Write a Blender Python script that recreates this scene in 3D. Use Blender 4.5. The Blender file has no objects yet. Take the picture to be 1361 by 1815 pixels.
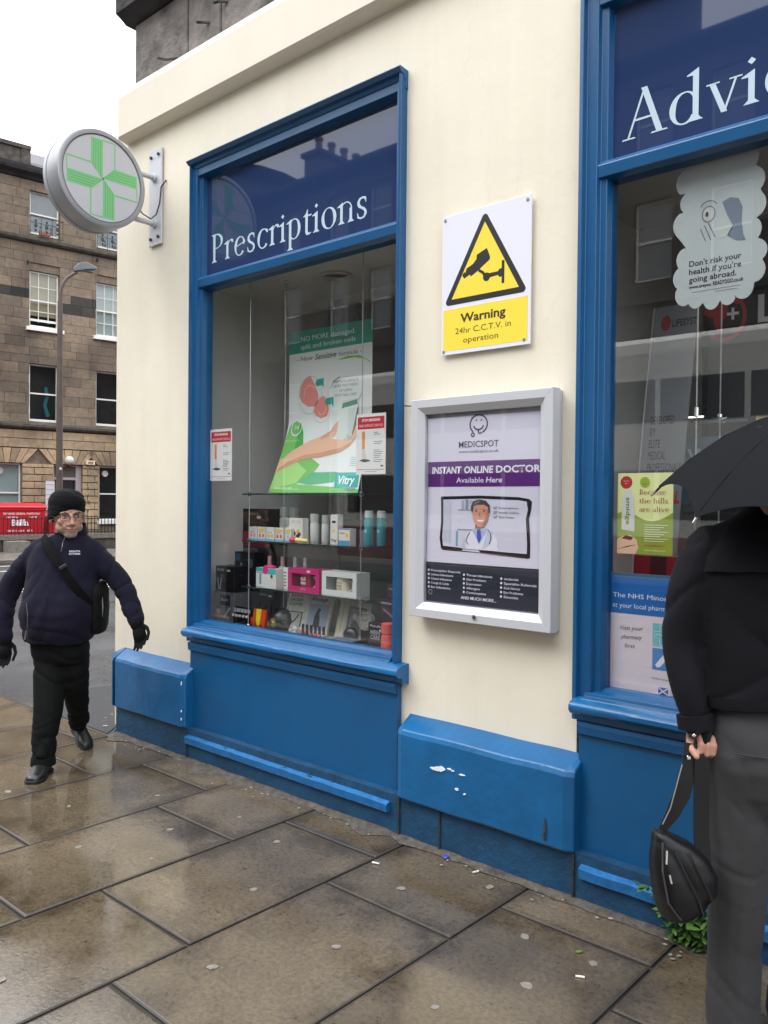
import bpy, bmesh, math, random
from mathutils import Vector, Matrix, noise
from mathutils.geometry import tessellate_polygon
random.seed(7)
sc = bpy.context.scene
R = math.radians
# ---------------------------------------------------------------- camera
cam_d = bpy.data.cameras.new('camera'); cam = bpy.data.objects.new('camera', cam_d)
sc.collection.objects.link(cam); sc.camera = cam
cam_d.sensor_fit = 'HORIZONTAL'; cam_d.sensor_width = 36.0; cam_d.lens = 38.857
cam_d.clip_start = 0.05; cam_d.clip_end = 500
_r = Vector((0.7465202, 0.66529352, 0.00959834)); _u = Vector((-0.0158743, 0.00338709, 0.99986826)); _f = Vector((-0.66517336, 0.74657422, -0.0130896))
cam.matrix_world = Matrix(((_r.x, _u.x, -_f.x, 0), (_r.y, _u.y, -_f.y, 0), (_r.z, _u.z, -_f.z, 1.6), (0, 0, 0, 1)))
# ---------------------------------------------------------------- light: flat overcast daylight
w = bpy.data.worlds.new('World'); sc.world = w; w.use_nodes = True
nt = w.node_tree; nt.nodes.clear()
out = nt.nodes.new('ShaderNodeOutputWorld'); bg = nt.nodes.new('ShaderNodeBackground'); bg.inputs['Strength'].default_value = 0.142
sky = nt.nodes.new('ShaderNodeTexSky'); sky.sky_type = 'NISHITA'; sky.sun_disc = False
SUN_EL, SUN_AZ = R(52), R(212)      # azimuth measured from +y towards +x
sky.sun_elevation = SUN_EL; sky.sun_rotation = SUN_AZ; sky.dust_density = 4
hs = nt.nodes.new('ShaderNodeHueSaturation'); hs.inputs['Saturation'].default_value = 0.25; hs.inputs['Value'].default_value = 0.5
mx = nt.nodes.new('ShaderNodeMix'); mx.data_type = 'RGBA'; mx.inputs[0].default_value = 0.82
mx.inputs[7].default_value = (10.4, 10.7, 11.2, 1)     # the cloud layer
nt.links.new(sky.outputs[0], hs.inputs['Color']); nt.links.new(hs.outputs[0], mx.inputs[6])
_tc = nt.nodes.new('ShaderNodeTexCoord'); _sx = nt.nodes.new('ShaderNodeSeparateXYZ'); nt.links.new(_tc.outputs['Generated'], _sx.inputs[0])
_mr = nt.nodes.new('ShaderNodeMapRange'); nt.links.new(_sx.outputs[2], _mr.inputs[0]); _mr.inputs[3].default_value = 0.62; _mr.inputs[4].default_value = 1.75   # overcast sky: brighter overhead
_mm = nt.nodes.new('ShaderNodeVectorMath'); _mm.operation = 'SCALE'; nt.links.new(mx.outputs[2], _mm.inputs[0]); nt.links.new(_mr.outputs[0], _mm.inputs['Scale'])
nt.links.new(_mm.outputs[0], bg.inputs['Color']); nt.links.new(bg.outputs[0], out.inputs['Surface'])
sun_d = bpy.data.lights.new('sun', 'SUN'); sun_d.energy = 0.5; sun_d.angle = R(25); sun_d.color = (1.0, 0.97, 0.93)
sun = bpy.data.objects.new('sun', sun_d); sc.collection.objects.link(sun)
_sd = Vector((math.sin(SUN_AZ) * math.cos(SUN_EL), math.cos(SUN_AZ) * math.cos(SUN_EL), math.sin(SUN_EL)))
sun.rotation_euler = _sd.to_track_quat('Z', 'Y').to_euler()
sc.view_settings.view_transform = 'Standard'; sc.view_settings.look = 'None'
sc.view_settings.exposure = 0.86; sc.view_settings.gamma = 1.0; sc.view_settings.use_curve_mapping = False
try:
    sc.cycles.max_bounces = 8; sc.cycles.transparent_max_bounces = 16; sc.cycles.diffuse_bounces = 4; sc.cycles.glossy_bounces = 4
    sc.cycles.caustics_reflective = False; sc.cycles.caustics_refractive = False
except Exception: pass

# ---------------------------------------------------------------- helpers
OFF = {}
def link(o): sc.collection.objects.link(o)
def tag(o, label=None, cat=None, group=None, kind=None):
    if label: o['label'] = label
    if cat: o['category'] = cat
    if group: o['group'] = group
    if kind: o['kind'] = kind
    return o
def T(name, label, cat, loc=(0, 0, 0), group=None, rz=0.0, local=False):
    """an Empty at the thing's base; its parts are written in world metres unless local"""
    o = bpy.data.objects.new(name, None); link(o); o.empty_display_size = 0.1
    o.location = loc; o.rotation_euler = (0, 0, rz); tag(o, label, cat, group)
    OFF[o.name] = Vector((0, 0, 0)) if local else Vector(loc)
    return o
def S(name, loc=(0, 0, 0), rz=0.0):
    o = bpy.data.objects.new(name, None); link(o); o.location = loc; o.rotation_euler = (0, 0, rz); o['kind'] = 'structure'
    OFF[o.name] = Vector((0, 0, 0)); return o
class MB:
    def __init__(s): s.v = []; s.f = []; s.uv = None
    def add(s, vs, fs):
        n = len(s.v); s.v += [tuple(p) for p in vs]; s.f += [tuple(i + n for i in f) for f in fs]; return s
    def box(s, x0, x1, y0, y1, z0, z1):
        return s.add([(x0,y0,z0),(x1,y0,z0),(x1,y1,z0),(x0,y1,z0),(x0,y0,z1),(x1,y0,z1),(x1,y1,z1),(x0,y1,z1)],
                     [(0,3,2,1),(4,5,6,7),(0,1,5,4),(1,2,6,5),(2,3,7,6),(3,0,4,7)])
    def obox(s, c, d, rz=0, rx=0, ry=0):
        m = Matrix.Rotation(rz, 3, 'Z') @ Matrix.Rotation(ry, 3, 'Y') @ Matrix.Rotation(rx, 3, 'X'); c = Vector(c)
        t = MB().box(-d[0]/2, d[0]/2, -d[1]/2, d[1]/2, -d[2]/2, d[2]/2)
        return s.add([c + m @ Vector(p) for p in t.v], t.f)
    def prism(s, pts, ax, a, b):
        """polygon pts (2-D) swept from a to b along axis ax"""
        def P(p, t): return {'x': (t, p[0], p[1]), 'y': (p[0], t, p[1]), 'z': (p[0], p[1], t)}[ax]
        n = len(pts); vs = [P(p, a) for p in pts] + [P(p, b) for p in pts]
        fs = [(i, (i+1) % n, n + (i+1) % n, n + i) for i in range(n)]
        tr = tessellate_polygon([[Vector((p[0], p[1], 0)) for p in pts]])
        fs += [tuple(t) for t in tr] + [tuple(n + i for i in reversed(t)) for t in tr]
        return s.add(vs, fs)
    def rings(s, rs, cap=True):
        n = len(rs[0]); b = len(s.v)
        for r in rs: s.v += [tuple(p) for p in r]
        for k in range(len(rs) - 1):
            for i in range(n):
                j = (i + 1) % n; s.f.append((b + k*n + i, b + k*n + j, b + (k+1)*n + j, b + (k+1)*n + i))
        if cap:
            s.f.append(tuple(b + i for i in reversed(range(n)))); s.f.append(tuple(b + (len(rs)-1)*n + i for i in range(n)))
        return s
    def lathe(s, prof, c=(0, 0, 0), n=16):
        return s.rings([[(c[0] + r*math.cos(2*math.pi*i/n), c[1] + r*math.sin(2*math.pi*i/n), c[2] + z) for i in range(n)] for r, z in prof])
    def tube(s, pts, r, n=8, sq=1.0, up=None):
        pts = [Vector(p) for p in pts]; m = len(pts); rr = r if isinstance(r, (list, tuple)) else [r]*m; rs = []
        U = None
        for k, p in enumerate(pts):
            t = (pts[min(k+1, m-1)] - pts[max(k-1, 0)]).normalized()
            if U is None:
                U = Vector(up) if up else (Vector((0, 0, 1)) if abs(t.z) < 0.8 else Vector((1, 0, 0)))
            U = (U - t * U.dot(t)).normalized(); W = t.cross(U); q = rr[k]; a, b = q if isinstance(q, tuple) else (q, q * sq)
            rs.append([p + U*(math.cos(2*math.pi*i/n)*a) + W*(math.sin(2*math.pi*i/n)*b) for i in range(n)])
        return s.rings(rs)
    def ell(s, c, r, n=14, m=9):
        if not isinstance(r, (tuple, list)): r = (r, r, r)
        rs = []
        for k in range(m + 1):
            a = math.pi * k / m; q = max(math.sin(a), 0.02)
            rs.append([(c[0] + r[0]*q*math.cos(2*math.pi*i/n), c[1] + r[1]*q*math.sin(2*math.pi*i/n), c[2] - r[2]*math.cos(a)) for i in range(n)])
        return s.rings(rs)
    def ring3(s, zc, n=24): pass
    def mapv(s, fn): s.v = [tuple(fn(Vector(p))) for p in s.v]; return s
def mesh_of(mb, name, bevel=0, seg=1, smooth=False, fixn=True):
    me = bpy.data.meshes.new(name); me.from_pydata(mb.v, [], mb.f); me.update()
    bm = bmesh.new(); bm.from_mesh(me)
    if fixn: bmesh.ops.recalc_face_normals(bm, faces=bm.faces)
    if bevel:
        bmesh.ops.remove_doubles(bm, verts=bm.verts, dist=1e-5)
        es = [e for e in bm.edges if len(e.link_faces) == 2 and e.calc_face_angle(0) > 0.6]
        bmesh.ops.bevel(bm, geom=es, offset=bevel, segments=seg, affect='EDGES', profile=0.6)
    bm.to_mesh(me); bm.free()
    if smooth:
        me.shade_smooth()
        if smooth != 2: 
            try: me.set_sharp_from_angle(angle=R(40))
            except Exception: pass
    return me
def build(name, mb, m, parent=None, label=None, bevel=0, seg=1, smooth=False, kind=None, me=None, fixn=True, cat=None, group=None):
    base = OFF[parent.name] if parent else Vector((0, 0, 0))
    if me is None:
        if base.length > 0: mb.v = [tuple(Vector(p) - base) for p in mb.v]
        me = mesh_of(mb, name, bevel, seg, smooth, fixn)
    o = bpy.data.objects.new(name, me); link(o)
    if m and not me.materials: me.materials.append(m)
    if parent: o.parent = parent
    OFF[o.name] = base
    tag(o, label, cat, group, kind); return o
def B(name, x0, x1, y0, y1, z0, z1, m, parent=None, **k): return build(name, MB().box(x0, x1, y0, y1, z0, z1), m, parent, **k)
def copy_tree(o, parent=None):
    c = o.copy(); link(c); c.parent = parent; OFF[c.name] = OFF.get(o.name, Vector((0, 0, 0)))
    for ch in list(o.children): copy_tree(ch, c)
    return c
# ---- materials
def _nt(name):
    m = bpy.data.materials.new(name); m.use_nodes = True; t = m.node_tree; t.nodes.clear()
    o = t.nodes.new('ShaderNodeOutputMaterial'); p = t.nodes.new('ShaderNodeBsdfPrincipled'); t.links.new(p.outputs[0], o.inputs[0]); return m, t, p, o
def _n(t, k, **kw):
    n = t.nodes.new('ShaderNode' + k)
    for a, b in kw.items():
        if isinstance(b, (int, float, tuple)) and a in n.inputs: n.inputs[a].default_value = b
        else: setattr(n, a, b)
    return n
def _noise(t, scale, detail=4, rough=0.55, vec=None, st=None):
    n = _n(t, 'TexNoise'); n.inputs['Scale'].default_value = scale; n.inputs['Detail'].default_value = detail; n.inputs['Roughness'].default_value = rough
    tc = _n(t, 'TexCoord'); src = tc.outputs['Object']
    if st:
        mp = _n(t, 'Mapping'); mp.inputs['Scale'].default_value = st; t.links.new(src, mp.inputs[0]); src = mp.outputs[0]
    t.links.new(vec or src, n.inputs['Vector']); return n.outputs['Fac']
def _ramp(t, fac, *st, mode='LINEAR'):
    r = _n(t, 'ValToRGB'); r.color_ramp.interpolation = mode
    while len(r.color_ramp.elements) < len(st): r.color_ramp.elements.new(0.5)
    for e, (p, c) in zip(r.color_ramp.elements, st): e.position = p; e.color = c if len(c) == 4 else (*c, 1)
    t.links.new(fac, r.inputs[0]); return r.outputs[0]
def _mix(t, fac, a, b, blend='MIX'):
    m = _n(t, 'Mix', data_type='RGBA', blend_type=blend)
    for s_, i in ((fac, 0), (a, 6), (b, 7)):
        if hasattr(s_, 'is_output') or isinstance(s_, bpy.types.NodeSocket): t.links.new(s_, m.inputs[i])
        else: m.inputs[i].default_value = s_ if i == 0 or len(s_) == 4 else (*s_, 1)
    return m.outputs[2]
def _math(t, op, a, b=0.0, clamp=False):
    m = _n(t, 'Math', operation=op, use_clamp=clamp)
    for s_, i in ((a, 0), (b, 1)):
        if isinstance(s_, bpy.types.NodeSocket): t.links.new(s_, m.inputs[i])
        else: m.inputs[i].default_value = s_
    return m.outputs[0]
def _bump(t, p, fac, strength=0.3, dist=0.01):
    b = _n(t, 'Bump'); b.inputs['Strength'].default_value = strength; b.inputs['Distance'].default_value = dist
    t.links.new(fac, b.inputs['Height'])
    if p.inputs['Normal'].is_linked: t.links.new(p.inputs['Normal'].links[0].from_socket, b.inputs['Normal'])
    t.links.new(b.outputs[0], p.inputs['Normal'])
def M(name, col, rough=0.5, var=0.0, scale=6, bump=0.0, bscale=60, metal=0.0, coat=0.0, spec=0.5, rvar=0.0, st=None, dist=0.01, rand=0.0, em=None):
    m, t, p, o = _nt(name)
    p.inputs['Base Color'].default_value = (*col, 1); p.inputs['Roughness'].default_value = rough; p.inputs['Metallic'].default_value = metal
    p.inputs['Coat Weight'].default_value = coat; p.inputs['Specular IOR Level'].default_value = spec
    if var:
        f = _noise(t, scale, 6, 0.6, st=st); lo = tuple(c*(1-var) for c in col); hi = tuple(min(c*(1+var), 1) for c in col)
        c = _ramp(t, f, (0.3, lo), (0.7, hi)); t.links.new(c, p.inputs['Base Color'])
        if rand:
            oi = _n(t, 'ObjectInfo'); k = _math(t, 'MULTIPLY_ADD', oi.outputs['Random'], 2*rand); t.nodes[-1].inputs[2].default_value = 1 - rand
            t.links.new(_mix(t, 1.0, c, k, 'MULTIPLY'), p.inputs['Base Color'])
    if rvar:
        f = _noise(t, scale*0.7, 5, 0.6); r_ = _n(t, 'MapRange'); t.links.new(f, r_.inputs[0]); r_.inputs[1].default_value = 0.3; r_.inputs[2].default_value = 0.7
        r_.inputs[3].default_value = max(rough - rvar, 0.02); r_.inputs[4].default_value = min(rough + rvar, 1); t.links.new(r_.outputs[0], p.inputs['Roughness'])
    if bump: _bump(t, p, _noise(t, bscale, 5, 0.6), bump, dist)
    if em: p.inputs['Emission Color'].default_value = (*em[:3], 1); p.inputs['Emission Strength'].default_value = em[3]
    return m
_C = {}
def C(r, g, b, rough=0.45, metal=0.0):
    """flat printed / plastic colour given as 0-255 sRGB"""
    k = (r, g, b, rough, metal)
    if k not in _C:
        lin = tuple(((c/255)/12.92 if c/255 <= 0.04045 else (((c/255)+0.055)/1.055)**2.4) for c in (r, g, b))
        _C[k] = M('print_%d_%d_%d' % (r, g, b), lin, rough, metal=metal)
    return _C[k]
def glass_mat(name, tint=(0.93, 0.96, 0.95), boost=1.0):
    m, t, p, o = _nt(name); t.nodes.remove(p)
    g = _n(t, 'NewGeometry'); d = _n(t, 'VectorMath', operation='DOT_PRODUCT'); t.links.new(g.outputs['Incoming'], d.inputs[0]); t.links.new(g.outputs['Normal'], d.inputs[1])
    a = _math(t, 'ABSOLUTE', d.outputs['Value']); a = _math(t, 'SUBTRACT', 1.0, a); a = _math(t, 'POWER', a, 5.0)
    f = _math(t, 'MULTIPLY_ADD', a, 0.956 * boost, clamp=True); t.nodes[-1].inputs[2].default_value = 0.044 * boost
    tr = _n(t, 'BsdfTransparent'); tr.inputs[0].default_value = (*tint, 1)
    gl = _n(t, 'BsdfGlossy'); gl.inputs['Roughness'].default_value = 0.0; gl.inputs[0].default_value = (1, 1, 1, 1)
    mxs = _n(t, 'MixShader'); t.links.new(f, mxs.inputs[0]); t.links.new(tr.outputs[0], mxs.inputs[1]); t.links.new(gl.outputs[0], mxs.inputs[2]); t.links.new(mxs.outputs[0], o.inputs[0])
    return m
# ---- walls with openings: outer skin, reveals, no inner seams
def wall_holes(mb, x0, x1, z0, z1, y0, y1, holes):
    xs = sorted({x0, x1, *[h[0] for h in holes], *[h[1] for h in holes]}); zs = sorted({z0, z1, *[h[2] for h in holes], *[h[3] for h in holes]})
    xs = [x for x in xs if x0 <= x <= x1]; zs = [z for z in zs if z0 <= z <= z1]
    def solid(i, j):
        if i < 0 or j < 0 or i >= len(xs)-1 or j >= len(zs)-1: return False
        cx = (xs[i]+xs[i+1])/2; cz = (zs[j]+zs[j+1])/2
        return not any(h[0] < cx < h[1] and h[2] < cz < h[3] for h in holes)
    for i in range(len(xs)-1):
        for j in range(len(zs)-1):
            if not solid(i, j): continue
            a, b, c, d = xs[i], xs[i+1], zs[j], zs[j+1]
            mb.add([(a,y0,c),(b,y0,c),(b,y0,d),(a,y0,d)], [(0,1,2,3)]); mb.add([(a,y1,c),(b,y1,c),(b,y1,d),(a,y1,d)], [(3,2,1,0)])
            if not solid(i-1, j): mb.add([(a,y0,c),(a,y1,c),(a,y1,d),(a,y0,d)], [(3,2,1,0)])
            if not solid(i+1, j): mb.add([(b,y0,c),(b,y1,c),(b,y1,d),(b,y0,d)], [(0,1,2,3)])
            if not solid(i, j-1): mb.add([(a,y0,c),(b,y0,c),(b,y1,c),(a,y1,c)], [(3,2,1,0)])
            if not solid(i, j+1): mb.add([(a,y0,d),(b,y0,d),(b,y1,d),(a,y1,d)], [(0,1,2,3)])
    return mb
# ---- flat print on a sheet: polygons and lettering laid on in layers 0.3 mm apart
TEXTS = []
class Sheet:
    def __init__(s, parent, O, U=(1, 0, 0), V=(0, 0, 1), N=(0, -1, 0), fn=None, gap=0.0004):
        s.p = parent; s.O = Vector(O); s.U = Vector(U).normalized(); s.V = Vector(V).normalized(); s.N = Vector(N).normalized(); s.fn = fn; s.gap = gap; s.base = OFF[parent.name]
    def P(s, u, v, l=1):
        if s.fn: q = s.fn(u, v, l * s.gap)
        else: q = s.O + s.U*u + s.V*v + s.N*(l*s.gap)
        return Vector(q) - s.base
    def poly(s, name, pts, m, l=1, label=None):
        tr = tessellate_polygon([[Vector((p[0], p[1], 0)) for p in pts]])
        me = bpy.data.meshes.new(name); me.from_pydata([s.P(p[0], p[1], l) for p in pts], [], [tuple(t) for t in tr]); me.update()
        me.materials.append(m); o = bpy.data.objects.new(name, me); link(o); o.parent = s.p; OFF[o.name] = s.base; tag(o, label); return o
    def rect(s, name, u0, v0, u1, v1, m, l=1, n=1, label=None):
        vs = []; fs = []
        for i in range(n + 1):
            v = v0 + (v1 - v0)*i/n; vs += [s.P(u0, v, l), s.P(u1, v, l)]
            if i: fs.append((2*i-2, 2*i-1, 2*i+1, 2*i))
        me = bpy.data.meshes.new(name); me.from_pydata(vs, [], fs); me.update(); me.materials.append(m)
        o = bpy.data.objects.new(name, me); link(o); o.parent = s.p; OFF[o.name] = s.base; tag(o, label); return o
    def disc(s, name, u, v, r, m, l=1, ry=None, n=24, a0=0, label=None): return s.poly(name, [(u + r*math.cos(2*math.pi*i/n), v + (ry or r)*math.sin(2*math.pi*i/n)) for i in range(n)], m, l, label)
    def strokes(s, name, lines, w, m, l=1, label=None):
        """thin bands along polylines, one mesh"""
        vs = []; fs = []; q = 0
        for ln in lines:
            k = len(ln); q += 1; ww = w
            for i, p in enumerate(ln):
                a = ln[max(i-1, 0)]; b = ln[min(i+1, k-1)]; dx, dy = b[0]-a[0], b[1]-a[1]; L = math.hypot(dx, dy) or 1
                h = (p[2] if len(p) > 2 else ww)/2; nx, ny = -dy/L*h, dx/L*h
                vs += [s.P(p[0]+nx, p[1]+ny, l + 0.08*(q % 8)), s.P(p[0]-nx, p[1]-ny, l + 0.08*(q % 8))]
                if i: n = len(vs); fs.append((n-4, n-3, n-1, n-2))
        me = bpy.data.meshes.new(name); me.from_pydata(vs, [], fs); me.update(); me.materials.append(m)
        o = bpy.data.objects.new(name, me); link(o); o.parent = s.p; OFF[o.name] = s.base; tag(o, label); return o
    def text(s, st, u, v, h, m, l=2, al='L', width=None, bold=0.0, shear=0.0, xs=0.86, name='lettering', rot=0.0, res=2):
        """h is the capital height; width squeezes the line to that length"""
        TEXTS.append((s, st, u, v, h, m, l, al, width, bold, shear, xs, name, rot, res))
def arc(cx, cy, rx, ry, a0, a1, n=16): return [(cx + rx*math.cos(R(a0 + (a1-a0)*i/n)), cy + ry*math.sin(R(a0 + (a1-a0)*i/n))) for i in range(n + 1)]
def finish_texts():
    tmp = []
    for t in TEXTS:
        c = bpy.data.curves.new('lettering', 'FONT'); c.body = t[1]; c.resolution_u = t[14]; c.offset = t[9]; c.shear = t[10]
        o = bpy.data.objects.new('lettering_tmp', c); link(o); tmp.append(o)
    bpy.context.view_layer.update(); dg = bpy.context.evaluated_depsgraph_get()
    mes = [bpy.data.meshes.new_from_object(o.evaluated_get(dg)) for o in tmp]
    for o in tmp: c = o.data; bpy.data.objects.remove(o); bpy.data.curves.remove(c)
    for (s, st, u, v, h, m, l, al, width, bold, shear, xs, name, rot, res), me in zip(TEXTS, mes):
        if not len(me.vertices): continue
        k = h / 0.682; x0 = min(q.co.x for q in me.vertices); x1 = max(q.co.x for q in me.vertices)
        kx = (width / (x1 - x0)) if width else k * xs; W = (x1 - x0) * kx
        ox = u - (0 if al == 'L' else W/2 if al == 'C' else W); cr, sr = math.cos(rot), math.sin(rot)
        for q in me.vertices:
            a, b = (q.co.x - x0)*kx + ox - u, q.co.y*k
            q.co = s.P(u + a*cr - b*sr, v + a*sr + b*cr, l)
        me.name = name; me.materials.clear(); me.materials.append(m); me.update()
        o = bpy.data.objects.new(name, me); link(o); o.parent = s.p
# ---- roman lettering drawn with a broad pen: stems, bowls and serifs
def _stem(x, y0, y1, w=0.075, top='flag', bot='slab', sw=0.075, lean=0.0):
    w *= 1.04
    h = 0.018; P = []
    xl, xr = x - w/2, x + w/2
    P += [(xl - sw*0.8, y0), (xr + sw*0.8, y0), (xr + sw*0.5, y0 + h), (xr, y0 + h*3.2)] if bot == 'slab' else [(xl, y0), (xr, y0)]
    if top == 'slab': P += [(xr, y1 - h*3.2), (xr + sw*0.5, y1 - h), (xr + sw*0.8, y1), (xl - sw*0.8, y1), (xl - sw*0.5, y1 - h), (xl, y1 - h*3.2)]
    elif top == 'flag': P += [(xr, y1 + 0.02), (xl - sw*1.1, y1 - 0.055), (xl - sw*1.1, y1 - 0.07), (xl, y1 - 0.075)]
    else: P += [(xr, y1), (xl, y1)]
    if bot == 'slab': P += [(xl, y0 + h*3.2), (xl - sw*0.5, y0 + h)]
    return P
def _bowl(cx, cy, rx, ry, a0, a1, th=0.078, tn=0.022, ax=15, n=22):
    th *= 1.05; tn *= 1.2
    o = []; i_ = []
    for k in range(n + 1):
        a = R(a0 + (a1 - a0)*k/n); q = abs(math.cos(a + R(ax) * -1)); t_ = tn + (th - tn)*q**1.5
        c, s_ = math.cos(a), math.sin(a); o.append((cx + (rx)*c, cy + (ry)*s_)); i_.append((cx + (rx - t_)*c, cy + (ry - t_*0.75)*s_))
    return o + i_[::-1]
def _diag(x0, y0, x1, y1, w): return [(x0 - w/2, y0), (x0 + w/2, y0), (x1 + w/2, y1), (x1 - w/2, y1)]
XH = 0.44
def glyph(c):
    """outline pieces and advance width"""
    if c == 'P': return [_stem(.13, 0, .70, .08, 'slab'), _bowl(.21, .515, .24, .185, 92, -100), [(.12,.70),(.21,.70),(.21,.678),(.12,.678)], [(.16,.33),(.19,.332),(.20,.355),(.16,.35)]], .50
    if c == 'r': return [_stem(.12, 0, XH), [(.15,.33),(.19,.40),(.24,.425),(.27,.41),(.285,.37),(.335,.375),(.335,.43),(.29,.462),(.23,.455),(.18,.42),(.15,.37)]], .34
    if c == 'e': return [_bowl(.235, .22, .195, .235, 20, 318, .082, .024, 180-20), [(.07,.205),(.42,.285),(.425,.31),(.07,.232)], [(.365,.225),(.43,.30),(.40,.34),(.34,.32)]], .45
    if c == 's': return [[(.05,.13),(.065,.02),(.16,-.015),(.25,.0),(.31,.07),(.31,.14),(.26,.205),(.16,.265),(.125,.31),(.125,.36),(.16,.405),(.22,.41),(.265,.37),(.275,.32),(.295,.32),(.29,.43),(.20,.455),(.11,.435),(.06,.37),(.055,.30),(.09,.24),(.19,.185),(.24,.145),(.25,.10),(.225,.04),(.16,.02),(.10,.045),(.07,.13)]], .36
    if c == 'c': return [_bowl(.235, .22, .195, .235, 48, 318, .082, .024, 160), [(.33,.37),(.38,.33),(.40,.39),(.36,.43),(.30,.44)]], .42
    if c == 'i': return [_stem(.12, 0, XH), [(.12,.53),(.17,.58),(.12,.63),(.07,.58)]], .24
    if c == 'p': return [_stem(.12, -.24, XH), _bowl(.245, .22, .20, .235, 148, -148, .08, .022, 0)], .50
    if c == 't': return [[(.09,.06),(.12,.0),(.19,-.012),(.27,.02),(.265,.04),(.20,.03),(.165,.07),(.165,.415),(.165,.56),(.145,.56),(.10,.47),(.03,.425),(.03,.41),(.09,.41)], [(.165,.44),(.28,.44),(.27,.405),(.165,.405)]], .30
    if c == 'o': return [_bowl(.25, .22, .215, .235, 0, 360, .082, .022, 10, 36)], .50
    if c == 'n': return [_stem(.11, 0, XH, .07), _bowl(.24, .275, .165, .18, 150, 0, .03, .03, 0), _stem(.37, 0, .30, .07, 'none')], .49
    if c == 'h': return [_stem(.11, 0, .68, .07), _bowl(.24, .275, .165, .18, 150, 0, .03, .03, 0), _stem(.37, 0, .30, .07, 'none')], .49
    if c == 'u': return [_stem(.11, .14, XH, .07, 'flag', 'n'), _bowl(.235, .15, .16, .165, 180, 340, .03, .03, 0), _stem(.365, 0, XH, .07, 'flag')], .49
    if c == 'l': return [_stem(.12, 0, .70, .07)], .24
    if c == 'b': return [_stem(.12, 0, .70, .07), _bowl(.245, .22, .20, .235, 148, -148, .08, .022, 0)], .49
    if c == 'd': return [_bowl(.235, .22, .20, .235, 40, 320, .082, .022, 170), _stem(.385, 0, .72)], .52
    if c == 'a': return [_bowl(.19, .14, .15, .15, 40, 330, .07, .022, 170), _stem(.31, 0, .34, .07, 'none'), _bowl(.20, .32, .145, .135, 0, 150, .05, .02, 0)], .41
    if c == 'v': return [_diag(.23, 0, .08, .42, .075), _diag(.23, 0, .37, .42, .03), [(.0,.42),(.17,.42),(.17,.44),(.0,.44)], [(.29,.42),(.45,.42),(.45,.44),(.29,.44)]], .44
    if c == 'A': return [_diag(.08, .02, .31, .72, .03), _diag(.52, .02, .30, .72, .085), [(.17,.25),(.43,.25),(.42,.28),(.18,.28)], [(-.01,0),(.19,0),(.17,.022),(.0,.022)], [(.40,0),(.64,0),(.62,.022),(.42,.022)]], .62
    if c == 'B': return [_stem(.13, 0, .70, .08, 'slab'), _bowl(.21, .53, .20, .17, 92, -92), _bowl(.21, .19, .24, .19, 92, -92)], .50
    return [], .24
def roman(sheet, st, u, v, size, m, l=2, width=None, name='lettering', bold=1.0):
    adv = sum(glyph(c)[1] for c in st); k = (width / adv / size) if width else 1.0; x = u
    for c in st:
        gs, a = glyph(c); vs = []; fs = []
        for q, g in enumerate(gs):
            b = len(vs); tr = tessellate_polygon([[Vector((p[0], p[1], 0)) for p in g]])
            vs += [sheet.P(x + p[0]*size*k, v + p[1]*size, l + 0.35*q) for p in g]; fs += [tuple(i + b for i in t) for t in tr]
        if gs:
            me = bpy.data.meshes.new(name); me.from_pydata(vs, [], fs); me.update(); me.materials.append(m)
            o = bpy.data.objects.new(name, me); link(o); o.parent = sheet.p
        x += a * size * k
# ---------------------------------------------------------------- materials
cream = M('cream_render', (0.80, 0.735, 0.595), 0.55, var=0.05, scale=1.3, bump=0.3, bscale=9, dist=0.006)
def _wear():
    for nm in ('cream_render',):
        m = bpy.data.materials[nm]; t = m.node_tree; p = next(n for n in t.nodes if n.type == 'BSDF_PRINCIPLED'); src = p.inputs['Base Color'].links[0].from_socket
        st = _noise(t, 1.0, 6, .6, st=(7, 7, .5)); c = _mix(t, 1.0, src, _ramp(t, st, (.28, (.955, .95, .935)), (.52, (1, 1, 1))), 'MULTIPLY')
        v = _n(t, 'TexVoronoi'); v.feature = 'DISTANCE_TO_EDGE'; v.inputs['Scale'].default_value = .55; tc = _n(t, 'TexCoord'); nn = _n(t, 'TexNoise'); nn.inputs['Scale'].default_value = 3; nn.inputs['Detail'].default_value = 8
        t.links.new(tc.outputs['Object'], nn.inputs['Vector']); ad = _n(t, 'VectorMath', operation='MULTIPLY_ADD'); t.links.new(nn.outputs['Color'], ad.inputs[0]); ad.inputs[1].default_value = (.5, .5, .5); t.links.new(tc.outputs['Object'], ad.inputs[2]); t.links.new(ad.outputs[0], v.inputs['Vector'])
        k = _ramp(t, v.outputs['Distance'], (.0, (.965, .96, .95)), (.0018, (1, 1, 1))); c = _mix(t, 1.0, c, k, 'MULTIPLY'); t.links.new(c, p.inputs['Base Color'])
_wear()
creamsh = M('cream_band', (0.79, 0.725, 0.60), 0.6, var=0.03, scale=2, bump=0.2, bscale=22, dist=0.004)
def blue_paint():
    m, t, p, o = _nt('blue_gloss_paint')
    f = _noise(t, 2.2, 5, 0.6); c = _ramp(t, f, (0.3, (0.0035, 0.072, 0.195)), (0.7, (0.005, 0.094, 0.245)))
    f2 = _noise(t, 46, 6, 0.7); g = _ramp(t, f2, (0.70, (0, 0, 0)), (0.74, (1, 1, 1))); c2 = _mix(t, g, c, (0.012, 0.06, 0.15))
    t.links.new(c2, p.inputs['Base Color']); p.inputs['Roughness'].default_value = 0.28
    _bump(t, p, _noise(t, 9, 4, 0.5), 0.18, 0.006); _bump(t, p, _noise(t, 90, 3, 0.5), 0.10, 0.002); return m
blue = blue_paint()
blue_rough = M('blue_painted_stone', (0.006, 0.105, 0.27), 0.28, var=0.16, scale=5, bump=0.28, bscale=24, dist=0.01)
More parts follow.
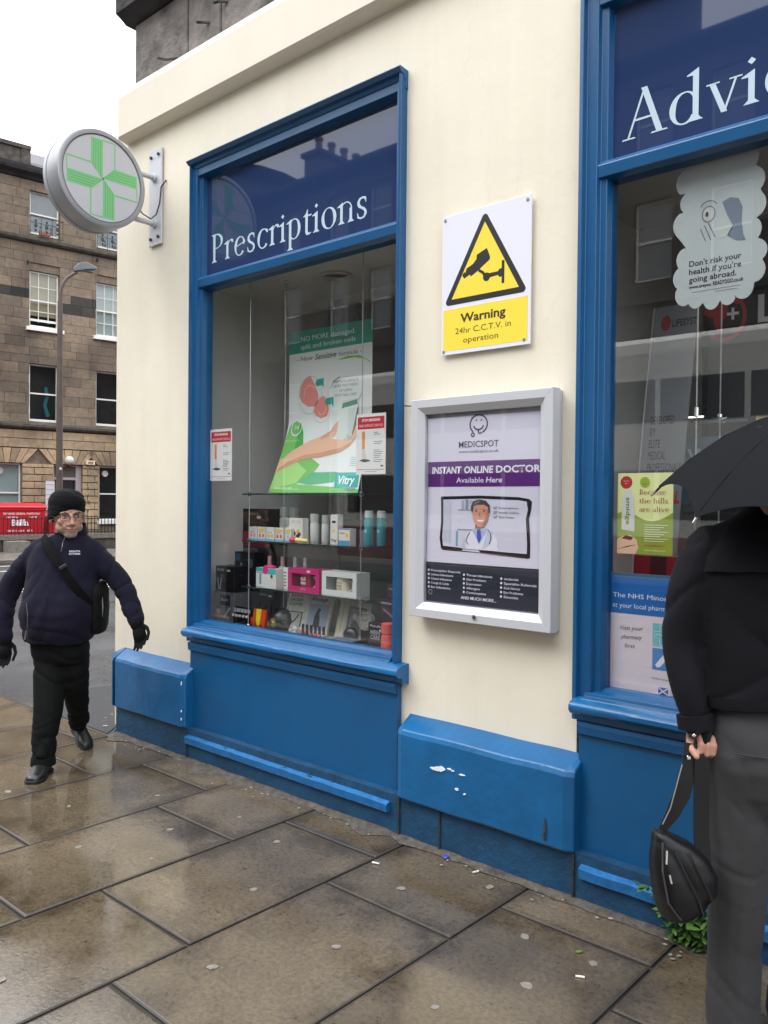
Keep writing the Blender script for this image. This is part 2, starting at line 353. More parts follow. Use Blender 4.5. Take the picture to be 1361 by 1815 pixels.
blue_base = M('blue_painted_footing', (0.004, 0.050, 0.115), 0.6, var=0.3, scale=9, bump=0.5, bscale=45, dist=0.012)
blue_ledge = M('worn_skylit_ledge', (0.008, 0.125, 0.34), 0.35, var=0.25, scale=30, bump=0.4, bscale=60)  # worn paint, made lighter than the joinery to carry skylight on the ledge
navy = M('navy_fascia_glass', (0.022, 0.042, 0.115), 0.02, spec=0.6)
lettering_white = C(184, 204, 216)
pane = glass_mat('window_glass', (1, 1, 1), 1.25)
perspex = glass_mat('perspex', (0.97, 0.97, 0.98), 0.9)
alu = M('silver_powder_coat', (0.56, 0.57, 0.60), 0.42, metal=0.15)
alu_sign = M('grey_sign_casing', (0.36, 0.365, 0.39), 0.38, metal=0.3)
alu_dark = M('grey_metal', (0.30, 0.31, 0.34), 0.45, metal=0.4)
steel = M('steel_wire', (0.62, 0.63, 0.62), 0.3, metal=0.8)
chrome = M('chrome', (0.75, 0.75, 0.75), 0.15, metal=1.0)
black = M('black_plastic', (0.02, 0.02, 0.022), 0.4)
iron = M('black_iron', (0.018, 0.018, 0.02), 0.45)
white_paint = M('white_sash_paint', (0.78, 0.77, 0.72), 0.5, var=0.05, scale=10)
soot = M('sooty_stone', (0.17, 0.15, 0.14), 0.85, var=0.6, scale=5, bump=0.7, bscale=26, dist=0.02)
soot_dark = M('black_sooty_stone', (0.030, 0.029, 0.032), 0.85, var=0.5, scale=5, bump=0.6, bscale=18, dist=0.03)
joint = M('stone_joint', (0.17, 0.13, 0.095), 0.9, var=0.3, scale=8)
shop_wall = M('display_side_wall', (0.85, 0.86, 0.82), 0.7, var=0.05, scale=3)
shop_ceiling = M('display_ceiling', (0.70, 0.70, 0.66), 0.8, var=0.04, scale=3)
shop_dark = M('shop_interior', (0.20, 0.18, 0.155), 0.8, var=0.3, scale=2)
shelf_glass = glass_mat('shelf_glass', (0.86, 0.93, 0.90), 1.4)
edge_glass = M('glass_edge', (0.02, 0.05, 0.045), 0.15)

def stone_mat(name, tan, dark, rough_amt=0.5):
    m, t, p, o = _nt(name)
    oi = _n(t, 'ObjectInfo'); base = _ramp(t, oi.outputs['Random'], (0.0, dark), (0.12, tuple((a+b)/2 for a, b in zip(tan, dark))), (0.5, tan), (0.85, tuple(a*1.12 for a in tan)), (1.0, tuple(a*q for a, q in zip(tan, (1.12, 1.08, 1.02)))))
    g = _n(t, 'NewGeometry'); nz = _n(t, 'TexNoise'); nz.inputs['Scale'].default_value = 0.55; nz.inputs['Detail'].default_value = 6; t.links.new(g.outputs['Position'], nz.inputs['Vector'])
    s_ = _ramp(t, nz.outputs['Fac'], (0.36, (0.50, 0.48, 0.48)), (0.62, (1.08, 1.05, 1.0))); c = _mix(t, 1.0, base, s_, 'MULTIPLY')
    n2 = _n(t, 'TexNoise'); n2.inputs['Scale'].default_value = 7; n2.inputs['Detail'].default_value = 8; n2.inputs['Roughness'].default_value = 0.7; t.links.new(g.outputs['Position'], n2.inputs['Vector'])
    c = _mix(t, 1.0, c, _ramp(t, n2.outputs['Fac'], (0.3, (0.72, 0.72, 0.74)), (0.7, (1.2, 1.18, 1.14))), 'MULTIPLY')
    t.links.new(c, p.inputs['Base Color']); p.inputs['Roughness'].default_value = 0.85; _bump(t, p, n2.outputs['Fac'], 0.6, 0.02); return m
tan_stone = stone_mat('weathered_sandstone', (0.225, 0.176, 0.132), (0.165, 0.132, 0.104))
pale_stone = stone_mat('cleaned_sandstone', (0.42, 0.32, 0.215), (0.30, 0.23, 0.16))
sooty_block = stone_mat('soot_blackened_sandstone', (0.045, 0.040, 0.038), (0.025, 0.023, 0.023))
grey_stone = stone_mat('grey_tenement_stone', (0.11, 0.10, 0.09), (0.06, 0.055, 0.05))
string_mat = M('mossy_string_course', (0.075, 0.065, 0.055), 0.9, var=0.5, scale=5, bump=0.6, bscale=14, dist=0.03)

def slab_mat():
    m, t, p, o = _nt('wet_paving_stone')
    g = _n(t, 'NewGeometry'); oi = _n(t, 'ObjectInfo')
    def nz(s, d=6, r=0.6, off=True, st=None):
        n = _n(t, 'TexNoise'); n.inputs['Scale'].default_value = s; n.inputs['Detail'].default_value = d; n.inputs['Roughness'].default_value = r
        v = g.outputs['Position']
        if st: mp = _n(t, 'Mapping'); mp.inputs['Scale'].default_value = st; t.links.new(v, mp.inputs[0]); v = mp.outputs[0]
        t.links.new(v, n.inputs['Vector']); return n.outputs['Fac']
    base = _ramp(t, oi.outputs['Random'], (0, (0.110, 0.086, 0.058)), (0.5, (0.136, 0.107, 0.073)), (1, (0.160, 0.127, 0.088)))
    c = _mix(t, 1.0, base, _ramp(t, nz(2.3, 8, .62), (0.3, (0.68, 0.66, 0.64)), (0.68, (1.2, 1.18, 1.12))), 'MULTIPLY')
    c = _mix(t, 1.0, c, _ramp(t, nz(55, 5, .7), (0.3, (0.60, 0.60, 0.60)), (0.62, (1.14, 1.14, 1.14))), 'MULTIPLY')
    sp = _ramp(t, nz(24, 9, .8), (0.58, (1, 1, 1)), (0.66, (0.30, 0.29, 0.28))); c = _mix(t, 1.0, c, sp, 'MULTIPLY')
    # dirt gathers towards the joints (uv runs 0..1 over each slab)
    uv = _n(t, 'UVMap'); sx = _n(t, 'SeparateXYZ'); t.links.new(uv.outputs[0], sx.inputs[0])
    def ed(s_): a = _math(t, 'SUBTRACT', s_, 0.5); a = _math(t, 'ABSOLUTE', a); return _math(t, 'MULTIPLY', a, 2.0)
    e = _math(t, 'MAXIMUM', ed(sx.outputs[0]), ed(sx.outputs[1])); e = _math(t, 'ADD', e, _math(t, 'MULTIPLY', _math(t, 'SUBTRACT', nz(5, 6, .65), 0.5), 1.3))
    dirt = _ramp(t, e, (0.62, (1, 1, 1)), (1.0, (0.50, 0.48, 0.46))); c = _mix(t, 1.0, c, dirt, 'MULTIPLY')
    e0 = _math(t, 'MAXIMUM', ed(sx.outputs[0]), ed(sx.outputs[1])); rimf = _ramp(t, e0, (0.905, (1, 1, 1)), (0.945, (0.42, 0.39, 0.36))); c = _mix(t, 1.0, c, rimf, 'MULTIPLY'); rimr = _ramp(t, e0, (0.905, (0, 0, 0)), (0.945, (1, 1, 1)))
    t.links.new(c, p.inputs['Base Color'])
    wet = nz(1.15, 5, .55)
    f = _n(t, 'MapRange'); t.links.new(wet, f.inputs[0]); f.inputs[1].default_value = 0.46; f.inputs[2].default_value = 0.70; f.inputs[3].default_value = 0.06; f.inputs[4].default_value = 0.20
    r2 = _math(t, 'ADD', f.outputs[0], _math(t, 'MULTIPLY', _math(t, 'SUBTRACT', nz(18, 6, .7), 0.5), 0.16), True); r2 = _math(t, 'MAXIMUM', r2, 0.05); r2 = _math(t, 'MAXIMUM', r2, _math(t, 'MULTIPLY', rimr, 0.75))
    t.links.new(r2, p.inputs['Roughness']); p.inputs['Specular IOR Level'].default_value = 0.95
    b = _n(t, 'MapRange'); t.links.new(wet, b.inputs[0]); b.inputs[1].default_value = 0.46; b.inputs[2].default_value = 0.64; b.inputs[3].default_value = 0.10; b.inputs[4].default_value = 1.0
    hgt = _math(t, 'MULTIPLY', _math(t, 'ADD', nz(70, 5, .65), _math(t, 'MULTIPLY', nz(9, 4, .5), 0.6)), b.outputs[0])
    _bump(t, p, hgt, 0.26, 0.005); _bump(t, p, nz(1.7, 2, .5), 0.14, 0.012); return m
slabm = slab_mat()
mortar = M('dirty_joint_sand', (0.030, 0.026, 0.022), 0.8, var=0.4, scale=40, bump=0.6, bscale=80)
def asphalt_mat():
    m, t, p, o = _nt('wet_asphalt')
    f = _noise(t, 0.35, 6, 0.6); c = _ramp(t, f, (0.35, (0.030, 0.031, 0.034)), (0.65, (0.070, 0.070, 0.072)))
    f2 = _noise(t, 130, 4, 0.8); c = _mix(t, 1.0, c, _ramp(t, f2, (0.35, (0.5, 0.5, 0.5)), (0.65, (1.5, 1.5, 1.5))), 'MULTIPLY'); t.links.new(c, p.inputs['Base Color'])
    r_ = _n(t, 'MapRange'); t.links.new(_noise(t, 0.8, 5, 0.6), r_.inputs[0]); r_.inputs[1].default_value = 0.35; r_.inputs[2].default_value = 0.65; r_.inputs[3].default_value = 0.16; r_.inputs[4].default_value = 0.55; t.links.new(r_.outputs[0], p.inputs['Roughness'])
    _bump(t, p, f2, 0.5, 0.006); return m
asphalt = asphalt_mat()
rough_tar = M('coarse_tarmac_patch', (0.022, 0.022, 0.023), 0.45, var=0.7, scale=160, bump=1.0, bscale=170, dist=0.01)
kerbm = M('granite_kerb', (0.17, 0.15, 0.13), 0.5, var=0.3, scale=14, bump=0.3)
line_paint = M('worn_road_paint', (0.55, 0.54, 0.50), 0.6, var=0.3, scale=12)
litter_mat = C(158, 152, 142); gum = M('trodden_gum', (0.21, 0.19, 0.165), 0.6, var=0.25, scale=60)

# ---------------------------------------------------------------- ground
B('ground', -260, 200, -200, 260, -0.30, -0.16, M('earth', (0.05, 0.045, 0.04), 0.9), kind='structure')
B('road', -70, 60, -9.3, -0.9, -0.155, -0.12, asphalt, kind='structure')
def ngon_slab(name, pts, z0, z1, m, **k): return build(name, MB().prism(pts, 'z', z0, z1), m, kind='structure', **k)
ngon_slab('side_street', [(-70, 2.955), (-5.14, 2.955), (-5.14, 2.995), (-5.3, 3.14), (-5.36, 3.6), (-5.36, 60), (-70, 60)], -0.09, -0.012, asphalt)
ngon_slab('tarmac_patch', [(-5.16, 2.97), (-5.30, 3.13), (-5.36, 3.7), (-5.75, 4.2), (-6.35, 4.05), (-6.55, 3.5), (-6.2, 2.975)], -0.02, -0.006, rough_tar)
B('opposite_pavement', -70, 60, -13.6, -9.35, -0.15, 0.0, kerbm, kind='structure')
# pavement of individual flags
pav = S('pavement')
build('bedding', MB().box(-20, 6, -0.85, 2.95, -0.15, -0.012), mortar, pav)
B('bedding', -5.14, 6, 2.952, 3.035, -0.15, -0.014, mortar, pav)
random.seed(3)
XL = [-20.0] + [-5.72 - 0.635*k for k in range(12, 0, -1)] + [-5.72, -5.08, -4.40, -3.74, -3.10, -2.48, -1.82, -1.19, -0.56, 0.08, 0.72, 1.36, 2.0, 2.64, 3.3]
XL = XL[1:]
def flag(x0, x1, y0, y1, zt=0.0):
    g = 0.006; mb = MB(); z = zt; tx = random.uniform(-.002, .002); ty = random.uniform(-.002, .002)
    nx, ny = 5, 7; me = bpy.data.meshes.new('paving_slab'); vs = []; fs = []; uvs = []
    jx = [random.uniform(-.0025, .0025) for _ in range(4)]
    def pos(a, b):
        return (x0 + g + jx[0]*(1-b) + jx[1]*b + (x1-x0-2*g)*a, y0 + g + jx[2]*(1-a) + jx[3]*a + (y1-y0-2*g)*b)
    dx_, dy_ = .005/(x1-x0), .005/(y1-y0); A = [0, dx_, 2.2*dx_, .5, 1-2.2*dx_, 1-dx_, 1]; Bb = [0, dy_, 2.2*dy_, .5, 1-2.2*dy_, 1-dy_, 1]; N = 7
    UVC = [0, .03, .05, .5, .95, .97, 1]
    for j, b in enumerate(Bb):
        for i, a in enumerate(A):
            x, y = pos(a, b); dz = -0.0035 if i in (0, 6) or j in (0, 6) else 0
            vs.append((x - (x0+x1)/2, y - (y0+y1)/2, dz + tx*(a-.5) + ty*(b-.5))); uvs.append((UVC[i], UVC[j]))
    for j in range(N-1):
        for i in range(N-1): k = j*N + i; fs.append((k, k+1, k+N+1, k+N))
    rim = [i for i in range(N)] + [N*q + N-1 for q in range(1, N)] + [N*(N-1) + q for q in range(N-2, -1, -1)] + [N*q for q in range(N-2, 0, -1)]
    b0 = len(vs)
    for i in rim: vs.append((vs[i][0], vs[i][1], -0.05)); uvs.append(uvs[i])
    for i in range(len(rim)): j = (i+1) % len(rim); fs.append((rim[j], rim[i], b0 + i, b0 + j))
    me.from_pydata(vs, [], fs); ul = me.uv_layers.new(name='UVMap')
    for lp in me.loops: ul.data[lp.index].uv = uvs[lp.vertex_index]
    me.materials.append(slabm); me.shade_smooth(); me.set_sharp_from_angle(angle=R(40))
    o = bpy.data.objects.new('paving_slab', me); link(o); o.parent = pav; o.location = ((x0+x1)/2, (y0+y1)/2, z)
for k in range(len(XL) - 1):
    x0, x1 = XL[k], XL[k+1]; odd = (round((x0 + 1.82)/0.64) % 2 == 1)
    ys = [-0.55, 0.45, 1.44, 2.43] if odd else [-0.2, 0.77, 1.755, 2.75]
    if abs(x0 + 5.08) < .01: ys = [-0.2, 0.6, 1.5, 2.46]
    top = 2.945 if x1 < -5.0 else 3.035
    ys = [-0.68] + [y for y in ys if y > -0.6] + [top]
    for a, b in zip(ys, ys[1:]):
        if b - a > 0.05: flag(x0, x1, a, b, random.uniform(-.0025, .0))
B('kerb', -20, 6, -0.86, -0.69, -0.15, -0.004, kerbm, kind='structure', bevel=0.01)
# mortar fillet with dirt along the foot of the wall
mb = MB(); xs = [-5.1 + 0.04*i for i in range(170)]; rs = []
for x in xs:
    q = 0.028 + 0.05*noise.noise(Vector((x*3.1, 0, 0))) ** 2 * 4 + 0.018*noise.noise(Vector((x*11, 3, 0))); q = max(q, .012)
    rs.append([(x, 3.03, 0.0), (x, 3.0 - q*1.5, 0.001), (x, 3.0 - q*.6, 0.008 + .006*noise.noise(Vector((x*9, 0, 7)))), (x, 3.03, 0.022)])
mb.rings(rs); build('mortar_fillet', mb, M('dirty_mortar', (0.085, 0.072, 0.058), 0.7, var=0.6, scale=26, bump=1.0, bscale=70, dist=0.01), pav, kind='stuff', smooth=True)
# small litter lying on the flags
def leafy(name, pts, h, x, y, z, rz, m, label, cat, group=None):
    o = build(name, MB().prism(pts, 'z', 0, h), m); o.location = (x, y, z); o.rotation_euler = (R(random.uniform(-4, 4)), 0, rz); tag(o, label, cat, group); return o
random.seed(11)
gums = [(-3.86,2.52),(-4.06,2.12),(-3.30,2.63),(-2.93,2.56),(-2.64,2.18),(-1.62,2.62),(-2.30,1.72),(-1.45,2.36),(-1.94,2.86),(-3.55,1.9),(-3.2,2.06),(-2.08,2.1),(-1.6,2.06),(-4.5,2.0),(-2.75,1.2),(-3.42,2.3),(-2.2,2.6),(-1.35,2.63)]
gp = None
for i, (x, y) in enumerate(gums):
    r = random.uniform(.011, .022); n = 11
    pts = [(r*(1+random.uniform(-.25, .25))*math.cos(2*math.pi*k/n), r*.8*(1+random.uniform(-.25, .25))*math.sin(2*math.pi*k/n)) for k in range(n)]
    leafy('chewing_gum', pts, .0022, x, y, -0.0005, random.uniform(0, 6), gum, 'flat pale spot of trodden chewing gum stuck to the wet paving', 'gum', 'trodden gum spots on the paving')
for (x, y, L, a, lab) in ((-2.435,2.70,.035,.3,'short white cigarette end at the slab joint below the first window'),(-2.06,2.93,.03,1.2,'white cigarette end beside the wall near the middle plinth'),(-2.02,2.99,.026,2.1,'bent cigarette end against the wall foot, touching another'),(-5.33,3.05,.03,.8,'cigarette end on the coarse tarmac by the corner'),(-1.34,2.52,.03,.5,'chewed pale cigarette end on the slab nearest the bag')):
    o = build('cigarette_end', MB().tube([(-L/2,0,0),(0,.001,0),(L/2,0,0)], .0038, 8), C(225, 220, 208), smooth=True); o.location = (x, y, .004 if x > -5.2 else -.002); o.rotation_euler = (0, 0, a); tag(o, lab, 'cigarette end')
scr_a, scr_b = MB(), MB()
for i in range(64):
    if i < 18: x, y, z = random.uniform(-6.1, -5.25), random.uniform(3.0, 3.5), -.0055
    else: x = random.uniform(-5.0, -1.1); y = 2.975 - abs(random.gauss(0, .045)) - .01; z = .003
    r = random.uniform(.003, .010); pts = [(x + r*(1+random.uniform(-.4,.4))*math.cos(k*1.26), y + r*.7*(1+random.uniform(-.4,.4))*math.sin(k*1.26)) for k in range(5)]
    (scr_a if i < 18 else scr_b).prism(pts, 'z', z, z + .002)
tag(build('litter', scr_a, litter_mat), 'pale crumbs of litter on the coarse tarmac by the corner', 'litter', kind='stuff')
tag(build('litter', scr_b, litter_mat), 'pale crumbs of litter along the foot of the blue wall', 'litter', kind='stuff')
o = build('bottle_cap', MB().lathe([(.0, 0), (.013, 0), (.014, .004), (.011, .008), (0, .008)], n=14), C(40, 70, 190, .3), smooth=True); o.location = (-2.24, 2.955, .004); tag(o, 'small blue bottle cap at the foot of the middle plinth', 'bottle cap')
leafy('fallen_leaf', [(-.015,0),(-.007,.008),(.004,.009),(.017,.002),(.004,-.008),(-.008,-.006)], .002, -1.42, 2.66, .002, 1.1, M('leaf_green', (0.12, 0.20, 0.04), 0.5), 'single yellow green leaf lying on the slab left of the weed', 'leaf')
# ---------------------------------------------------------------- the pharmacy building
ph = T('pharmacy_building', 'cream rendered corner building with blue painted plinth and blue framed shop windows', 'building', (-2.1, 3.08, 0))
W1 = (-4.345, -2.618); W2 = (-1.668, 0.12)
mb = wall_holes(MB(), -5.255, 3.4, 0.02, 4.40, 3.08, 3.165, [(W1[0], W1[1], 0.02, 3.675), (W2[0], W2[1], 0.02, 3.675)])
build('wall', mb, cream, ph, label='smooth cream rendered wall')
# side wall running away round the corner
build('side_wall', MB().box(-5.255, -4.95, 3.166, 11.0, 0.02, 4.40), cream, ph)
# projecting band above the windows: flat face, dark soffit
build('band', MB().prism([(3.079, 4.015), (3.015, 4.03), (3.0, 4.045), (2.997, 4.30), (3.01, 4.345), (3.079, 4.36)], 'x', -5.12, 3.4), creamsh, ph, label='cream band projecting above the windows')
build('unseen_rear_block', MB().box(-4.9, 6, 11.01, 42, 0.02, 12.5), grey_stone, ph)  # unseen block, added so the tenement's lower windows mirror something dark
# upper storey of blackened stone
ups = T('upper_storey', 'soot blackened stone storey on top of the cream shopfront', 'stone storey', (-2.1, 3.2, 4.40))
build('core', MB().box(-5.10, 3.4, 3.22, 10.9, 4.402, 9.0), soot_dark, ups)
random.seed(5)
def cap_poly(): pass
x = -5.13; k = 0
for j, (z0, z1) in enumerate([(4.345, 4.858), (5.16, 5.62), (5.63, 6.1), (6.11, 6.6)]):
    x = -5.13 - 0.0; n = 0
    while x < 3.3:
        L = random.choice([.78, .62, .9]) if j else [.62, .34, .75, .6, .8, .5, .7, .66, .72, .6, .7, .8][n % 12]
        x1 = min(x + L, 3.4)
        o = B('stone', x + .004, x1 - .006, 3.13 + random.uniform(-.006, .006), 3.30, z0 + .003, z1 - .003, soot, ups, bevel=.008); x = x1; n += 1
build('string_course', MB().prism([(3.25, 4.86), (3.10, 4.863), (3.06, 4.89), (3.02, 4.91), (3.02, 5.05), (2.98, 5.09), (2.97, 5.14), (3.25, 5.155)], 'x', -5.19, 3.4), soot_dark, ups, label='black moulded string course')
build('corner_scroll', MB().prism([(-5.13, 4.35), (-5.20, 4.40), (-5.235, 4.52), (-5.22, 4.66), (-5.16, 4.76), (-5.13, 4.80)], 'y', 3.25, 3.45), soot_dark, ups)
for (x, z, L, a) in ((-4.62, 4.46, .13, -.15), (-4.10, 4.62, .06, .2), (-4.02, 4.70, .05, 0), (-4.28, 4.56, .05, .1)):
    build('iron_stub', MB().tube([(x, 3.135, z), (x - .02 - L*.5, 3.10, z + .005), (x - L, 3.07, z + L*a*-1)], .009, 6), iron, ups)
# blue plinth blocks with weathered tops, and footing below
def plinth(x0, x1, left_ch=False):
    prof = [(3.079, 0.20), (2.985, 0.187), (2.968, 0.20), (2.965, 0.50), (2.975, 0.522), (3.079, 0.575)]
    rs = []
    for i in range(25):
        x = x0 + (x1 - x0)*i/24; q = 0.02 if i in (0, 24) else 0.0
        rs.append([(x, y + (q if y < 3.05 else 0) + .0035*noise.noise(Vector((x*5, y*9, z*6))), z + .006*noise.noise(Vector((x*4, 3, z*3)))) for y, z in prof])
    return build('plinth', MB().rings(rs), blue_rough, ph, label='blue painted stone plinth block', bevel=.004)
plinth(-5.095, -4.285); plinth(-2.56, -1.625); plinth(0.17, 3.3)
# chamfered corner stone
mb = MB(); rs = []
for z, q in ((.19, .012), (.20, 0), (.50, 0), (.522, .012), (.575, .10)):
    rs.append([(-5.10, 2.967 + q, z), (-5.29 + q*.6, 3.08 + q*.5, z), (-5.345 + q, 3.5, z), (-5.345 + q, 9.0, z), (-5.1, 9.0, z)])
mb.rings(rs); build('corner_plinth', mb, blue_rough, ph, bevel=.005)
mb = MB(); rs = []
for i in range(60):
    x = -5.10 + 8.4*i/59; rs.append([(x, 3.079, -.02), (x, 3.0 + .006*noise.noise(Vector((x*7, 0, 0))), -.02), (x, 3.0 + .006*noise.noise(Vector((x*7, 1, 0))), .10), (x, 3.002 + .006*noise.noise(Vector((x*5, 2, 0))), .192), (x, 3.079, .198)])
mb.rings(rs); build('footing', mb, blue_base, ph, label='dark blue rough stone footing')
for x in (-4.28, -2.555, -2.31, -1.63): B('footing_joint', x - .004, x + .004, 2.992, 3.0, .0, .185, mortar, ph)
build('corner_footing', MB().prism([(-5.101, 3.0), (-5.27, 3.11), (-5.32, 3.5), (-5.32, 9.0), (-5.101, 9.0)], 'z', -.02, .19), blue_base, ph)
# chipped paint: shallow flakes where the paint has gone
def chip(x, z, sx, sz, m, y=2.9635, n=9, seed=0, parent=None):
    random.seed(seed + 50); pts = [(x + sx*(1 + random.uniform(-.45, .35))*math.cos(2*math.pi*k/n), z + sz*(1 + random.uniform(-.45, .35))*math.sin(2*math.pi*k/n)) for k in range(n)]
    build('paint_chip', MB().prism(pts, 'y', y - .0012, y + .004), m, parent or ph)
flake = C(228, 232, 236, .8); bare = M('bare_stone_chip', (0.05, .05, .05), .9)
for q in ((-2.285,.393,.030,.010,0),(-2.315,.385,.022,.007,1),(-2.235,.402,.009,.005,2),(-2.215,.398,.008,.003,3),(-2.165,.392,.014,.003,4),(-2.19,.322,.010,.006,5),(-2.15,.31,.006,.003,6)): chip(q[0], q[1], q[2], q[3], flake, 2.962, seed=q[4])
for q in ((-1.742,.27,.005,.045,7),(-1.747,.235,.006,.02,8)): chip(*q[:4], bare, 2.9615, seed=q[4])
for q in ((-4.292,.47,.004,.012,9),(-4.290,.30,.003,.006,10),(-4.291,.25,.003,.008,12)): chip(*q[:4], flake, 2.963, seed=q[4])

# ---- a shop window: frame, stall panel, sill, fascia glass, display glass
def shop_window(x0, x1, name_label, panel_extra=0):
    t = T('shop_window', name_label, 'shop window', ((x0+x1)/2, 3.06, 0.0))
    gx0, gx1 = (x0 + .083, x1 - .075) if x1 < -2 else (x0 + .113, x1 - .12)
    # jambs: stepped mouldings
    def jamb(a, b, inner_right):
        # a outer edge, b glass edge
        s_ = 1 if b > a else -1; w_ = abs(b - a)
        P = [(0, 3.078), (0, 3.035), (.022, 3.028), (.030, 3.045), (.052, 3.05), (.060, 3.064), (w_*.72, 3.064), (w_*.76, 3.085), (w_*.92, 3.088), (w_, 3.112), (w_, 3.16), (0, 3.16)]
        if w_ < .2: P = [(0, 3.078), (0, 3.035), (w_*.17, 3.030), (w_*.23, 3.055), (w_*.62, 3.058), (w_*.68, 3.080), (w_*.9, 3.084), (w_, 3.112), (w_, 3.16), (0, 3.16)]
        return [(a + s_*p[0], p[1]) for p in P]
    build('jamb', MB().prism(jamb(x0, gx0, True), 'z', .72, 3.66), blue, t, bevel=.002)
    build('jamb', MB().prism(jamb(x1, gx1, False), 'z', .72, 3.66), blue, t, bevel=.002)
    # head moulding
    build('head', MB().prism([(3.078, 3.685), (3.02, 3.69), (3.010, 3.68), (3.028, 3.662), (3.05, 3.655), (3.054, 3.64), (3.062, 3.636), (3.062, 3.595), (3.112, 3.582), (3.16, 3.582), (3.16, 3.685)], 'x', x0 - .004, x1 + .004), blue, t, bevel=.0015)
    # transom between fascia and display
    build('transom', MB().prism([(3.16, 2.895), (3.10, 2.897), (3.066, 2.908), (3.062, 2.955), (3.075, 2.972), (3.12, 2.982), (3.16, 2.982)], 'x', gx0 - .05, gx1 + .03), blue, t, bevel=.002)
    B('fascia_glass', gx0 - .004, gx1 + .004, 3.115, 3.127, 2.975, 3.60, navy, t, label='navy blue glass fascia panel')
    B('fascia_backing', gx0 - .004, gx1 + .004, 3.129, 3.16, 2.975, 3.60, black, t)
    B('glass_pane', gx0 - .006, gx1 + .006, 3.128, 3.134, .835, 2.90, pane, t, label='large display window pane')
    # bottom bead, sill
    build('bottom_rail', MB().prism([(3.16, .79), (3.02, .795), (3.03, .812), (3.05, .818), (3.055, .832), (3.09, .838), (3.11, .852), (3.16, .852)], 'x', x0 + .045, x1 - .05), blue, t, bevel=.0015)
    rs = []
    sp = [(3.08, .715), (3.035, .722), (3.03, .748), (3.0, .752), (2.985, .768), (2.985, .785), (2.995, .797), (3.04, .812), (3.08, .815)]
    xa, xb = x0 + .012, x1 + .046
    for i in range(31):
        x = xa + (xb - xa)*i/30; rs.append([(x, y + .002*noise.noise(Vector((x*6, z*20, 0))), z + .002*noise.noise(Vector((x*5, 0, y*20)))) for y, z in sp])
    build('sill', MB().rings(rs), blue_rough, t, label='bright blue rounded window sill', smooth=True)
    # stall riser panel
    B('stall_riser', x0 + .03, x1 + .004, 3.045, 3.075, .15, .72, blue, t, label='flat blue panel under the window')
    build('panel_rail', MB().prism([(3.044, .66), (3.028, .668), (3.024, .70), (3.028, .716), (3.044, .716)], 'x', x0 + .03, x1), blue, t)
    rs = []
    for i in range(25):
        x = x0 + .07 + (x1 - x0 - .07)*i/24; e = .003*noise.noise(Vector((x*9, 0, 4)))
        rs.append([(x, 3.06, .100), (x, 2.978 + e, .104), (x, 2.975 + e, .142 + e), (x, 3.044, .172), (x, 3.06, .172)])
    build('bottom_ledge', MB().rings(rs), blue_ledge, t, label='worn blue ledge with chipped paint')
    random.seed(int(abs(x0)*10))
    for i in range(16 if x0 < -2 else 10):
        xx = random.uniform(x0 + .3, x1 - .2) if x0 < -2 else random.uniform(x0 + .1, x0 + .75); f_ = random.uniform(.15, .95); L = random.uniform(.008, .030)
        yy, zz = 2.978 + .062*f_, .1455 + .027*f_
        build('paint_chip', MB().obox((xx, yy, zz), (L, random.uniform(.004, .010), .003), rz=random.uniform(-.15, .15), rx=R(24)), blue_base, t)
    return t, gx0, gx1
win1, g0, g1 = shop_window(W1[0], W1[1], 'complete blue framed shop window with Prescriptions on its fascia')
win2, g2, g3 = shop_window(W2[0], W2[1], 'blue framed shop window with Advice on its fascia, cut by the photo edge')
sh = Sheet(win1, (0, 3.1148, 0)); roman(sh, 'Prescriptions', -4.225, 3.055, .245, lettering_white, width=1.325)
sh = Sheet(win2, (0, 3.1148, 0)); roman(sh, 'Advice', -1.515, 3.045, .265, lettering_white, width=.78)
# ---- display bays and shop room behind the glass
bay = T('shop_interior', 'pale walled display bay and dim shop seen through the glass', 'shop interior', (-2.1, 4.0, 0))
B('display_floor', -4.85, -2.3, 3.165, 4.12, .76, .795, C(150, 150, 146, .6), bay)
B('display_floor', -1.9, 0.5, 3.165, 4.12, .76, .795, C(120, 120, 116, .6), bay)
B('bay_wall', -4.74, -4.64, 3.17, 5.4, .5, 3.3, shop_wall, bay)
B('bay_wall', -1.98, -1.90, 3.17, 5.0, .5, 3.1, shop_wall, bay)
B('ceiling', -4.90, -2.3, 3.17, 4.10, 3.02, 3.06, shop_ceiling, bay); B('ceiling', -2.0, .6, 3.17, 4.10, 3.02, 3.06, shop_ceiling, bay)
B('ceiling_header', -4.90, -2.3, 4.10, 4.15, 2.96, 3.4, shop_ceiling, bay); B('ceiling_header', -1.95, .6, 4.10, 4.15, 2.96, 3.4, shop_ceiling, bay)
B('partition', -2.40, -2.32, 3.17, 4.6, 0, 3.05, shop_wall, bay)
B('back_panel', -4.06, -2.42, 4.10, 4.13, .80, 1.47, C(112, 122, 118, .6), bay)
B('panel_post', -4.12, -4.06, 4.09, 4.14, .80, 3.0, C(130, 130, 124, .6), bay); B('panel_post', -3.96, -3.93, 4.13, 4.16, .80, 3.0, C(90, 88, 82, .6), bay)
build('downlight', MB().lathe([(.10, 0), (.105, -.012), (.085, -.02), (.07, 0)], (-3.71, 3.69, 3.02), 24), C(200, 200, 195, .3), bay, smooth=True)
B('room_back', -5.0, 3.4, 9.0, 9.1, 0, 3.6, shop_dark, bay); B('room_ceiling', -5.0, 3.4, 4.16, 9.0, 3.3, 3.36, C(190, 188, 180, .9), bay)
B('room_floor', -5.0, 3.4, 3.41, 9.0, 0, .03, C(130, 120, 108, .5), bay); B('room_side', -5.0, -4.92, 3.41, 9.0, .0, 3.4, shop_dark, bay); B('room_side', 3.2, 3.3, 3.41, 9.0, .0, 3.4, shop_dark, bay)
random.seed(21)
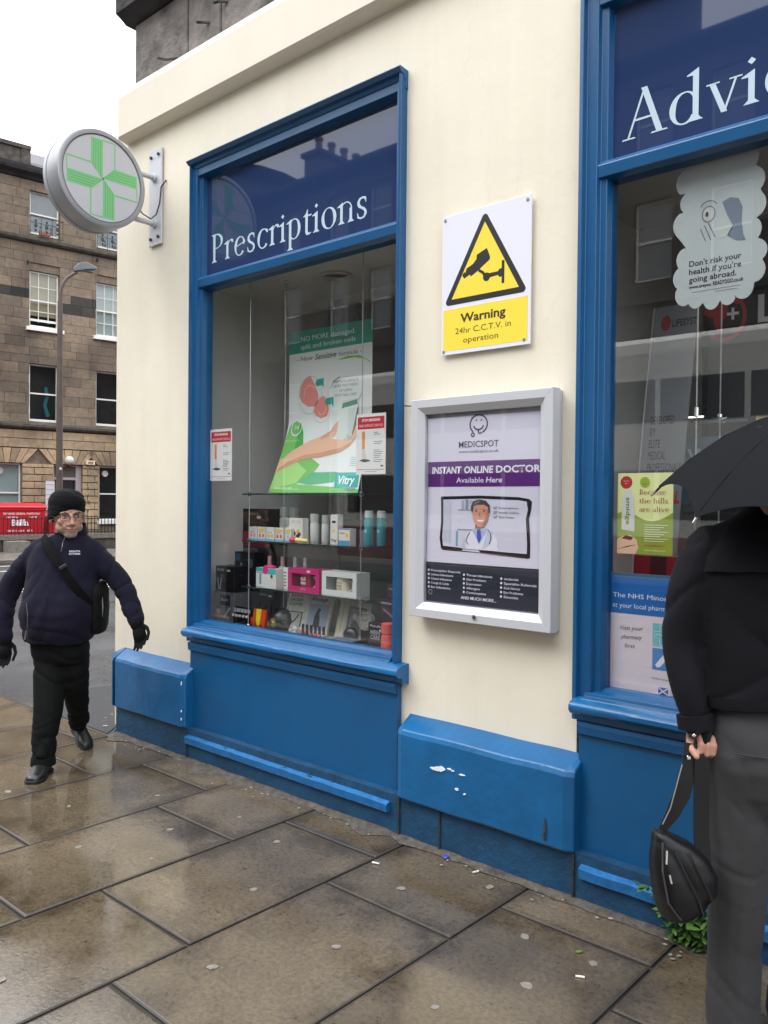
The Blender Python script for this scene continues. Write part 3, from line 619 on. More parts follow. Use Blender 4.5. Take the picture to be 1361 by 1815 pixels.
# stocked shelving far inside, dim
for (x0, x1, y) in ((-4.6, -2.6, 6.6), (-2.2, .2, 6.9), (-5.0, -3.4, 8.6), (.5, 2.8, 6.4), (-3.0, 1.5, 8.7)):
    u = T('shop_shelving', {-4.6: 'nearer dim stocked shelving seen behind the first window', -2.2: 'dim stocked shelving seen behind the second window', -5.0: 'farthest shelving against the shop\'s left back corner', .5: 'stocked shelving at the shop\'s right side', -3.0: 'long shelving along the back wall of the shop'}[x0], 'shelving', ((x0+x1)/2, y, .03), 'stocked shelving deep inside the shop')
    for z in (.3, .75, 1.2, 1.65, 2.1): B('shelf', x0, x1, y, y + .35, z, z + .025, C(120, 112, 100, .7), u)
    B('back_board', x0, x1, y + .35, y + .38, .03, 2.4, C(78, 66, 58, .8), u)
    mb = {}
    for z in (.325, .775, 1.225, 1.675):
        x = x0 + .02
        while x < x1 - .1:
            w_ = random.uniform(.05, .14); h = random.uniform(.1, .33); c = random.choice([(150,60,50),(170,160,140),(60,80,110),(120,130,90),(190,180,170),(90,50,60),(60,60,64)])
            mb.setdefault(c, MB()).box(x, x + w_*.9, y + .05, y + .2, z, z + h); x += w_
    for c, m_ in mb.items(): build('stock', m_, C(*c, .6), u, kind='stuff')
# ---- front pier fittings: thin black cable between window and case
o = build('wire', MB().tube([(-2.60, 3.062, 2.062), (-2.555, 3.05, 2.056), (-2.515, 3.045, 2.06)], .003, 6), black); tag(o, 'short black wire running from the window frame to the poster case', 'wire')

# ---------------------------------------------------------------- round pharmacy sign on its bracket
ps = T('pharmacy_sign', 'round grey projecting sign with a striped green cross', 'sign', (-4.76, 3.06, 3.26))
B('wall_plate', -4.835, -4.690, 3.062, 3.076, 3.262, 3.885, alu, ps, bevel=.003)
for (x, z) in ((-4.805, 3.84), (-4.72, 3.845), (-4.805, 3.305), (-4.72, 3.31)): build('bolt', MB().prism([(x + .010*math.cos(k*1.047), z + .010*math.sin(k*1.047)) for k in range(6)], 'y', 3.050, 3.063), iron, ps)
for z in (3.70, 3.40): build('arm', MB().tube([(-4.765, 3.062, z), (-4.765, 2.86, z)], .017, 14), alu, ps, smooth=True)
for z in (3.70, 3.40): build('arm_collar', MB().tube([(-4.765, 3.062, z), (-4.765, 3.045, z)], .028, 14), alu, ps, smooth=True)
cy, cz, rr = 2.655, 3.56, .295
def disc_x(prof, n=64): return MB().rings([[(x, cy + r*math.cos(2*math.pi*i/n), cz + r*math.sin(2*math.pi*i/n)) for i in range(n)] for x, r in prof])
build('casing', disc_x([(-4.872, rr - .03), (-4.877, rr - .02), (-4.872, rr), (-4.838, rr + .002), (-4.836, rr - .006), (-4.828, rr - .006), (-4.826, rr), (-4.715, rr), (-4.700, rr - .003), (-4.695, rr - .012), (-4.695, rr - .030), (-4.704, rr - .034)]), alu_sign, ps, smooth=True)
build('face_panel', disc_x([(-4.7025, rr - .034), (-4.7010, rr - .037), (-4.7005, rr - .040), (-4.7005, .001)]), C(200, 200, 204, .35), ps)
build('cable', MB().tube([(-4.765, 2.925, 3.50), (-4.765, 2.97, 3.445), (-4.76, 3.03, 3.425), (-4.72, 3.045, 3.45), (-4.69, 3.05, 3.52), (-4.683, 3.055, 3.62), (-4.655, 3.075, 3.665)], .0045, 6), black, ps, smooth=True)
build('rim_line', MB().tube([(-4.7000, cy + (rr - .036)*math.cos(2*math.pi*i/64), cz + (rr - .036)*math.sin(2*math.pi*i/64)) for i in range(65)], .0022, 5), C(110, 110, 116, .4), ps)
sg = Sheet(ps, (-4.7003, cy, cz), (0, 1, 0), (0, 0, 1), (1, 0, 0)); grn = C(132, 204, 138); gdk = C(104, 178, 114)
W_, L_ = .080, .234
def rot4(pts, k):
    for _ in range(k): pts = [(p[1], -p[0]) for p in pts]
    return pts
for k in range(4):
    # each arm: a solid green half and an outlined half
    solid = [(0, 0), (-W_, W_*.95), (-W_, L_), (0, L_)]; sg.poly('cross_arm', rot4(solid, k), grn, 1)
    sg.strokes('cross_stripe', [rot4([(-W_*f, L_ - .008), (-W_*f, W_*f*.95)], k) for f in (.2, .4, .6, .8)], .0045, gdk, 2)
    sg.strokes('cross_outline', [rot4([(0, 0), (W_, W_*.95), (W_, L_), (0, L_)], k)], .009, grn, 2)

# ---------------------------------------------------------------- CCTV warning sign
cc = T('warning_sign', 'white and yellow CCTV warning sign screwed to the cream wall', 'sign', (-2.14, 3.07, 2.28))
B('sign_board', -2.380, -1.900, 3.060, 3.066, 2.278, 2.918, C(228, 228, 240, .3), cc, bevel=.001)
sg = Sheet(cc, (-2.380, 3.0598, 2.278)); yel = C(246, 219, 72, .35); blk = C(34, 34, 38, .4)
def rtri(cx, y0, y1, hw, r, n=6):
    # rounded triangle, apex up
    import math as m_
    A = [(cx, y1), (cx - hw, y0), (cx + hw, y0)]; o = []
    for i in range(3):
        p, a, b = Vector(A[i]), Vector(A[i-1]), Vector(A[(i+1) % 3]); u = (a - p).normalized(); v = (b - p).normalized()
        half = u.angle(v)/2; c = p + (u + v).normalized() * (r/m_.sin(half)); t0 = p + u*(r/m_.tan(half)); t1 = p + v*(r/m_.tan(half))
        a0 = m_.atan2(*(t0 - c).yx); a1 = m_.atan2(*(t1 - c).yx); d = (a1 - a0 + m_.pi) % (2*m_.pi) - m_.pi
        o += [(c.x + r*m_.cos(a0 + d*k/n), c.y + r*m_.sin(a0 + d*k/n)) for k in range(n + 1)]
    return o
sg.poly('triangle_border', rtri(.240, .226, .622, .226, .016), blk, 1); sg.poly('triangle_field', rtri(.240, .252, .572, .181, .001, 2), yel, 2)
sg.poly('camera_symbol', [(.118,.352),(.128,.366),(.136,.362),(.142,.380),(.176,.394),(.196,.412),(.198,.432),(.252,.452),(.262,.430),(.270,.408),(.268,.398),(.234,.378),(.206,.360),(.166,.340),(.160,.350),(.146,.344),(.130,.336)], blk, 3)
sg.poly('camera_symbol', [(.212,.366),(.238,.350),(.248,.336),(.250,.318),(.240,.322),(.228,.342),(.206,.356)], blk, 4)
sg.disc('camera_symbol', .252, .324, .019, blk, 3.5); sg.poly('camera_symbol', [(.262,.338),(.312,.338),(.320,.348),(.332,.348),(.332,.382),(.346,.382),(.346,.282),(.332,.282),(.332,.312),(.320,.312),(.312,.322),(.262,.318)], blk, 3)
sg.rect('yellow_panel', .012, .018, .466, .208, yel, 1); txd = C(58, 40, 20, .5)
sg.text('Warning', .232, .140, .038, txd, al='C', width=.245, bold=.028); sg.text('24hr C.C.T.V. in', .232, .090, .026, txd, al='C', width=.30); sg.text('operation', .222, .046, .026, txd, al='C', width=.19)
for (u, v) in ((.018, .622), (.460, .618), (.016, .016), (.450, .022)):
    x, z = -2.38 + u, 2.278 + v; build('screw', MB().tube([(x, 3.0605, z), (x, 3.0565, z)], [.0085, .006], 10), C(150, 150, 152, .35, .6), cc, smooth=True)
for (u, v) in ((.016, .618), (.012, .012)): pass

# ---------------------------------------------------------------- lockable poster case
pc = T('poster_case', 'silver lockable poster case with a purple and white online doctor poster', 'poster case', (-2.12, 3.05, 1.06))
a, b, c, d = -2.503, -1.745, 1.062, 2.074; yb, yf = 3.078, 2.992
B('back_tray', a + .006, b - .006, 3.046, 3.079, c + .006, d - .006, alu, pc)
fw = .070
def mitre(p0, p1, q0, q1):
    """one frame member: outer edge p0-p1, inner edge q0-q1, sloping inwards"""
    def col(o_, i_):
        m1 = o_.lerp(i_, .28); m2 = o_.lerp(i_, .55)
        return [Vector((o_.x, 3.05, o_.y)), Vector((o_.x, yf + .006, o_.y)), Vector((m1.x*.1 + o_.x*.9, yf, m1.y*.1 + o_.y*.9)), Vector((m2.x, yf, m2.y)), Vector((i_.x, yf + .020, i_.y)), Vector((i_.x, 3.05, i_.y))]
    return MB().rings([col(p0, q0), col(p1, q1)])
V2 = Vector
co = [V2((a, c)), V2((b, c)), V2((b, d)), V2((a, d))]; ci = [V2((a+fw, c+fw)), V2((b-fw, c+fw)), V2((b-fw, d-fw)), V2((a+fw, d-fw))]
for k in range(4): build('frame_member', mitre(co[k], co[(k+1) % 4], ci[k], ci[(k+1) % 4]), alu, pc, bevel=.0015, seg=2)
build('lock', MB().tube([(-2.125, 2.9925, c + .030), (-2.125, 2.987, c + .030)], [.013, .011], 16), chrome, pc, smooth=True)
build('lock', MB().tube([(-2.125, 2.9868, c + .030), (-2.125, 2.9855, c + .030)], .005, 10), black, pc, smooth=True)
# the poster waves a little in its case
PW, PH = b - a - 2*fw, d - c - 2*fw
def pfn(u, v, h, a=a, c=c, fw=fw): return (a + fw + u, 3.034 - .0035*math.sin(v*9.5 + u*2.2) - .002*math.sin(u*8) - h, c + fw + v)
po = T('poster', 'purple and white online doctor poster inside the silver case', 'poster', (-2.12, 3.034, c + fw)); sg = Sheet(po, (a+fw, 3.034, c+fw), fn=pfn, gap=.0005)
paper = M('glossy_poster_paper', (0.74, 0.73, 0.82), .25)
def grect(s_, name, u0, v0, u1, v1, m, l, nu=10, nv=24):
    vs = [s_.P(u0 + (u1-u0)*i/nu, v0 + (v1-v0)*j/nv, l) for j in range(nv+1) for i in range(nu+1)]
    fs = [(j*(nu+1)+i, j*(nu+1)+i+1, (j+1)*(nu+1)+i+1, (j+1)*(nu+1)+i) for j in range(nv) for i in range(nu)]
    me = bpy.data.meshes.new(name); me.from_pydata(vs, [], fs); me.update(); me.shade_smooth(); me.materials.append(m); o = bpy.data.objects.new(name, me); link(o); o.parent = s_.p; OFF[o.name] = s_.base; return o
grect(sg, 'poster_paper', .002, .002, PW - .002, PH - .018, paper, 0)
ppl = C(92, 38, 120, .3); wht = C(232, 230, 240, .35); pdk = C(82, 60, 110, .4); dgr = C(46, 50, 62, .3)
grect(sg, 'purple_band', .004, .537, PW - .004, .652, ppl, 2, 10, 6); grect(sg, 'dark_band', .002, .004, PW - .002, .188, dgr, 2, 10, 8)
cx = PW*.50
cx = .292
sg.strokes('smile_logo', [arc(cx, .814, .046, .042, -62, 232, 28), arc(cx, .812, .026, .022, 190, 350, 12), arc(cx - .030, .768, .008, .008, 0, 360, 10), [(cx - .002, .790), (cx, .777), (cx + .004, .773), (cx + .018, .776)]], .0065, pdk, 2)
sg.disc('smile_logo', cx - .012, .832, .004, pdk, 2); sg.disc('smile_logo', cx + .014, .832, .004, pdk, 2)
sg.text('MEDICSPOT', cx, .713, .027, C(70, 60, 95), al='C', width=.213, bold=.004, l=3); sg.text('www.medicspot.co.uk', cx, .6885, .0125, C(84, 78, 104), al='C', width=.213, l=3)
sg.text('INSTANT', .028, .598, .029, wht, width=.172, bold=.035, shear=.12, l=4); sg.text('ONLINE', .214, .598, .029, wht, width=.158, bold=.035, shear=.12, l=4); sg.text('DOCTOR', .386, .598, .029, wht, width=.224, bold=.03, l=4)
sg.text('Available', .170, .555, .023, wht, width=.150, bold=.006, l=4); sg.text('Here', .332, .555, .023, wht, width=.085, bold=.02, shear=.15, l=4)
sg0 = sg; sg = Sheet(po, (0, 0, 0), fn=lambda u, v, h: pfn(u, .229 + (v - .230)*.77, h), gap=.0005)
# tablet computer with a smiling doctor on its screen
tab = [(.088,.262),(.078,.32),(.084,.42),(.082,.50),(.080,.568),(.086,.572),(.30,.578),(.50,.570),(.552,.560),(.566,.545),(.562,.50),(.552,.45),(.556,.38),(.560,.30),(.560,.236),(.552,.230),(.30,.246),(.10,.252)]
sg.poly('tablet', tab, C(34, 34, 40, .2), 3); scr = [(.100,.278),(.094,.33),(.098,.42),(.096,.553),(.30,.560),(.50,.552),(.540,.545),(.546,.50),(.536,.45),(.540,.38),(.544,.31),(.544,.256),(.30,.264)]
sg.poly('tablet_screen', scr, C(214, 214, 226, .3), 4)
for (u0, v0, u1, v1, c_) in ((.10,.30,.14,.552,(196,200,214)), (.18,.49,.27,.496,(150,154,166)), (.18,.375,.27,.382,(150,154,166)), (.20,.497,.215,.55,(170,174,186)), (.222,.497,.238,.555,(140,146,160)), (.245,.497,.262,.55,(176,178,190)), (.172,.28,.182,.37,(96,176,200))): sg.rect('office_background', u0, v0, u1, v1, C(*c_), 5)
sg.poly('doctor_coat', [(.205,.268),(.215,.330),(.245,.362),(.285,.385),(.335,.388),(.375,.360),(.395,.320),(.400,.262)], C(232, 234, 244), 6)
sg.poly('doctor_shirt', [(.262,.375),(.280,.400),(.330,.400),(.345,.385),(.300,.300)], C(170, 190, 228), 7); sg.poly('doctor_tie', [(.288,.385),(.306,.388),(.312,.335),(.300,.300),(.288,.335)], C(72, 92, 176), 8)
sg.poly('doctor_neck', [(.278,.385),(.276,.430),(.330,.430),(.326,.392),(.300,.384)], C(196, 132, 108), 8.5)
sg.poly('doctor_face', [(.262,.495),(.264,.455),(.272,.425),(.290,.400),(.306,.395),(.326,.405),(.342,.430),(.350,.462),(.350,.500),(.338,.525),(.275,.525)], C(212, 150, 124), 9)
sg.poly('doctor_hair', [(.258,.478),(.254,.515),(.266,.545),(.300,.556),(.335,.548),(.354,.522),(.356,.480),(.349,.478),(.345,.512),(.325,.526),(.285,.526),(.268,.514),(.264,.480)], C(74, 68, 68), 10)
sg.poly('face_shadow', [(.326,.405),(.342,.430),(.350,.462),(.350,.500),(.340,.505),(.336,.462),(.326,.430),(.312,.408)], C(178, 116, 94), 9.5); sg.poly('neck_shadow', [(.278,.392),(.279,.412),(.306,.402),(.328,.412),(.326,.394),(.300,.386)], C(150, 92, 74), 8.8); sg.poly('hair_light', [(.262,.515),(.275,.542),(.305,.550),(.300,.538),(.280,.528)], C(120, 116, 118), 10.5); sg.poly('coat_shadow', [(.205,.268),(.215,.330),(.225,.340),(.228,.268)], C(196, 200, 214), 6.5); sg.poly('coat_lapel', [(.345,.388),(.375,.360),(.352,.300),(.318,.268),(.330,.330)], C(206, 210, 222), 7.5)
sg.poly('doctor_smile', [(.284,.438),(.296,.428),(.316,.428),(.328,.440),(.306,.436)], C(244, 240, 238), 10); sg.strokes('doctor_features', [[(.274,.494),(.290,.498)], [(.314,.498),(.334,.494)], [(.303,.480),(.300,.458),(.310,.456)]], .003, C(120, 74, 60), 10)
for u in (.282, .324): sg.disc('doctor_eye', u, .486, .004, C(50, 36, 34), 10)
sg.strokes('stethoscope', [[(.345,.385),(.360,.360),(.362,.330),(.355,.300)], [(.250,.362),(.236,.340),(.230,.310),(.244,.292)]], .004, C(44, 46, 60), 9)
for i, s_ in enumerate(('Prescriptions', 'Health Advice', 'Sick Notes')):
    v = .502 - .026*i; sg.strokes('tick_box', [[(.374, v), (.388, v), (.388, v+.012), (.374, v+.012), (.374, v)], [(.376, v+.007), (.381, v+.002), (.392, v+.015)]], .002, C(50, 50, 60), 6); sg.text(s_, .400, v, .0115, C(96, 96, 110), width=(.098, .104, .078)[i], bold=.01, l=6)
sg = sg0
cols = ((.018, ('Prescription Requests', 'Urine Infections', 'Chest Infection', 'Cough & Colds', 'Ear Infections')), (.222, ('Throat Infections', 'Skin Problems', 'Depression', 'Allergies', 'Contraception')), (.420, ('Arthritis', 'Specialist Referrals', 'Sick Notes', 'Eye Problems', 'Sinusitis')))
for u, L in cols:
    for i, s_ in enumerate(L):
        v = .145 - .0195*i - .010*(u > .1) - .004*(u > .4); sg.disc('bullet', u, v + .005, .0055, wht, 3, n=12); sg.text(s_, u + .014, v, .0098, wht, width=.0088*len(s_)*.92, bold=.012, l=4)
sg.text('AND MUCH MORE...', .205, .030, .013, wht, width=.19, bold=.02, l=4)
sg.strokes('round_mark', [arc(.028, .048, .010, .011, 0, 360, 14)], .0012, wht, 4)
B('perspex_front', a + fw - .004, b - fw + .004, 3.016, 3.019, c + fw - .004, d - fw + .004, perspex, pc, label='clear front sheet of the poster case')
# ---------------------------------------------------------------- stone tenement at the end of the side street
def unit_stone(name, m, bev=.02):
    me = mesh_of(MB().box(-.5, .5, -.5, .5, -.5, .5), name); me.materials.append(m); return me
def place(me, name, parent, c, d, label=None):
    o = bpy.data.objects.new(name, me); link(o); o.parent = parent; o.location = c; o.scale = d; OFF[o.name] = Vector((0, 0, 0)); tag(o, label); return o
bt = T('tenement', 'brown sandstone tenement with sash windows at the end of the side street', 'tenement', (-25.9286, 13.0605, 0), rz=R(82.3), local=True)
U0, U1 = -8.0, 7.5
wcols = [-6.85 + 2.15*k for k in range(7)]       # window column centres, two of them in view
wcols = [-.39 + 2.16*k for k in range(-3, 4)]
holes = []
for u in wcols:
    holes += [(u - .47, u + .47, 4.05, 5.90), (u - .47, u + .47, 7.04, 8.86), (u - .47, u + .47, 10.02, 11.40)]
gholes = [(-3.9, -3.0, .2, 2.70), (-2.0, -1.08, .85, 2.70), (-.10, .84, .1, 2.70), (1.42, 2.36, .85, 2.70), (3.6, 4.5, .85, 2.70)]
mb = wall_holes(MB(), U0, U1, 0, 12.0, .06, .35, holes + gholes); build('wall', mb, joint, bt)
B('core', U0, U1, .75, 9, 0, 11.9, C(34, 30, 28, .9), bt)
for z in (3.4, 6.4, 9.4): B('floor', U0, U1, .352, .75, z, z + .2, C(40, 36, 32, .9), bt)
st_t, st_p, st_d = unit_stone('stone', tan_stone), unit_stone('stone', pale_stone), unit_stone('stone', sooty_block)
random.seed(17)
rest = MB(); count = 0
def hits(a, b, c, d, hs):
    """cut the span a..b of a course at the openings"""
    segs = [(a, b)]
    for h in hs:
        if h[3] <= c + .02 or h[2] >= d - .02: continue
        out = []
        for s_ in segs:
            if h[1] <= s_[0] or h[0] >= s_[1]: out.append(s_); continue
            if h[0] > s_[0]: out.append((s_[0], h[0]))
            if h[1] < s_[1]: out.append((h[1], s_[1]))
        segs = out
    return [s_ for s_ in segs if s_[1] - s_[0] > .04]
z = 3.98; rows = []
while z < 11.66:
    h = random.choice([.26, .30, .33, .29])
    if 9.55 < z + h < 9.95 or z + h > 11.5: h = max((9.70 if z < 9.7 else 11.68) - z, .1)
    if abs(z + h - 9.70) < .01: rows.append((z, z + h)); z = 9.90; continue
    rows.append((z, z + h)); z += h
dark_at = [(-3, -.9, 8.02, 8.3), (.42, 1.25, 8.0, 8.28), (.42, 1.25, 7.55, 7.82), (.42, 1.26, 4.45, 4.72)]
for (z0, z1) in rows:
    u = U0 + random.uniform(0, .5)
    while u < U1:
        L = random.uniform(.42, .95); u1 = min(u + L, U1)
        for a, b in hits(u, u1, z0, z1, holes):
            inview = -2.3 < (a+b)/2 < 2.4
            if inview and count < 262:
                me = st_t
                if any(q[0] < (a+b)/2 < q[1] and q[2] < (z0+z1)/2 < q[3] for q in dark_at): me = st_d
                place(me, 'stone', bt, ((a+b)/2, .05 + random.uniform(-.004, .004), (z0+z1)/2), (b - a - .009, .07, z1 - z0 - .009)); count += 1
            else: rest.box(a + .006, b - .006, .012, .08, z0 + .006, z1 - .006)
        u = u1
# ground floor: channelled blocks, splayed lintel stones, plain band
def pier(a, b):
    z = .1; k = 0
    while z < 2.68:
        z1 = min(z + .225, 2.70); cut = [a, (a+b)/2 + (.12 if k % 2 else -.12), b] if b - a > .4 else [a, b]
        for p, q in zip(cut, cut[1:]):
            if -2.3 < (p+q)/2 < 2.4 and z > .5: place(st_p, 'stone', bt, ((p+q)/2, .03, (z+z1)/2), (q - p - .02, .12, z1 - z - .028))
            else: rest.box(p + .01, q - .01, -.02, .08, z + .012, z1 - .012)
        z = z1; k += 1
for a, b in ((U0, -3.9), (-3.0, -2.0), (-1.08, -.10), (.84, 1.42), (2.36, 3.6), (4.5, U1)): pier(a, b)
for c_ in (-3.45, -1.54, .37, 1.89, 4.05):      # voussoirs fan over each opening
    for k in range(-3, 4):
        t0, t1 = (k - .5)*.155, (k + .5)*.155; f = 1.75
        pts = [(c_ + t0 + .008, 2.71), (c_ + t1 - .008, 2.71), (c_ + t1*f - .012, 3.17), (c_ + t0*f + .012, 3.17)]
        pts = [(min(max(p[0], c_ - .95), c_ + .95), p[1]) for p in pts]
        build('voussoir', MB().prism(pts, 'y', -.03, .08), pale_stone, bt)
u = U0
while u < U1:
    L = random.uniform(.9, 1.3); 
    if -2.8 < u < 2.4: place(st_p, 'band_stone', bt, (u + L/2, .03, 3.34), (L - .01, .11, .27)); place(st_p, 'band_stone', bt, (u + L/2 + .3, .03, 3.62), (L - .01, .10, .25))
    else: rest.box(u, u + L - .01, -.02, .08, 3.2, 3.47); rest.box(u, u + L - .01, -.02, .08, 3.5, 3.74)
    u += L
build('far_stones', rest, tan_stone, bt, kind='stuff')
build('string_course', MB().prism([(.08, 3.76), (-.06, 3.80), (-.12, 3.86), (-.12, 3.93), (.0, 3.975), (.08, 3.98)], 'x', U0, U1), string_mat, bt)
build('string_course', MB().prism([(.08, 9.70), (-.08, 9.72), (-.14, 9.78), (-.14, 9.84), (.0, 9.89), (.08, 9.895)], 'x', U0, U1), string_mat, bt)
build('cornice', MB().prism([(.34, 11.69), (-.03, 11.70), (-.10, 11.78), (-.30, 11.84), (-.34, 11.92), (-.36, 12.02), (.34, 12.06)], 'x', U0, U1), soot_dark, bt)
build('parapet', MB().box(U0, -.88, -.02, .3, 12.062, 12.60), string_mat, bt); B('parapet_cap', U0, -.86, -.08, .36, 12.601, 12.72, string_mat, bt); B('parapet_pier', -1.15, -.87, -.06, -.021, 12.062, 12.60, string_mat, bt)
build('roof', MB().prism([(-.10, 12.065), (8.6, 12.065), (4.2, 14.2)], 'x', U0, U1), M('slate_roof', (0.055, 0.052, 0.062), .6, var=.4, scale=8, bump=.6, bscale=12), bt)
for j in range(6):   # slates above the gutter where the parapet stops
    zz = 12.09 + .09*j; yy = -.08 + .19*j
    for k in range(12):
        u = -.84 + .27*k + (.13 if j % 2 else 0)
        if u < 2.2: build('slate', MB().obox((u + .13, yy, zz + .02), (.26, .26, .018), rx=R(26)), string_mat, bt)
dgl = glass_mat('tenement_glass', (0.85, 0.88, 0.88), 1.1); dark_in = C(24, 24, 26, .9)
def sash(parent, u0, u1, z0, z1, cols=1, rows=1, blind_sky_panel=None, open_=0.0, y=.14, label=None, glassm=None):
    t = .045; f = build('window', wall_holes(MB(), u0, u1, z0, z1, y, y + .09, [(u0 + t, u1 - t, z0 + t*1.6, z1 - t)]), white_paint, parent, label)
    zm = (z0 + z1)/2 - .02
    B('meeting_rail', u0 + t, u1 - t, y + .01, y + .06, zm - .022, zm + .022, white_paint, f)
    g0_ = B('glass', u0 + t - .002, u1 - t + .002, y + .03, y + .034, z0 + t + open_, z1 - t + .002, glassm or dgl, f)
    if open_: B('lower_rail', u0 + t, u1 - t, y + .01, y + .06, z0 + t*1.6 + open_, z0 + t*1.6 + open_ + .07, white_paint, f)
    for i in range(1, cols):
        x = u0 + (u1-u0)*i/cols; B('glazing_bar', x - .01, x + .01, y + .012, y + .028, z0 + t + open_, z1 - t, white_paint, f)
    for j in range(1, rows):
        for zc in (z0 + t + open_ + (zm - z0 - t - open_)*j/rows, zm + (z1 - t - zm)*j/rows): B('glazing_bar', u0 + t, u1 - t, y + .012, y + .027, zc - .009, zc + .009, white_paint, f)
    if blind_sky_panel: B('blind_sky_panel', u0 + t, u1 - t, y + .10, y + .11, z0 + blind_sky_panel[0], z1 - t, blind_sky_panel[1], f)
    B('room_shade_panel', u0 - .05, u1 + .05, y + .30, y + .32, z0 - .05, z1 + .05, dark_in, f)  # dark sheet whose colour stands in for the unlit room
    return f
for k, u in enumerate(wcols):
    a, b = u - .46, u + .46
    f = sash(bt, a, b, 4.06, 5.89)
    f.name = 'window'
    if k == 3: build('cloth', MB().tube([(u + .12, .28, 5.2), (u + .17, .29, 4.9), (u + .10, .29, 4.6), (u + .20, .29, 4.25)], [.05, .07, .06, .08], 8), C(30, 120, 130, .8), f)
    sash(bt, a, b, 7.06, 8.85, 3, 2, (.40 if k == 3 else .02, C(196, 172, 140, .8) if k == 3 else C(205, 208, 205, .8)), .14 if k == 3 else 0)
    B('sill', a - .13, b + .13, -.10, .13, 6.93, 7.045, white_paint, bt)
    sash(bt, a, b, 10.03, 11.39, 1, 1, (.0, C(120, 124, 130, .3)))  # grey panel, no real blind: sky reflection in the top panes put into colour
    if k in (2, 3, 4, 5):
        bc = build('balcony', MB().box(a - .06, b + .06, -.16, -.13, 10.52, 10.545), iron, bt, label='small black iron window balcony')
        m_ = MB()
        for q in range(7):
            x = a - .05 + (b - a + .10)*q/6
            if q % 2: m_.ell((x, -.145, 10.25), (.055, .012, .075), 8, 6); m_.ell((x, -.145, 10.40), (.035, .012, .05), 8, 6); m_.ell((x, -.145, 10.10), (.03, .012, .05), 8, 6)
            else: m_.tube([(x, -.145, 9.90), (x, -.145, 10.53)], .009, 5)
        m_.box(a - .06, b + .06, -.155, -.135, 9.93, 9.95); build('baluster', m_, iron, bc, kind='stuff')
B('flower_box', -.60, -.25, -.11, -.02, 10.0, 10.10, C(150, 90, 76, .8), bt)
# ground floor openings
gw = sash(bt, -1.99, -1.09, .86, 2.69, 1, 1, (.0, C(190, 204, 206, .4)), 0, label='ground floor window with pale covered panes'); gw2 = sash(bt, 1.43, 2.35, .86, 2.69, label='dark ground floor window with a round vent')
sash(bt, -3.89, -3.01, .9, 2.69); sash(bt, 3.61, 4.49, .86, 2.69)
for (f, u) in ((gw, -1.72), (gw2, 1.66)): build('vent', MB().rings([[(u + r*math.cos(2*math.pi*i/20), y, 2.44 + r*math.sin(2*math.pi*i/20)) for i in range(20)] for y, r in ((.17, .10), (.10, .10), (.10, .075), (.13, .072), (.13, .002))]), C(188, 188, 184, .4), f, smooth=True)
B('sill', 1.34, 2.44, -.04, .13, .74, .855, white_paint, bt)
dr = build('door', MB().box(.10, .60, .14, .18, .1, 2.20), C(26, 24, 26, .5), bt, label='dark open street door')
mbx = wall_holes(MB(), -.10, .84, .1, 2.69, .10, .22, [(-.04, .66, .1, 2.20), (-.04, .66, 2.28, 2.64)]); build('door_frame', mbx, C(168, 158, 162, .6), bt); B('fanlight', -.05, .67, .15, .16, 2.27, 2.65, C(92, 86, 80, .3), bt); B('door_leaf', -.04, .08, .15, .19, .1, 2.20, C(84, 60, 52, .6), bt)
build('globe_lamp', MB().ell((.36, -.14, 2.83), .15), C(208, 204, 196, .3), bt, smooth=True); B('lamp_bracket', .33, .39, -.03, .0, 2.62, 2.72, iron, bt)
B('alarm_box', .93, 1.22, -.12, -.031, 2.72, 2.86, C(222, 206, 176, .5), bt); B('alarm_label', .99, 1.16, -.124, -.121, 2.745, 2.82, C(150, 120, 110, .5), bt)
B('notice_panel', -.36, -.08, -.05, -.031, 1.2, 2.14, C(206, 204, 212, .4), bt)
for z in (2.02, 1.86, 1.70, 1.54, 1.38): B('notice_line', -.34, -.10, -.053, -.051, z, z + .012, C(120, 118, 130), bt)
for (z, q) in ((1.93, .05), (1.67, .05), (1.43, .09), (1.18, .05)): B('entry_panel', 1.0, 1.0 + q, -.05, -.031, z, z + q, C(112, 92, 60, .4), bt)
for (u, z) in ((-.95, 9.0), (1.28, 9.5)): B('wall_bracket', u, u + .03, -.12, .0, z, z + .12, iron, bt)
# area wall and railings in front
rw = T('area_railings', 'black iron railings on a low stone wall before the tenement', 'railings', (-25.9286, 13.0605, 0), rz=R(82.3), local=True)
B('coping', -8, 7.5, -3.2, -2.85, .42, .55, kerbm, rw); B('low_wall', -8, 7.5, -3.15, -2.9, 0, .419, string_mat, rw)
B('step_block', -2.55, -2.0, -3.75, -3.21, 0, .40, M('grey_step', (0.2, .18, .155), .8, var=.3, scale=8), rw); B('step_block', -1.95, -1.2, -3.65, -3.21, 0, .22, kerbm, rw)
B('top_rail', -8, 7.5, -3.04, -3.01, .99, 1.015, iron, rw); B('bottom_rail', -8, 7.5, -3.04, -3.01, .60, .62, iron, rw)
bar = mesh_of(MB().tube([(0, 0, .552), (0, 0, 1.05), (0, 0, 1.10)], [.012, .012, .002], 6), 'railing_bar'); bar.materials.append(iron)
for k in range(150):
    o = bpy.data.objects.new('railing_bar', bar); link(o); o.parent = rw; o.location = (-7.95 + .103*k, -3.025, 0)
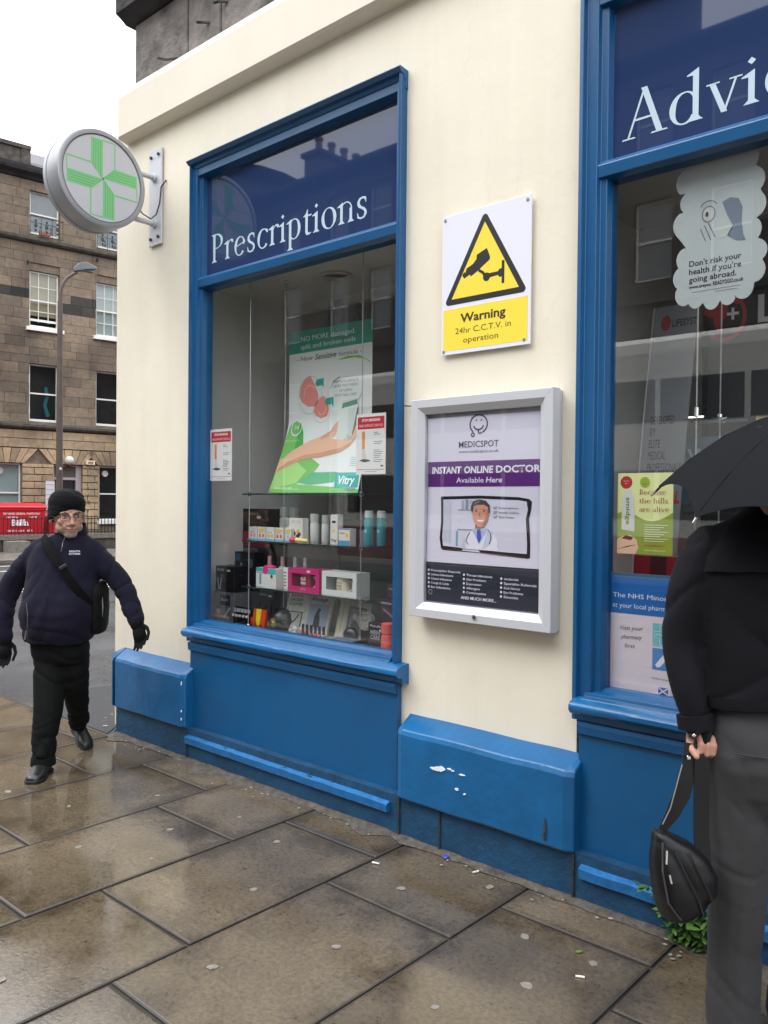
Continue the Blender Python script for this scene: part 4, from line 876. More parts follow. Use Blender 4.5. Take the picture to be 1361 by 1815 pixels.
# notice board on the railings
nb = T('notice_board', 'dark notice board standing on the railings by the ground floor window', 'notice board', (-25.9286, 13.0605, 0), rz=R(82.3), local=True)
B('board', .93, 1.38, -3.0, -2.96, .97, 1.76, C(70, 72, 72, .5), nb); B('board_frame', .90, 1.41, -2.955, -2.94, .94, 1.79, iron, nb)
for k in range(7): B('print_line', .98, 1.30, -3.004, -3.001, 1.08 + .09*k, 1.095 + .09*k, C(130, 132, 132), nb)
for x in (.98, 1.33): B('post', x - .015, x + .015, -2.935, -2.91, .553, 1.5, iron, nb)
# big red wheeled bins behind the railings
def bin_(name_label, w_, h, loc, txt):
    t = T('waste_bin', name_label, 'waste bin', loc, 'red wheeled bins before the tenement', rz=R(82.3), local=True)
    red = C(196, 30, 44, .4); rd = C(168, 24, 36, .45); d = .95
    build('body', MB().rings([[(-w_/2*f, -d/2*f, z), (w_/2*f, -d/2*f, z), (w_/2*f, d/2*f, z), (-w_/2*f, d/2*f, z)] for z, f in ((.16, .86), (h - .22, .98), (h - .20, 1.02), (h - .12, 1.02), (h - .12, .97))]), red, t, bevel=.012)
    build('lid', MB().prism([(-d/2 - .04, h - .118), (d/2 + .02, h - .118), (d/2, h - .01), (.1, h + .03), (-d/2, h - .05)], 'x', -w_/2 - .03, w_/2 + .03), C(206, 36, 50, .35), t, bevel=.012)
    for sx in (-1, 1):
        for sy in (-1, 1): build('wheel', MB().tube([(sx*w_*.36 - .025, sy*d*.34, .08), (sx*w_*.36 + .025, sy*d*.34, .08)], .08, 14), black, t)
        build('trunnion', MB().tube([(sx*w_/2, 0, h - .26), (sx*(w_/2 + .06), 0, h - .26)], .025, 10), rd, t)
    if txt:
        s_ = Sheet(t, (-w_/2, -d/2*.955, 0), gap=.002); s_.O = Vector((-w_/2, -d/2*.985, 0)); wh = C(236, 226, 226)
        s_.text('Biffa', w_*.5, .78, .17, wh, al='C', width=.50, bold=.04); s_.text('DRY MIXED GENERAL WASTE ONLY', w_*.54, 1.10, .055, wh, al='C', width=1.05, bold=.02)
        s_.text('GENERAL', w_*.36, 1.0, .045, wh, al='C', width=.33, bold=.02); s_.text('WASTE', w_*.75, 1.0, .045, wh, al='C', width=.22, bold=.02); s_.text('0800 601 601', w_*.5, .60, .05, wh, al='C', width=.70, bold=.02)
dB = Vector((math.sin(R(7.7)), math.cos(R(7.7)), 0)); nB = Vector((math.cos(R(7.7)), -math.sin(R(7.7)), 0)); OB = Vector((-25.9286, 13.0605, 0))
q = OB + dB*(-1.72) + nB*1.45; bin_('large red waste bin with white Biffa lettering behind the railings', 1.5, 1.42, (q.x, q.y, 0), True)
q = OB + dB*(-.42) + nB*1.2; bin_('smaller red waste bin partly hidden by the walking man', .8, 1.08, (q.x, q.y, 0), False)
q = OB + dB*(-2.0) + nB*6.0
lp = T('street_lamp', 'tall brown grey street lamp with a curved neck and angled lantern', 'street lamp', (q.x, q.y, 0), rz=R(82.3), local=True)
lm = M('lamp_post_paint', (0.085, 0.06, 0.05), .55, var=.25, scale=3)
build('post', MB().tube([(0, 0, 0), (0, 0, 1.3), (0, 0, 1.32), (0, 0, 4.0), (0, 0, 6.6)], [.11, .105, .085, .08, .06], 14), lm, lp, smooth=True)
build('neck', MB().tube([(0, 0, 6.6), (.01, 0, 6.85), (.06, 0, 7.05), (.17, 0, 7.22), (.33, 0, 7.36), (.42, 0, 7.42)], [.055, .05, .045, .042, .04, .04], 12), lm, lp, smooth=True)
build('lantern', MB().rings([[(x - .02 + zc*.4, y, 7.42 + z + x*.26 - .09) for x, y, z in ((x0, -w_, 0), (x0, w_, 0), (x0, w_*.7, h), (x0, -w_*.7, h))] for x0, w_, h, zc in ((.36, .05, .10, 0), (.48, .12, .20, 0), (.66, .15, .20, 0), (.92, .12, .07, 0))]), C(86, 90, 92, .5), lp, bevel=.01)
build('lantern_glass', MB().box(.5, .82, -.09, .09, 7.475, 7.50), C(120, 122, 120, .3), lp)
B('door_plate', -.03, .03, -.112, -.10, .7, 1.1, lm, lp)
build('sticker', MB().tube([(0, -.086, 2.35), (0, -.088, 2.35)], .035, 10), C(220, 216, 206), lp)
# pavements, kerbs and painted lines of the side street
def strip(name, p0, p1, wd, z0, z1, m, **k):
    d = (Vector(p1) - Vector(p0)).normalized(); n = Vector((-d.y, d.x)) * wd/2; P0, P1 = Vector(p0), Vector(p1)
    return build(name, MB().prism([tuple(P0 - n), tuple(P1 - n), tuple(P1 + n), tuple(P0 + n)], 'z', z0, z1), m, kind='structure', **k)
qa = OB + dB*(-14) + nB*4.6; qb = OB + dB*(14) + nB*4.6; strip('far_pavement', qa.xy, qb.xy, 3.4, -.011, .09, M('far_paving', (0.17, .15, .13), .35, var=.3, scale=3), bevel=.01)
for off, w_ in ((7.0, .12), (8.4, .12), (12.3, .16), (12.7, .10)):
    qa = OB + dB*(-12) + nB*off; qb = OB + dB*(6) + nB*off; strip('road_line', qa.xy, qb.xy, w_, -.008, -.004, line_paint)
# ---------------------------------------------------------------- tenement across the main street (seen only in reflections)
ot = T('opposite_tenement', 'grey tenement across the street, seen mirrored in the shop windows', 'tenement', (0, -13.74, 0), rz=math.pi, local=True)
oc = [22.4, 20.0, 18.1, 15.9, 13.7, 11.5, 8.9, 7.0, 4.8, 2.6, .4, -1.8, -4, -6.2]
hs_ = [(c - .5, c + .5, z, z + h) for c in oc for z, h in ((.9, 2.2), (3.7, 2.1), (7.2, 2.0), (10.35, 1.6))]
build('wall', wall_holes(MB(), -9, 24.2, 0, 12.7, 0, .4, hs_), grey_stone, ot); B('core', -9, 24.2, .8, 9, 0, 12.6, C(60, 56, 54, .9), ot)
build('eaves', MB().prism([(.4, 12.4), (-.2, 12.42), (-.45, 12.6), (-.45, 12.74), (.4, 12.78)], 'x', -9, 24.3), soot_dark, ot)
build('roof', MB().prism([(-.3, 12.78), (9, 12.78), (4.5, 13.1)], 'x', -9, 24.2), string_mat, ot)
for z in (3.35, 6.6, 9.9): B('string_course', -9, 24.2, -.12, 0, z, z + .18, string_mat, ot)
owin = MB()
for c in oc:
    for z, h in ((.9, 2.2), (3.7, 2.1), (7.2, 2.0), (10.35, 1.6)):
        f = build('window', wall_holes(MB(), c - .5, c + .5, z, z + h, .15, .22, [(c - .44, c + .44, z + .07, z + h/2 - .03), (c - .44, c + .44, z + h/2 + .03, z + h - .06)]), white_paint, ot)
        B('pane', c - .45, c + .45, .18, .185, z + .06, z + h - .05, C(120, 122, 124, .15), f)
def stack(x0, x1, y0, y1, z0, z1, n):
    s_ = B('chimney', x0, x1, y0, y1, z0, z1, grey_stone, ot); B('chimney_cap', x0 - .1, x1 + .1, y0 - .12, y1 + .12, z1, z1 + .16, grey_stone, s_)
    for k in range(n):
        y = y0 + .35 + (y1 - y0 - .7)*k/(n-1); build('chimney_pot', MB().lathe([(.16, 0), (.14, .1), (.13, .5), (.17, .52), (.16, .62), (.12, .62)], ((x0+x1)/2, y, z1 + .16), 12), bpy.data.materials.get('clay_pot') or M('clay_pot', (0.24, .17, .13), .8), s_)
stack(22.2, 23.0, 1.2, 7.2, 12.7, 14.35, 9); stack(8.5, 10.8, 1.0, 2.0, 12.7, 16.2, 2); stack(-3.5, -2.6, 1.0, 5, 12.7, 14.9, 5)
# bow fronted neighbour
n_ = 24; build('bow_front', MB().rings([[(27.6 + 3.3*math.cos(math.pi*2*i/n_), 1.0 + 3.3*math.sin(math.pi*2*i/n_), z) for i in range(n_)] for z in (0, 13.6)]), grey_stone, ot)
build('bow_cornice', MB().rings([[(27.6 + r*math.cos(math.pi*2*i/n_), 1.0 + r*math.sin(math.pi*2*i/n_), z) for i in range(n_)] for z, r in ((13.6, 3.3), (13.7, 3.6), (14.0, 3.7), (14.1, 3.3))]), soot_dark, ot)
B('link_block', 30.5, 44, .6, 9, 0, 13.2, grey_stone, ot)

# double decker bus passing in the street, mirrored in the glass
bus = T('bus', 'white and maroon double decker bus in the street, seen mirrored in the shop windows', 'bus', (-8, -8.1, -.12))
x0, x1, y0, y1 = -13.2, -2.6, -9.2, -6.95
def rr_(x, q=.12): return [(y0, .35), (y1, .35), (y1, 4.1), (y1 - q*.4, 4.28), (y1 - q*1.5, 4.38), (y0 + q*1.5, 4.38), (y0 + q*.4, 4.28), (y0, 4.1)]
build('body', MB().prism(rr_(0), 'x', x0, x1), C(214, 212, 204, .25), bus); B('skirt', x0 + .02, x1 - .02, y1, y1 + .015, .38, 1.05, C(110, 24, 36, .3), bus)
for z0_, z1_ in ((1.35, 2.15), (2.95, 3.65)):
    for k in range(7): B('window', x0 + .35 + k*1.43, x0 + 1.68 + k*1.43, y1, y1 + .012, z0_, z1_, C(40, 44, 48, .1), bus)
for x in (x0 + 2.2, x1 - 2.4): build('wheel', MB().tube([(x, y1 - .3, .38), (x, y1 + .02, .38)], .48, 20), black, bus)
# ---------------------------------------------------------------- display in the first window
def lit(*a, **k): return C(*a, **k)
rack = T('glass_shelf_rack', 'three glass shelves hung on steel wires in the first window', 'shelf rack', (-3.58, 3.44, .80))
for z in (1.640, 1.350, 1.062):
    sfo = B('shelf', -4.115, -3.06, 3.285, 3.605, z - .009, z, shelf_glass, rack); B('shelf_edge', -4.115, -3.06, 3.2835, 3.2848, z - .009, z, edge_glass, sfo)
for x in (-4.066, -3.108):
    for y in (3.30, 3.59):
        build('wire', MB().tube([(x, y, .80), (x, y, 3.015)], .0028, 6), steel, rack)
        for z in (1.640, 1.350, 1.062): build('clamp', MB().tube([(x, y, z - .018), (x, y, z + .010)], .010, 10), chrome, rack)
        build('top_fixing', MB().lathe([(.012, 0), (.012, .03), (.018, .035), (.018, .05)], (x, y, 2.97), 10), chrome, rack); build('bottom_fixing', MB().lathe([(.014, 0), (.012, .02), (.006, .03)], (x, y, .796), 10), chrome, rack)
def pbox(name, label, cat, c, d, m, rz=0, deco=None, bevel=.0012, group=None, tilt=0):
    """a carton: c is the middle of its base, d its size; deco draws on the front (0..w, 0..h)"""
    t = T(name, label, cat, c, group, rz=rz, local=True); t.rotation_euler = (tilt, 0, rz)
    build('carton', MB().box(-d[0]/2, d[0]/2, -d[1]/2, d[1]/2, 0, d[2]), m, t, bevel=bevel)
    if deco: deco(Sheet(t, (-d[0]/2, -d[1]/2, 0), gap=.0005), d[0], d[2])
    return t
def bottle(name, label, c, r, h, m, cap, cr=.7, ch=.2, group=None, cat='bottle', deco=None):
    t = T(name, label, cat, c, group, local=True)
    build('body', MB().lathe([(r*.9, 0), (r, .004), (r, h*(1-ch) - r*.5), (r*.8, h*(1-ch) - r*.12), (r*cr, h*(1-ch))], n=18), m, t, smooth=True)
    build('cap', MB().lathe([(r*cr*1.02, h*(1-ch)), (r*cr, h*.985), (r*cr*.85, h)], n=16), cap, t, smooth=True)
    if deco: deco(t, r, h)
    return t
WH, TEAL, PINK, YEL, BK, GR = C(214, 214, 208), C(54, 160, 160), C(206, 52, 120), C(226, 190, 60), C(24, 25, 28, .35), C(94, 96, 98, .4)
zA, zB, zC, zD = 1.6405, 1.3505, 1.0625, .7955
# middle shelf: five small cartons
cl = [(C(226,150,150), 'pale pink dots'), (C(220,90,110), 'a yellow top and pink dots'), (C(222,190,60), 'yellow dots'), (C(200,70,100), 'a yellow band and dark pink dots'), (C(90,190,210), 'one blue spot')]
for i, (c_, s_) in enumerate(cl):
    def dc(s, w, h, c_=c_, i=i):
        s.rect('base_band', 0, 0, w, h*.12, C(120,180,210), 1)
        for u in ((.3, .72) if i < 4 else (.5,)): s.disc('dot', w*u, h*.36, w*.13, c_, 1, ry=h*.15, n=12)
        if i in (1, 3, 4): s.rect('top_band', w*.1, h*.68, w*.9, h*.88, YEL, 1)
        s.rect('print_line', w*.15, h*.6, w*.7, h*.63, GR, 1)
    pbox('remedy_box', 'small white carton with ' + s_ + ' on the middle shelf', 'carton', (-4.062 + .083*i if i < 4 else -3.733, 3.345, zB), (.074 if i < 4 else .056, .035, .082), WH, deco=dc, rz=random.uniform(-.06, .06), group='small cartons on the middle shelf')
for (x, y, r, h, s_) in ((-4.0, 3.54, .036, .205, 'tall white tube behind the yellow topped carton'), (-3.92, 3.545, .034, .205, 'tall white tube to the right of its twin'), (-3.865, 3.46, .028, .135, 'short white pot bottle with a grey lid'), (-3.775, 3.47, .025, .135, 'short white bottle beside the swirl carton'), (-3.655, 3.47, .021, .165, 'slim white bottle right of the swirl carton'), (-3.60, 3.42, .028, .17, 'white bottle in the middle of three slim ones'), (-3.525, 3.44, .026, .165, 'rightmost of three slim white bottles')):
    bottle('white_bottle', s_ + ' on the middle shelf', (x, y, zB), r, h, C(206, 210, 206), C(196, 200, 198), .95, .28, 'white bottles on the middle shelf')
def swirl(s, w, h):
    for u, v, c_ in ((.28, .48, (226,190,60)), (.38, .36, (40,44,50)), (.66, .46, (226,190,60)), (.76, .33, (60,60,110)), (.64, .24, (40,44,50))): s.disc('swirl', w*u, h*v, w*.12, C(*c_), 1, ry=h*.09, n=14)
    s.text('TEST', w*.32, h*.82, .008, BK, al='C', l=1); s.text('KIT', w*.74, h*.82, .008, BK, al='C', l=1)
pbox('swirl_box', 'white carton with yellow and dark swirls on the middle shelf', 'carton', (-3.69, 3.375, zB), (.118, .05, .142), WH, deco=swirl)
t = T('pink_tube', 'pink and yellow tube lying at the front of the middle shelf', 'tube', (-3.62, 3.31, zB + .016), local=True); build('barrel', MB().tube([(-.06, 0, 0), (-.02, 0, 0)], .016, 14), C(226, 60, 110), t, smooth=True); build('sleeve', MB().tube([(-.019, 0, 0), (.07, 0, -.004)], [.0145, .010], 14), C(236, 214, 120), t, smooth=True); t.rotation_euler.z = .15
def tallbox(s, w, h):
    s.text('Tiny', w*.5, h*.10, .014, BK, al='C', width=w*.8, bold=.03, l=1); s.rect('print_line', w*.25, h*.72, w*.75, h*.80, BK, 1); s.disc('sun', w*.5, h*.46, w*.16, YEL, 1, n=12)
pbox('tall_box', 'tall narrow white carton with black print on the middle shelf', 'carton', (-3.345, 3.35, zB), (.058, .045, .170), WH, deco=tallbox)
def blue_lab(s, w, h): s.rect('base_band', 0, 0, w, h*.28, C(70,150,180), 1); s.rect('top_band', 0, h*.94, w, h, C(60,130,160), 1); s.disc('spot', w*.75, h*.62, w*.14, YEL, 1, n=12); s.rect('print_line', w*.1, h*.7, w*.55, h*.75, GR, 1)
pbox('plaster_box', 'low white carton with a blue base band, right of the tall narrow carton', 'carton', (-3.255, 3.345, zB), (.088, .05, .093), WH, deco=blue_lab)
pbox('clear_tub', 'smoky clear tub with purple sachets beside the low white carton', 'tub', (-3.16, 3.43, zB), (.10, .07, .085), C(120, 126, 140, .2)); 
for i, (x, s_) in enumerate(((-3.140, 'left hand teal aerosol can with white cap at the right end of the shelf'), (-3.082, 'right hand teal aerosol can with white cap at the right end of the shelf'))):
    def cd(t, r, h): 
        o = Sheet(t, (0, -r*1.01, 0)); o.disc('label_ring', 0, h*.42, r*.35, C(150, 210, 215), 2, n=16)
    bottle('aerosol_can', s_, (x, 3.40 + .04*i, zB), .027, .195, C(48, 156, 164, .3), C(206, 214, 214), .92, .2, 'teal aerosol cans', 'aerosol', cd)
# lower shelf
def teeth(s, w, h): s.rect('top_band', 0, h*.82, w, h, TEAL, 1); s.rect('brush', w*.4, h*.15, w*.62, h*.7, C(70,150,190), 1); s.rect('print_line', w*.1, h*.74, w*.8, h*.78, GR, 1)
pbox('brush_box', 'white and teal toothbrush carton at the left of the lower shelf', 'carton', (-3.985, 3.35, zC), (.082, .05, .118), WH, deco=teeth)
def teeth2(s, w, h): s.rect('top_band', 0, h*.72, w, h, C(60,180,180), 1); s.disc('ribbon', w*.25, h*.92, w*.2, PINK, 2, n=12); s.strokes('pattern', [[(w*q, h*.1), (w*(q+.1), h*.4), (w*(q+.03), h*.55)] for q in (.15, .35, .6, .8)], .003, C(180,190,190), 1); s.disc('spot', w*.7, h*.62, w*.09, C(60,60,50), 2, n=10)
pbox('gift_box', 'white carton with teal lid and pink ribbon on the lower shelf', 'carton', (-3.868, 3.33, zC), (.128, .07, .120), WH, deco=teeth2)
build('bow', MB().ell((-.03, 0, .128), (.05, .03, .012), 12, 6), PINK, bpy.data.objects['gift_box'], smooth=True)
for (x, y, c_, s_) in ((-4.02, 3.43, (222,170,180), 'pink capped bottle at the left back'), (-3.92, 3.45, (208,170,170), 'rose capped bottle behind the gift carton'), (-3.825, 3.47, (200,204,204), 'grey capped bottle behind the gift carton'), (-3.735, 3.47, (200,204,204), 'grey capped bottle behind the pink mug box')):
    bottle('pump_bottle', s_ + ' on the lower shelf', (x, y, zC), .024, .185, C(200, 206, 206), C(*c_), .5, .32, 'bottles at the back of the lower shelf')
pbox('striped_box', 'narrow white carton with black stripes left of the pink mug box', 'carton', (-3.755, 3.36, zC), (.05, .05, .13), WH, deco=lambda s, w, h: [s.rect('stripe', w*.1, h*v, w*.5, h*(v+.05), BK, 1) for v in (.15, .3, .45, .6, .75)])
def mugbox(name, label, c, w, col, mugc, txt, tcol, sub):
    t = T(name, label, 'mug box', c, local=True); h, d = .135, .11
    build('carton', wall_holes(MB(), -w/2, w/2, 0, h, -d/2, -d/2 + .003, [(-w/2 + .035, w/2 - .03, .03, h - .03)]), col, t)
    build('carton_shell', MB().box(-w/2, w/2, -d/2 + .0031, d/2, 0, .003).box(-w/2, w/2, -d/2 + .0031, d/2, h - .003, h).box(-w/2, -w/2 + .003, -d/2 + .0031, d/2, .0031, h - .0031).box(w/2 - .003, w/2, -d/2 + .0031, d/2, .0031, h - .0031).box(-w/2 + .0031, w/2 - .0031, d/2 - .003, d/2, .0031, h - .0031), col, t)
    mx_ = -.01; m_ = build('mug', MB().lathe([(.040, 0), (.043, .003), (.043, .096), (.040, .097), (.039, .01), (.0, .01)], (mx_, .0, .006), 24), mugc, t, smooth=True)
    build('handle', MB().tube([(mx_ + .042 + .026*math.sin(math.pi*k/8), 0, .055 + .030*math.cos(math.pi*k/8)) for k in range(9)], .006, 8), C(214, 210, 200), m_, smooth=True)
    s = Sheet(t, (mx_, -.0448, .006), gap=.0006)
    for (q, v, hh) in txt: s.text(q, 0, v, hh, tcol, al='C', l=2, bold=.02, width=.045)
    s2 = Sheet(t, (-w/2, -d/2, 0), gap=.0006); s2.text(sub, w*.5, .012, .006, C(230, 226, 220), al='C', l=1); s2.rect('price_tag', w*.62, h - .020, w*.72, h - .008, WH, 1)
mugbox('mug_box', 'pink windowed box holding an OLD WOMAN mug on the lower shelf', (-3.59, 3.375, zC), .268, C(186, 30, 104, .35), C(150, 28, 70, .3), (('OLD', .060, .017), ('WOMAN', .036, .015)), C(235, 225, 225), 'GRUMPY MUG')
mugbox('mug_box', 'white windowed box holding a cream mug on the lower shelf', (-3.295, 3.375, zC), .275, C(206, 210, 206, .35), C(222, 216, 190, .3), (('YOU', .062, .012), ('ARE', .044, .012), ('MY SUN', .026, .012)), C(120, 116, 104), 'GIFT')
# floor of the window: cartons of electrical goods stacked on the left
def brand(word, sub=None, wc=(190, 190, 190), extra=None):
    def f(s, w, h):
        s.text(word, w*.08, h*.82, h*.07, C(*wc), l=1, width=w*.55, bold=.02); s.rect('price_tag', w*.72, h*.80, w*.90, h*.86, C(220, 220, 214), 1)
        if extra: extra(s, w, h)
    return f
def curls(s, w, h): s.strokes('curling_iron', [[(w*.30, h*.12), (w*.33, h*.72)], [(w*.42, h*.12), (w*.36, h*.72)]], w*.055, C(120, 170, 190, .3), 1); s.rect('blue_note', w*.05, h*.76, w*.3, h*.96, C(50, 110, 150), 2); s.strokes('drawing', [arc(w*.62, h*(.3 + .22*k), w*.09, h*.07, 0, 300, 12) for k in range(3)], .004, C(120, 124, 130), 1); s.disc('photo', w*.84, h*.72, w*.12, C(110, 120, 130), 1, ry=h*.12)
pbox('styler_box', 'tall black and red hair styler carton topping the left stack', 'carton', (-4.50, 3.78, 1.30), (.255, .16, .238), BK, deco=lambda s, w, h: (s.rect('red_band', 0, 0, w, h*.34, C(176, 36, 50), 1), s.text('REMINGTON', w*.3, h*.82, .016, C(180,180,180), l=1, width=w*.4), s.rect('price_tag', w*.6, h*.72, w*.76, h*.80, C(220,220,214), 1)))
pbox('dryer_box', 'dark REMINGTON carton with a red top band under the styler carton', 'carton', (-4.49, 3.79, 1.0), (.29, .16, .298), C(30, 27, 30, .35), deco=lambda s, w, h: (s.rect('red_band', 0, h*.93, w, h, C(170, 36, 50), 1), s.text('REMINGTON', w*.04, h*.80, .024, C(190,190,190), l=1, width=w*.5), s.rect('print_line', w*.2, h*.66, w*.5, h*.70, C(150,110,110), 1)))
pbox('dryer_box', 'plain dark carton at the bottom of the rear stack', 'carton', (-4.49, 3.79, zD), (.29, .16, .203), C(50, 50, 54, .4))
pbox('tongs_box', 'black carton with silver blue curling tongs standing before the dark stack', 'carton', (-4.43, 3.60, .985), (.20, .09, .262), BK, deco=curls)
pbox('grey_box', 'grey REMINGTON carton under the curling tongs carton', 'carton', (-4.45, 3.60, zD), (.25, .12, .188), GR, deco=brand('REMINGTON', wc=(200,200,204), extra=lambda s, w, h: s.rect('product', w*.3, h*.1, w*.7, h*.6, C(60,60,64), 1)))
def face(s, w, h): s.poly('photo_face', arc(w*.22, h*.36, w*.10, h*.13, 0, 360, 16)[:-1], C(206, 160, 140), 1); s.poly('photo_hair', arc(w*.22, h*.42, w*.105, h*.10, 0, 180, 10), C(50, 40, 36), 2); s.rect('dark_label', w*.30, h*.55, w*.78, h*.90, C(24, 40, 56), 1); s.text('Beard', w*.36, h*.70, h*.10, C(180, 200, 215), l=2, width=w*.34); s.strokes('razor', [[(w*.5, h*.16), (w*.8, h*.5)]], w*.06, C(170, 172, 174), 1); s.disc('dial', w*.35, h*.10, w*.2, C(126, 128, 128), 1, ry=h*.1)
pbox('trimmer_box', 'grey trimmer carton with a man\'s face at the far left of the window floor', 'carton', (-4.41, 3.44, zD), (.215, .13, .196), C(110, 112, 114, .4), deco=face)
def braun(s, w, h): s.text('BRAUN', w*.08, h*.80, h*.11, C(200, 200, 200), l=1, width=w*.36, bold=.02); s.strokes('tweezers', [[(w*.18, h*.08), (w*.12, h*.52)], [(w*.24, h*.08), (w*.31, h*.52)]], w*.06, C(176, 190, 194), 1); s.disc('lens', w*.34, h*.6, w*.08, C(90, 96, 96), 1); s.rect('price_tag', w*.60, h*.80, w*.78, h*.88, C(226,226,220), 1)
pbox('epilator_box', 'black BRAUN carton standing on the grey trimmer carton', 'carton', (-4.41, 3.44, .993), (.195, .12, .168), BK, deco=braun)
pbox('clipper_box', 'grey REMINGTON carton with dark tools behind the orange tubes', 'carton', (-4.28, 3.66, zD), (.20, .11, .20), C(84, 84, 88, .4), deco=brand('REMINGTON', wc=(190,190,194), extra=lambda s, w, h: (s.strokes('tool', [[(w*.2, h*.05), (w*.3, h*.6)], [(w*.55, h*.1), (w*.62, h*.5)], [(w*.85, h*.1), (w*.92, h*.7)]], w*.06, BK, 1), s.rect('pink_patch', w*.1, h*.1, w*.6, h*.5, C(110, 90, 90), .5))))
rk = T('nail_file_rack', 'black rack of white headed nail tools at the window floor left', 'rack', (-4.17, 3.33, zD), local=True)
build('tray', MB().box(-.085, .085, -.03, .03, 0, .02).box(-.085, .085, .02, .03, .0201, .12), BK, rk)
for i in range(5):
    x = -.068 + .034*i; build('tool', MB().box(x - .005, x + .005, -.012, -.004, .0201, .075), C(40, 42, 46), rk); B('tool_label', x - .010, x + .010, -.018, -.0125, .062, .076, WH, rk); B('tool_card', x - .013, x + .013, .0, .004, .088, .112, C(170, 172, 172), rk)
for x, c_, s_ in ((-4.085, (206, 84, 40), 'left hand orange tube on the window floor'), (-4.035, (232, 204, 40), 'bright yellow tube between two orange tubes'), (-3.985, (196, 70, 36), 'right hand orange tube on the window floor')):
    t = T('lotion_tube', s_, 'tube', (x, 3.36, zD), 'orange and yellow tubes on the window floor', local=True)
    build('tube_body', MB().rings([[(sx*w_, sy*d, z) for sx, sy in ((-1, -1), (1, -1), (1, 1), (-1, 1))] for z, w_, d in ((.02, .015, .012), (.05, .020, .012), (.12, .024, .002))]), C(*c_, .35), t, bevel=.001); build('cap', MB().lathe([(.014, 0), (.013, .02)], n=12), C(190, 60, 30), t)
t = T('hat_box', 'black dome shaped gift with a gold crown emblem on the window floor', 'gift box', (-3.90, 3.46, zD), local=True)
build('dome', MB().lathe([(.10, 0), (.10, .06), (.085, .10), (.05, .128), (.0, .135)], n=28), BK, t, smooth=True); s = Sheet(t, (0, -.101, 0)); s.strokes('emblem', [arc(0, .05, .022, .026, 0, 360, 20)], .003, C(190, 160, 80), 2); s.poly('crown', [(-.012,.045),(-.014,.066),(-.006,.058),(0,.070),(.006,.058),(.014,.066),(.012,.045)], C(200, 170, 80), 2); s.text('GIFT', 0, .033, .007, C(200, 170, 80), al='C', l=2)
# photo frames leaning
fr = M('distressed_white_wood', (0.42, .40, .34), .7, var=.25, scale=30, bump=.4)
def frame(name, label, c, w, h, tilt, rz, pics, m=fr):
    t = T(name, label, 'photo frame', c, local=True); t.rotation_euler = (tilt, 0, rz)
    build('board', MB().box(-w/2, w/2, 0, .018, 0, h), m, t, bevel=.002); s = Sheet(t, (-w/2, 0, 0), gap=.0007)
    pics(s, w, h); return t
def pics1(s, w, h):
    s.rect('mount', w*.05, h*.08, w*.40, h*.50, C(70, 74, 72), 1); s.rect('photo', w*.08, h*.11, w*.37, h*.47, C(150, 154, 148), 2); s.strokes('tree_print', [[(w*.14, h*.15), (w*.26, h*.30), (w*.32, h*.44)], [(w*.20, h*.22), (w*.14, h*.33)]], .010, C(30, 32, 34), 3)
    for i, q in enumerate(('LIVE', 'LAUGH', 'LOVE')): s.text(q, w*.22, h*(.86 - .11*i), h*.07, C(64, 62, 54), al='C', l=2, width=w*.28, bold=.03)
    s.rect('photo', w*.52, h*.10, w*.95, h*.72, C(128, 140, 160), 1); s.text('Always', w*.72, h*.80, h*.09, C(40, 50, 96), al='C', l=2, width=w*.36, bold=.03)
    s.poly('couple_print', [(w*.66, h*.18), (w*.80, h*.18), (w*.79, h*.38), (w*.76, h*.52), (w*.79, h*.60), (w*.74, h*.64), (w*.71, h*.58), (w*.67, h*.45)], C(30, 32, 40), 2)
frame('word_frame', 'pale wooden frame with words and a couple\'s silhouette, leaning left of centre', (-3.69, 3.42, zD), .36, .255, R(-16), .1, pics1)
frame('portrait_frame', 'cream frame holding a grey portrait of two people, right of the word frame', (-3.335, 3.44, zD), .26, .225, R(-14), -.1, lambda s, w, h: (s.rect('mount', w*.36, h*.16, w*.94, h*.86, C(60, 62, 60), 1), s.rect('photo', w*.41, h*.21, w*.90, h*.81, C(120, 128, 126), 2), s.disc('print_head', w*.58, h*.62, w*.07, C(190, 190, 184), 3), s.disc('print_head', w*.73, h*.56, w*.07, C(180, 180, 176), 3), s.poly('print_bodies', [(w*.47, h*.23), (w*.86, h*.23), (w*.80, h*.46), (w*.66, h*.50), (w*.54, h*.52)], C(70, 76, 78), 2.5), s.rect('column', w*.06, h*.08, w*.12, h*.92, C(190, 184, 160), 1), s.rect('column', w*.20, h*.08, w*.26, h*.92, C(190, 184, 160), 1)))
# clock
t = T('alarm_clock', 'small round clock with a pale dial on the window floor', 'clock', (-3.155, 3.40, zD), local=True); cy_ = .13
def dy(prof, n=28, cz=cy_): return MB().rings([[(r*math.cos(2*math.pi*i/n), y, cz + r*math.sin(2*math.pi*i/n)) for i in range(n)] for y, r in prof])
build('case', dy([(.02, .04), (.02, .052), (-.016, .052), (-.018, .046), (-.010, .045)]), C(150, 148, 140, .3), t, smooth=True); build('dial', dy([(-.0095, .0455), (-.0098, .001)]), C(176, 180, 178), t); build('foot', MB().box(-.03, .03, -.012, .012, 0, .082), BK, t)
s = Sheet(t, (0, -.0102, cy_)); s.strokes('hand', [[(0, 0), (.022, .016)], [(0, 0), (-.026, .010)]], .003, BK, 2); s.strokes('minute_mark', [[(.036*math.sin(k*math.pi/6), .036*math.cos(k*math.pi/6)), (.042*math.sin(k*math.pi/6), .042*math.cos(k*math.pi/6))] for k in range(12)], .002, BK, 1)
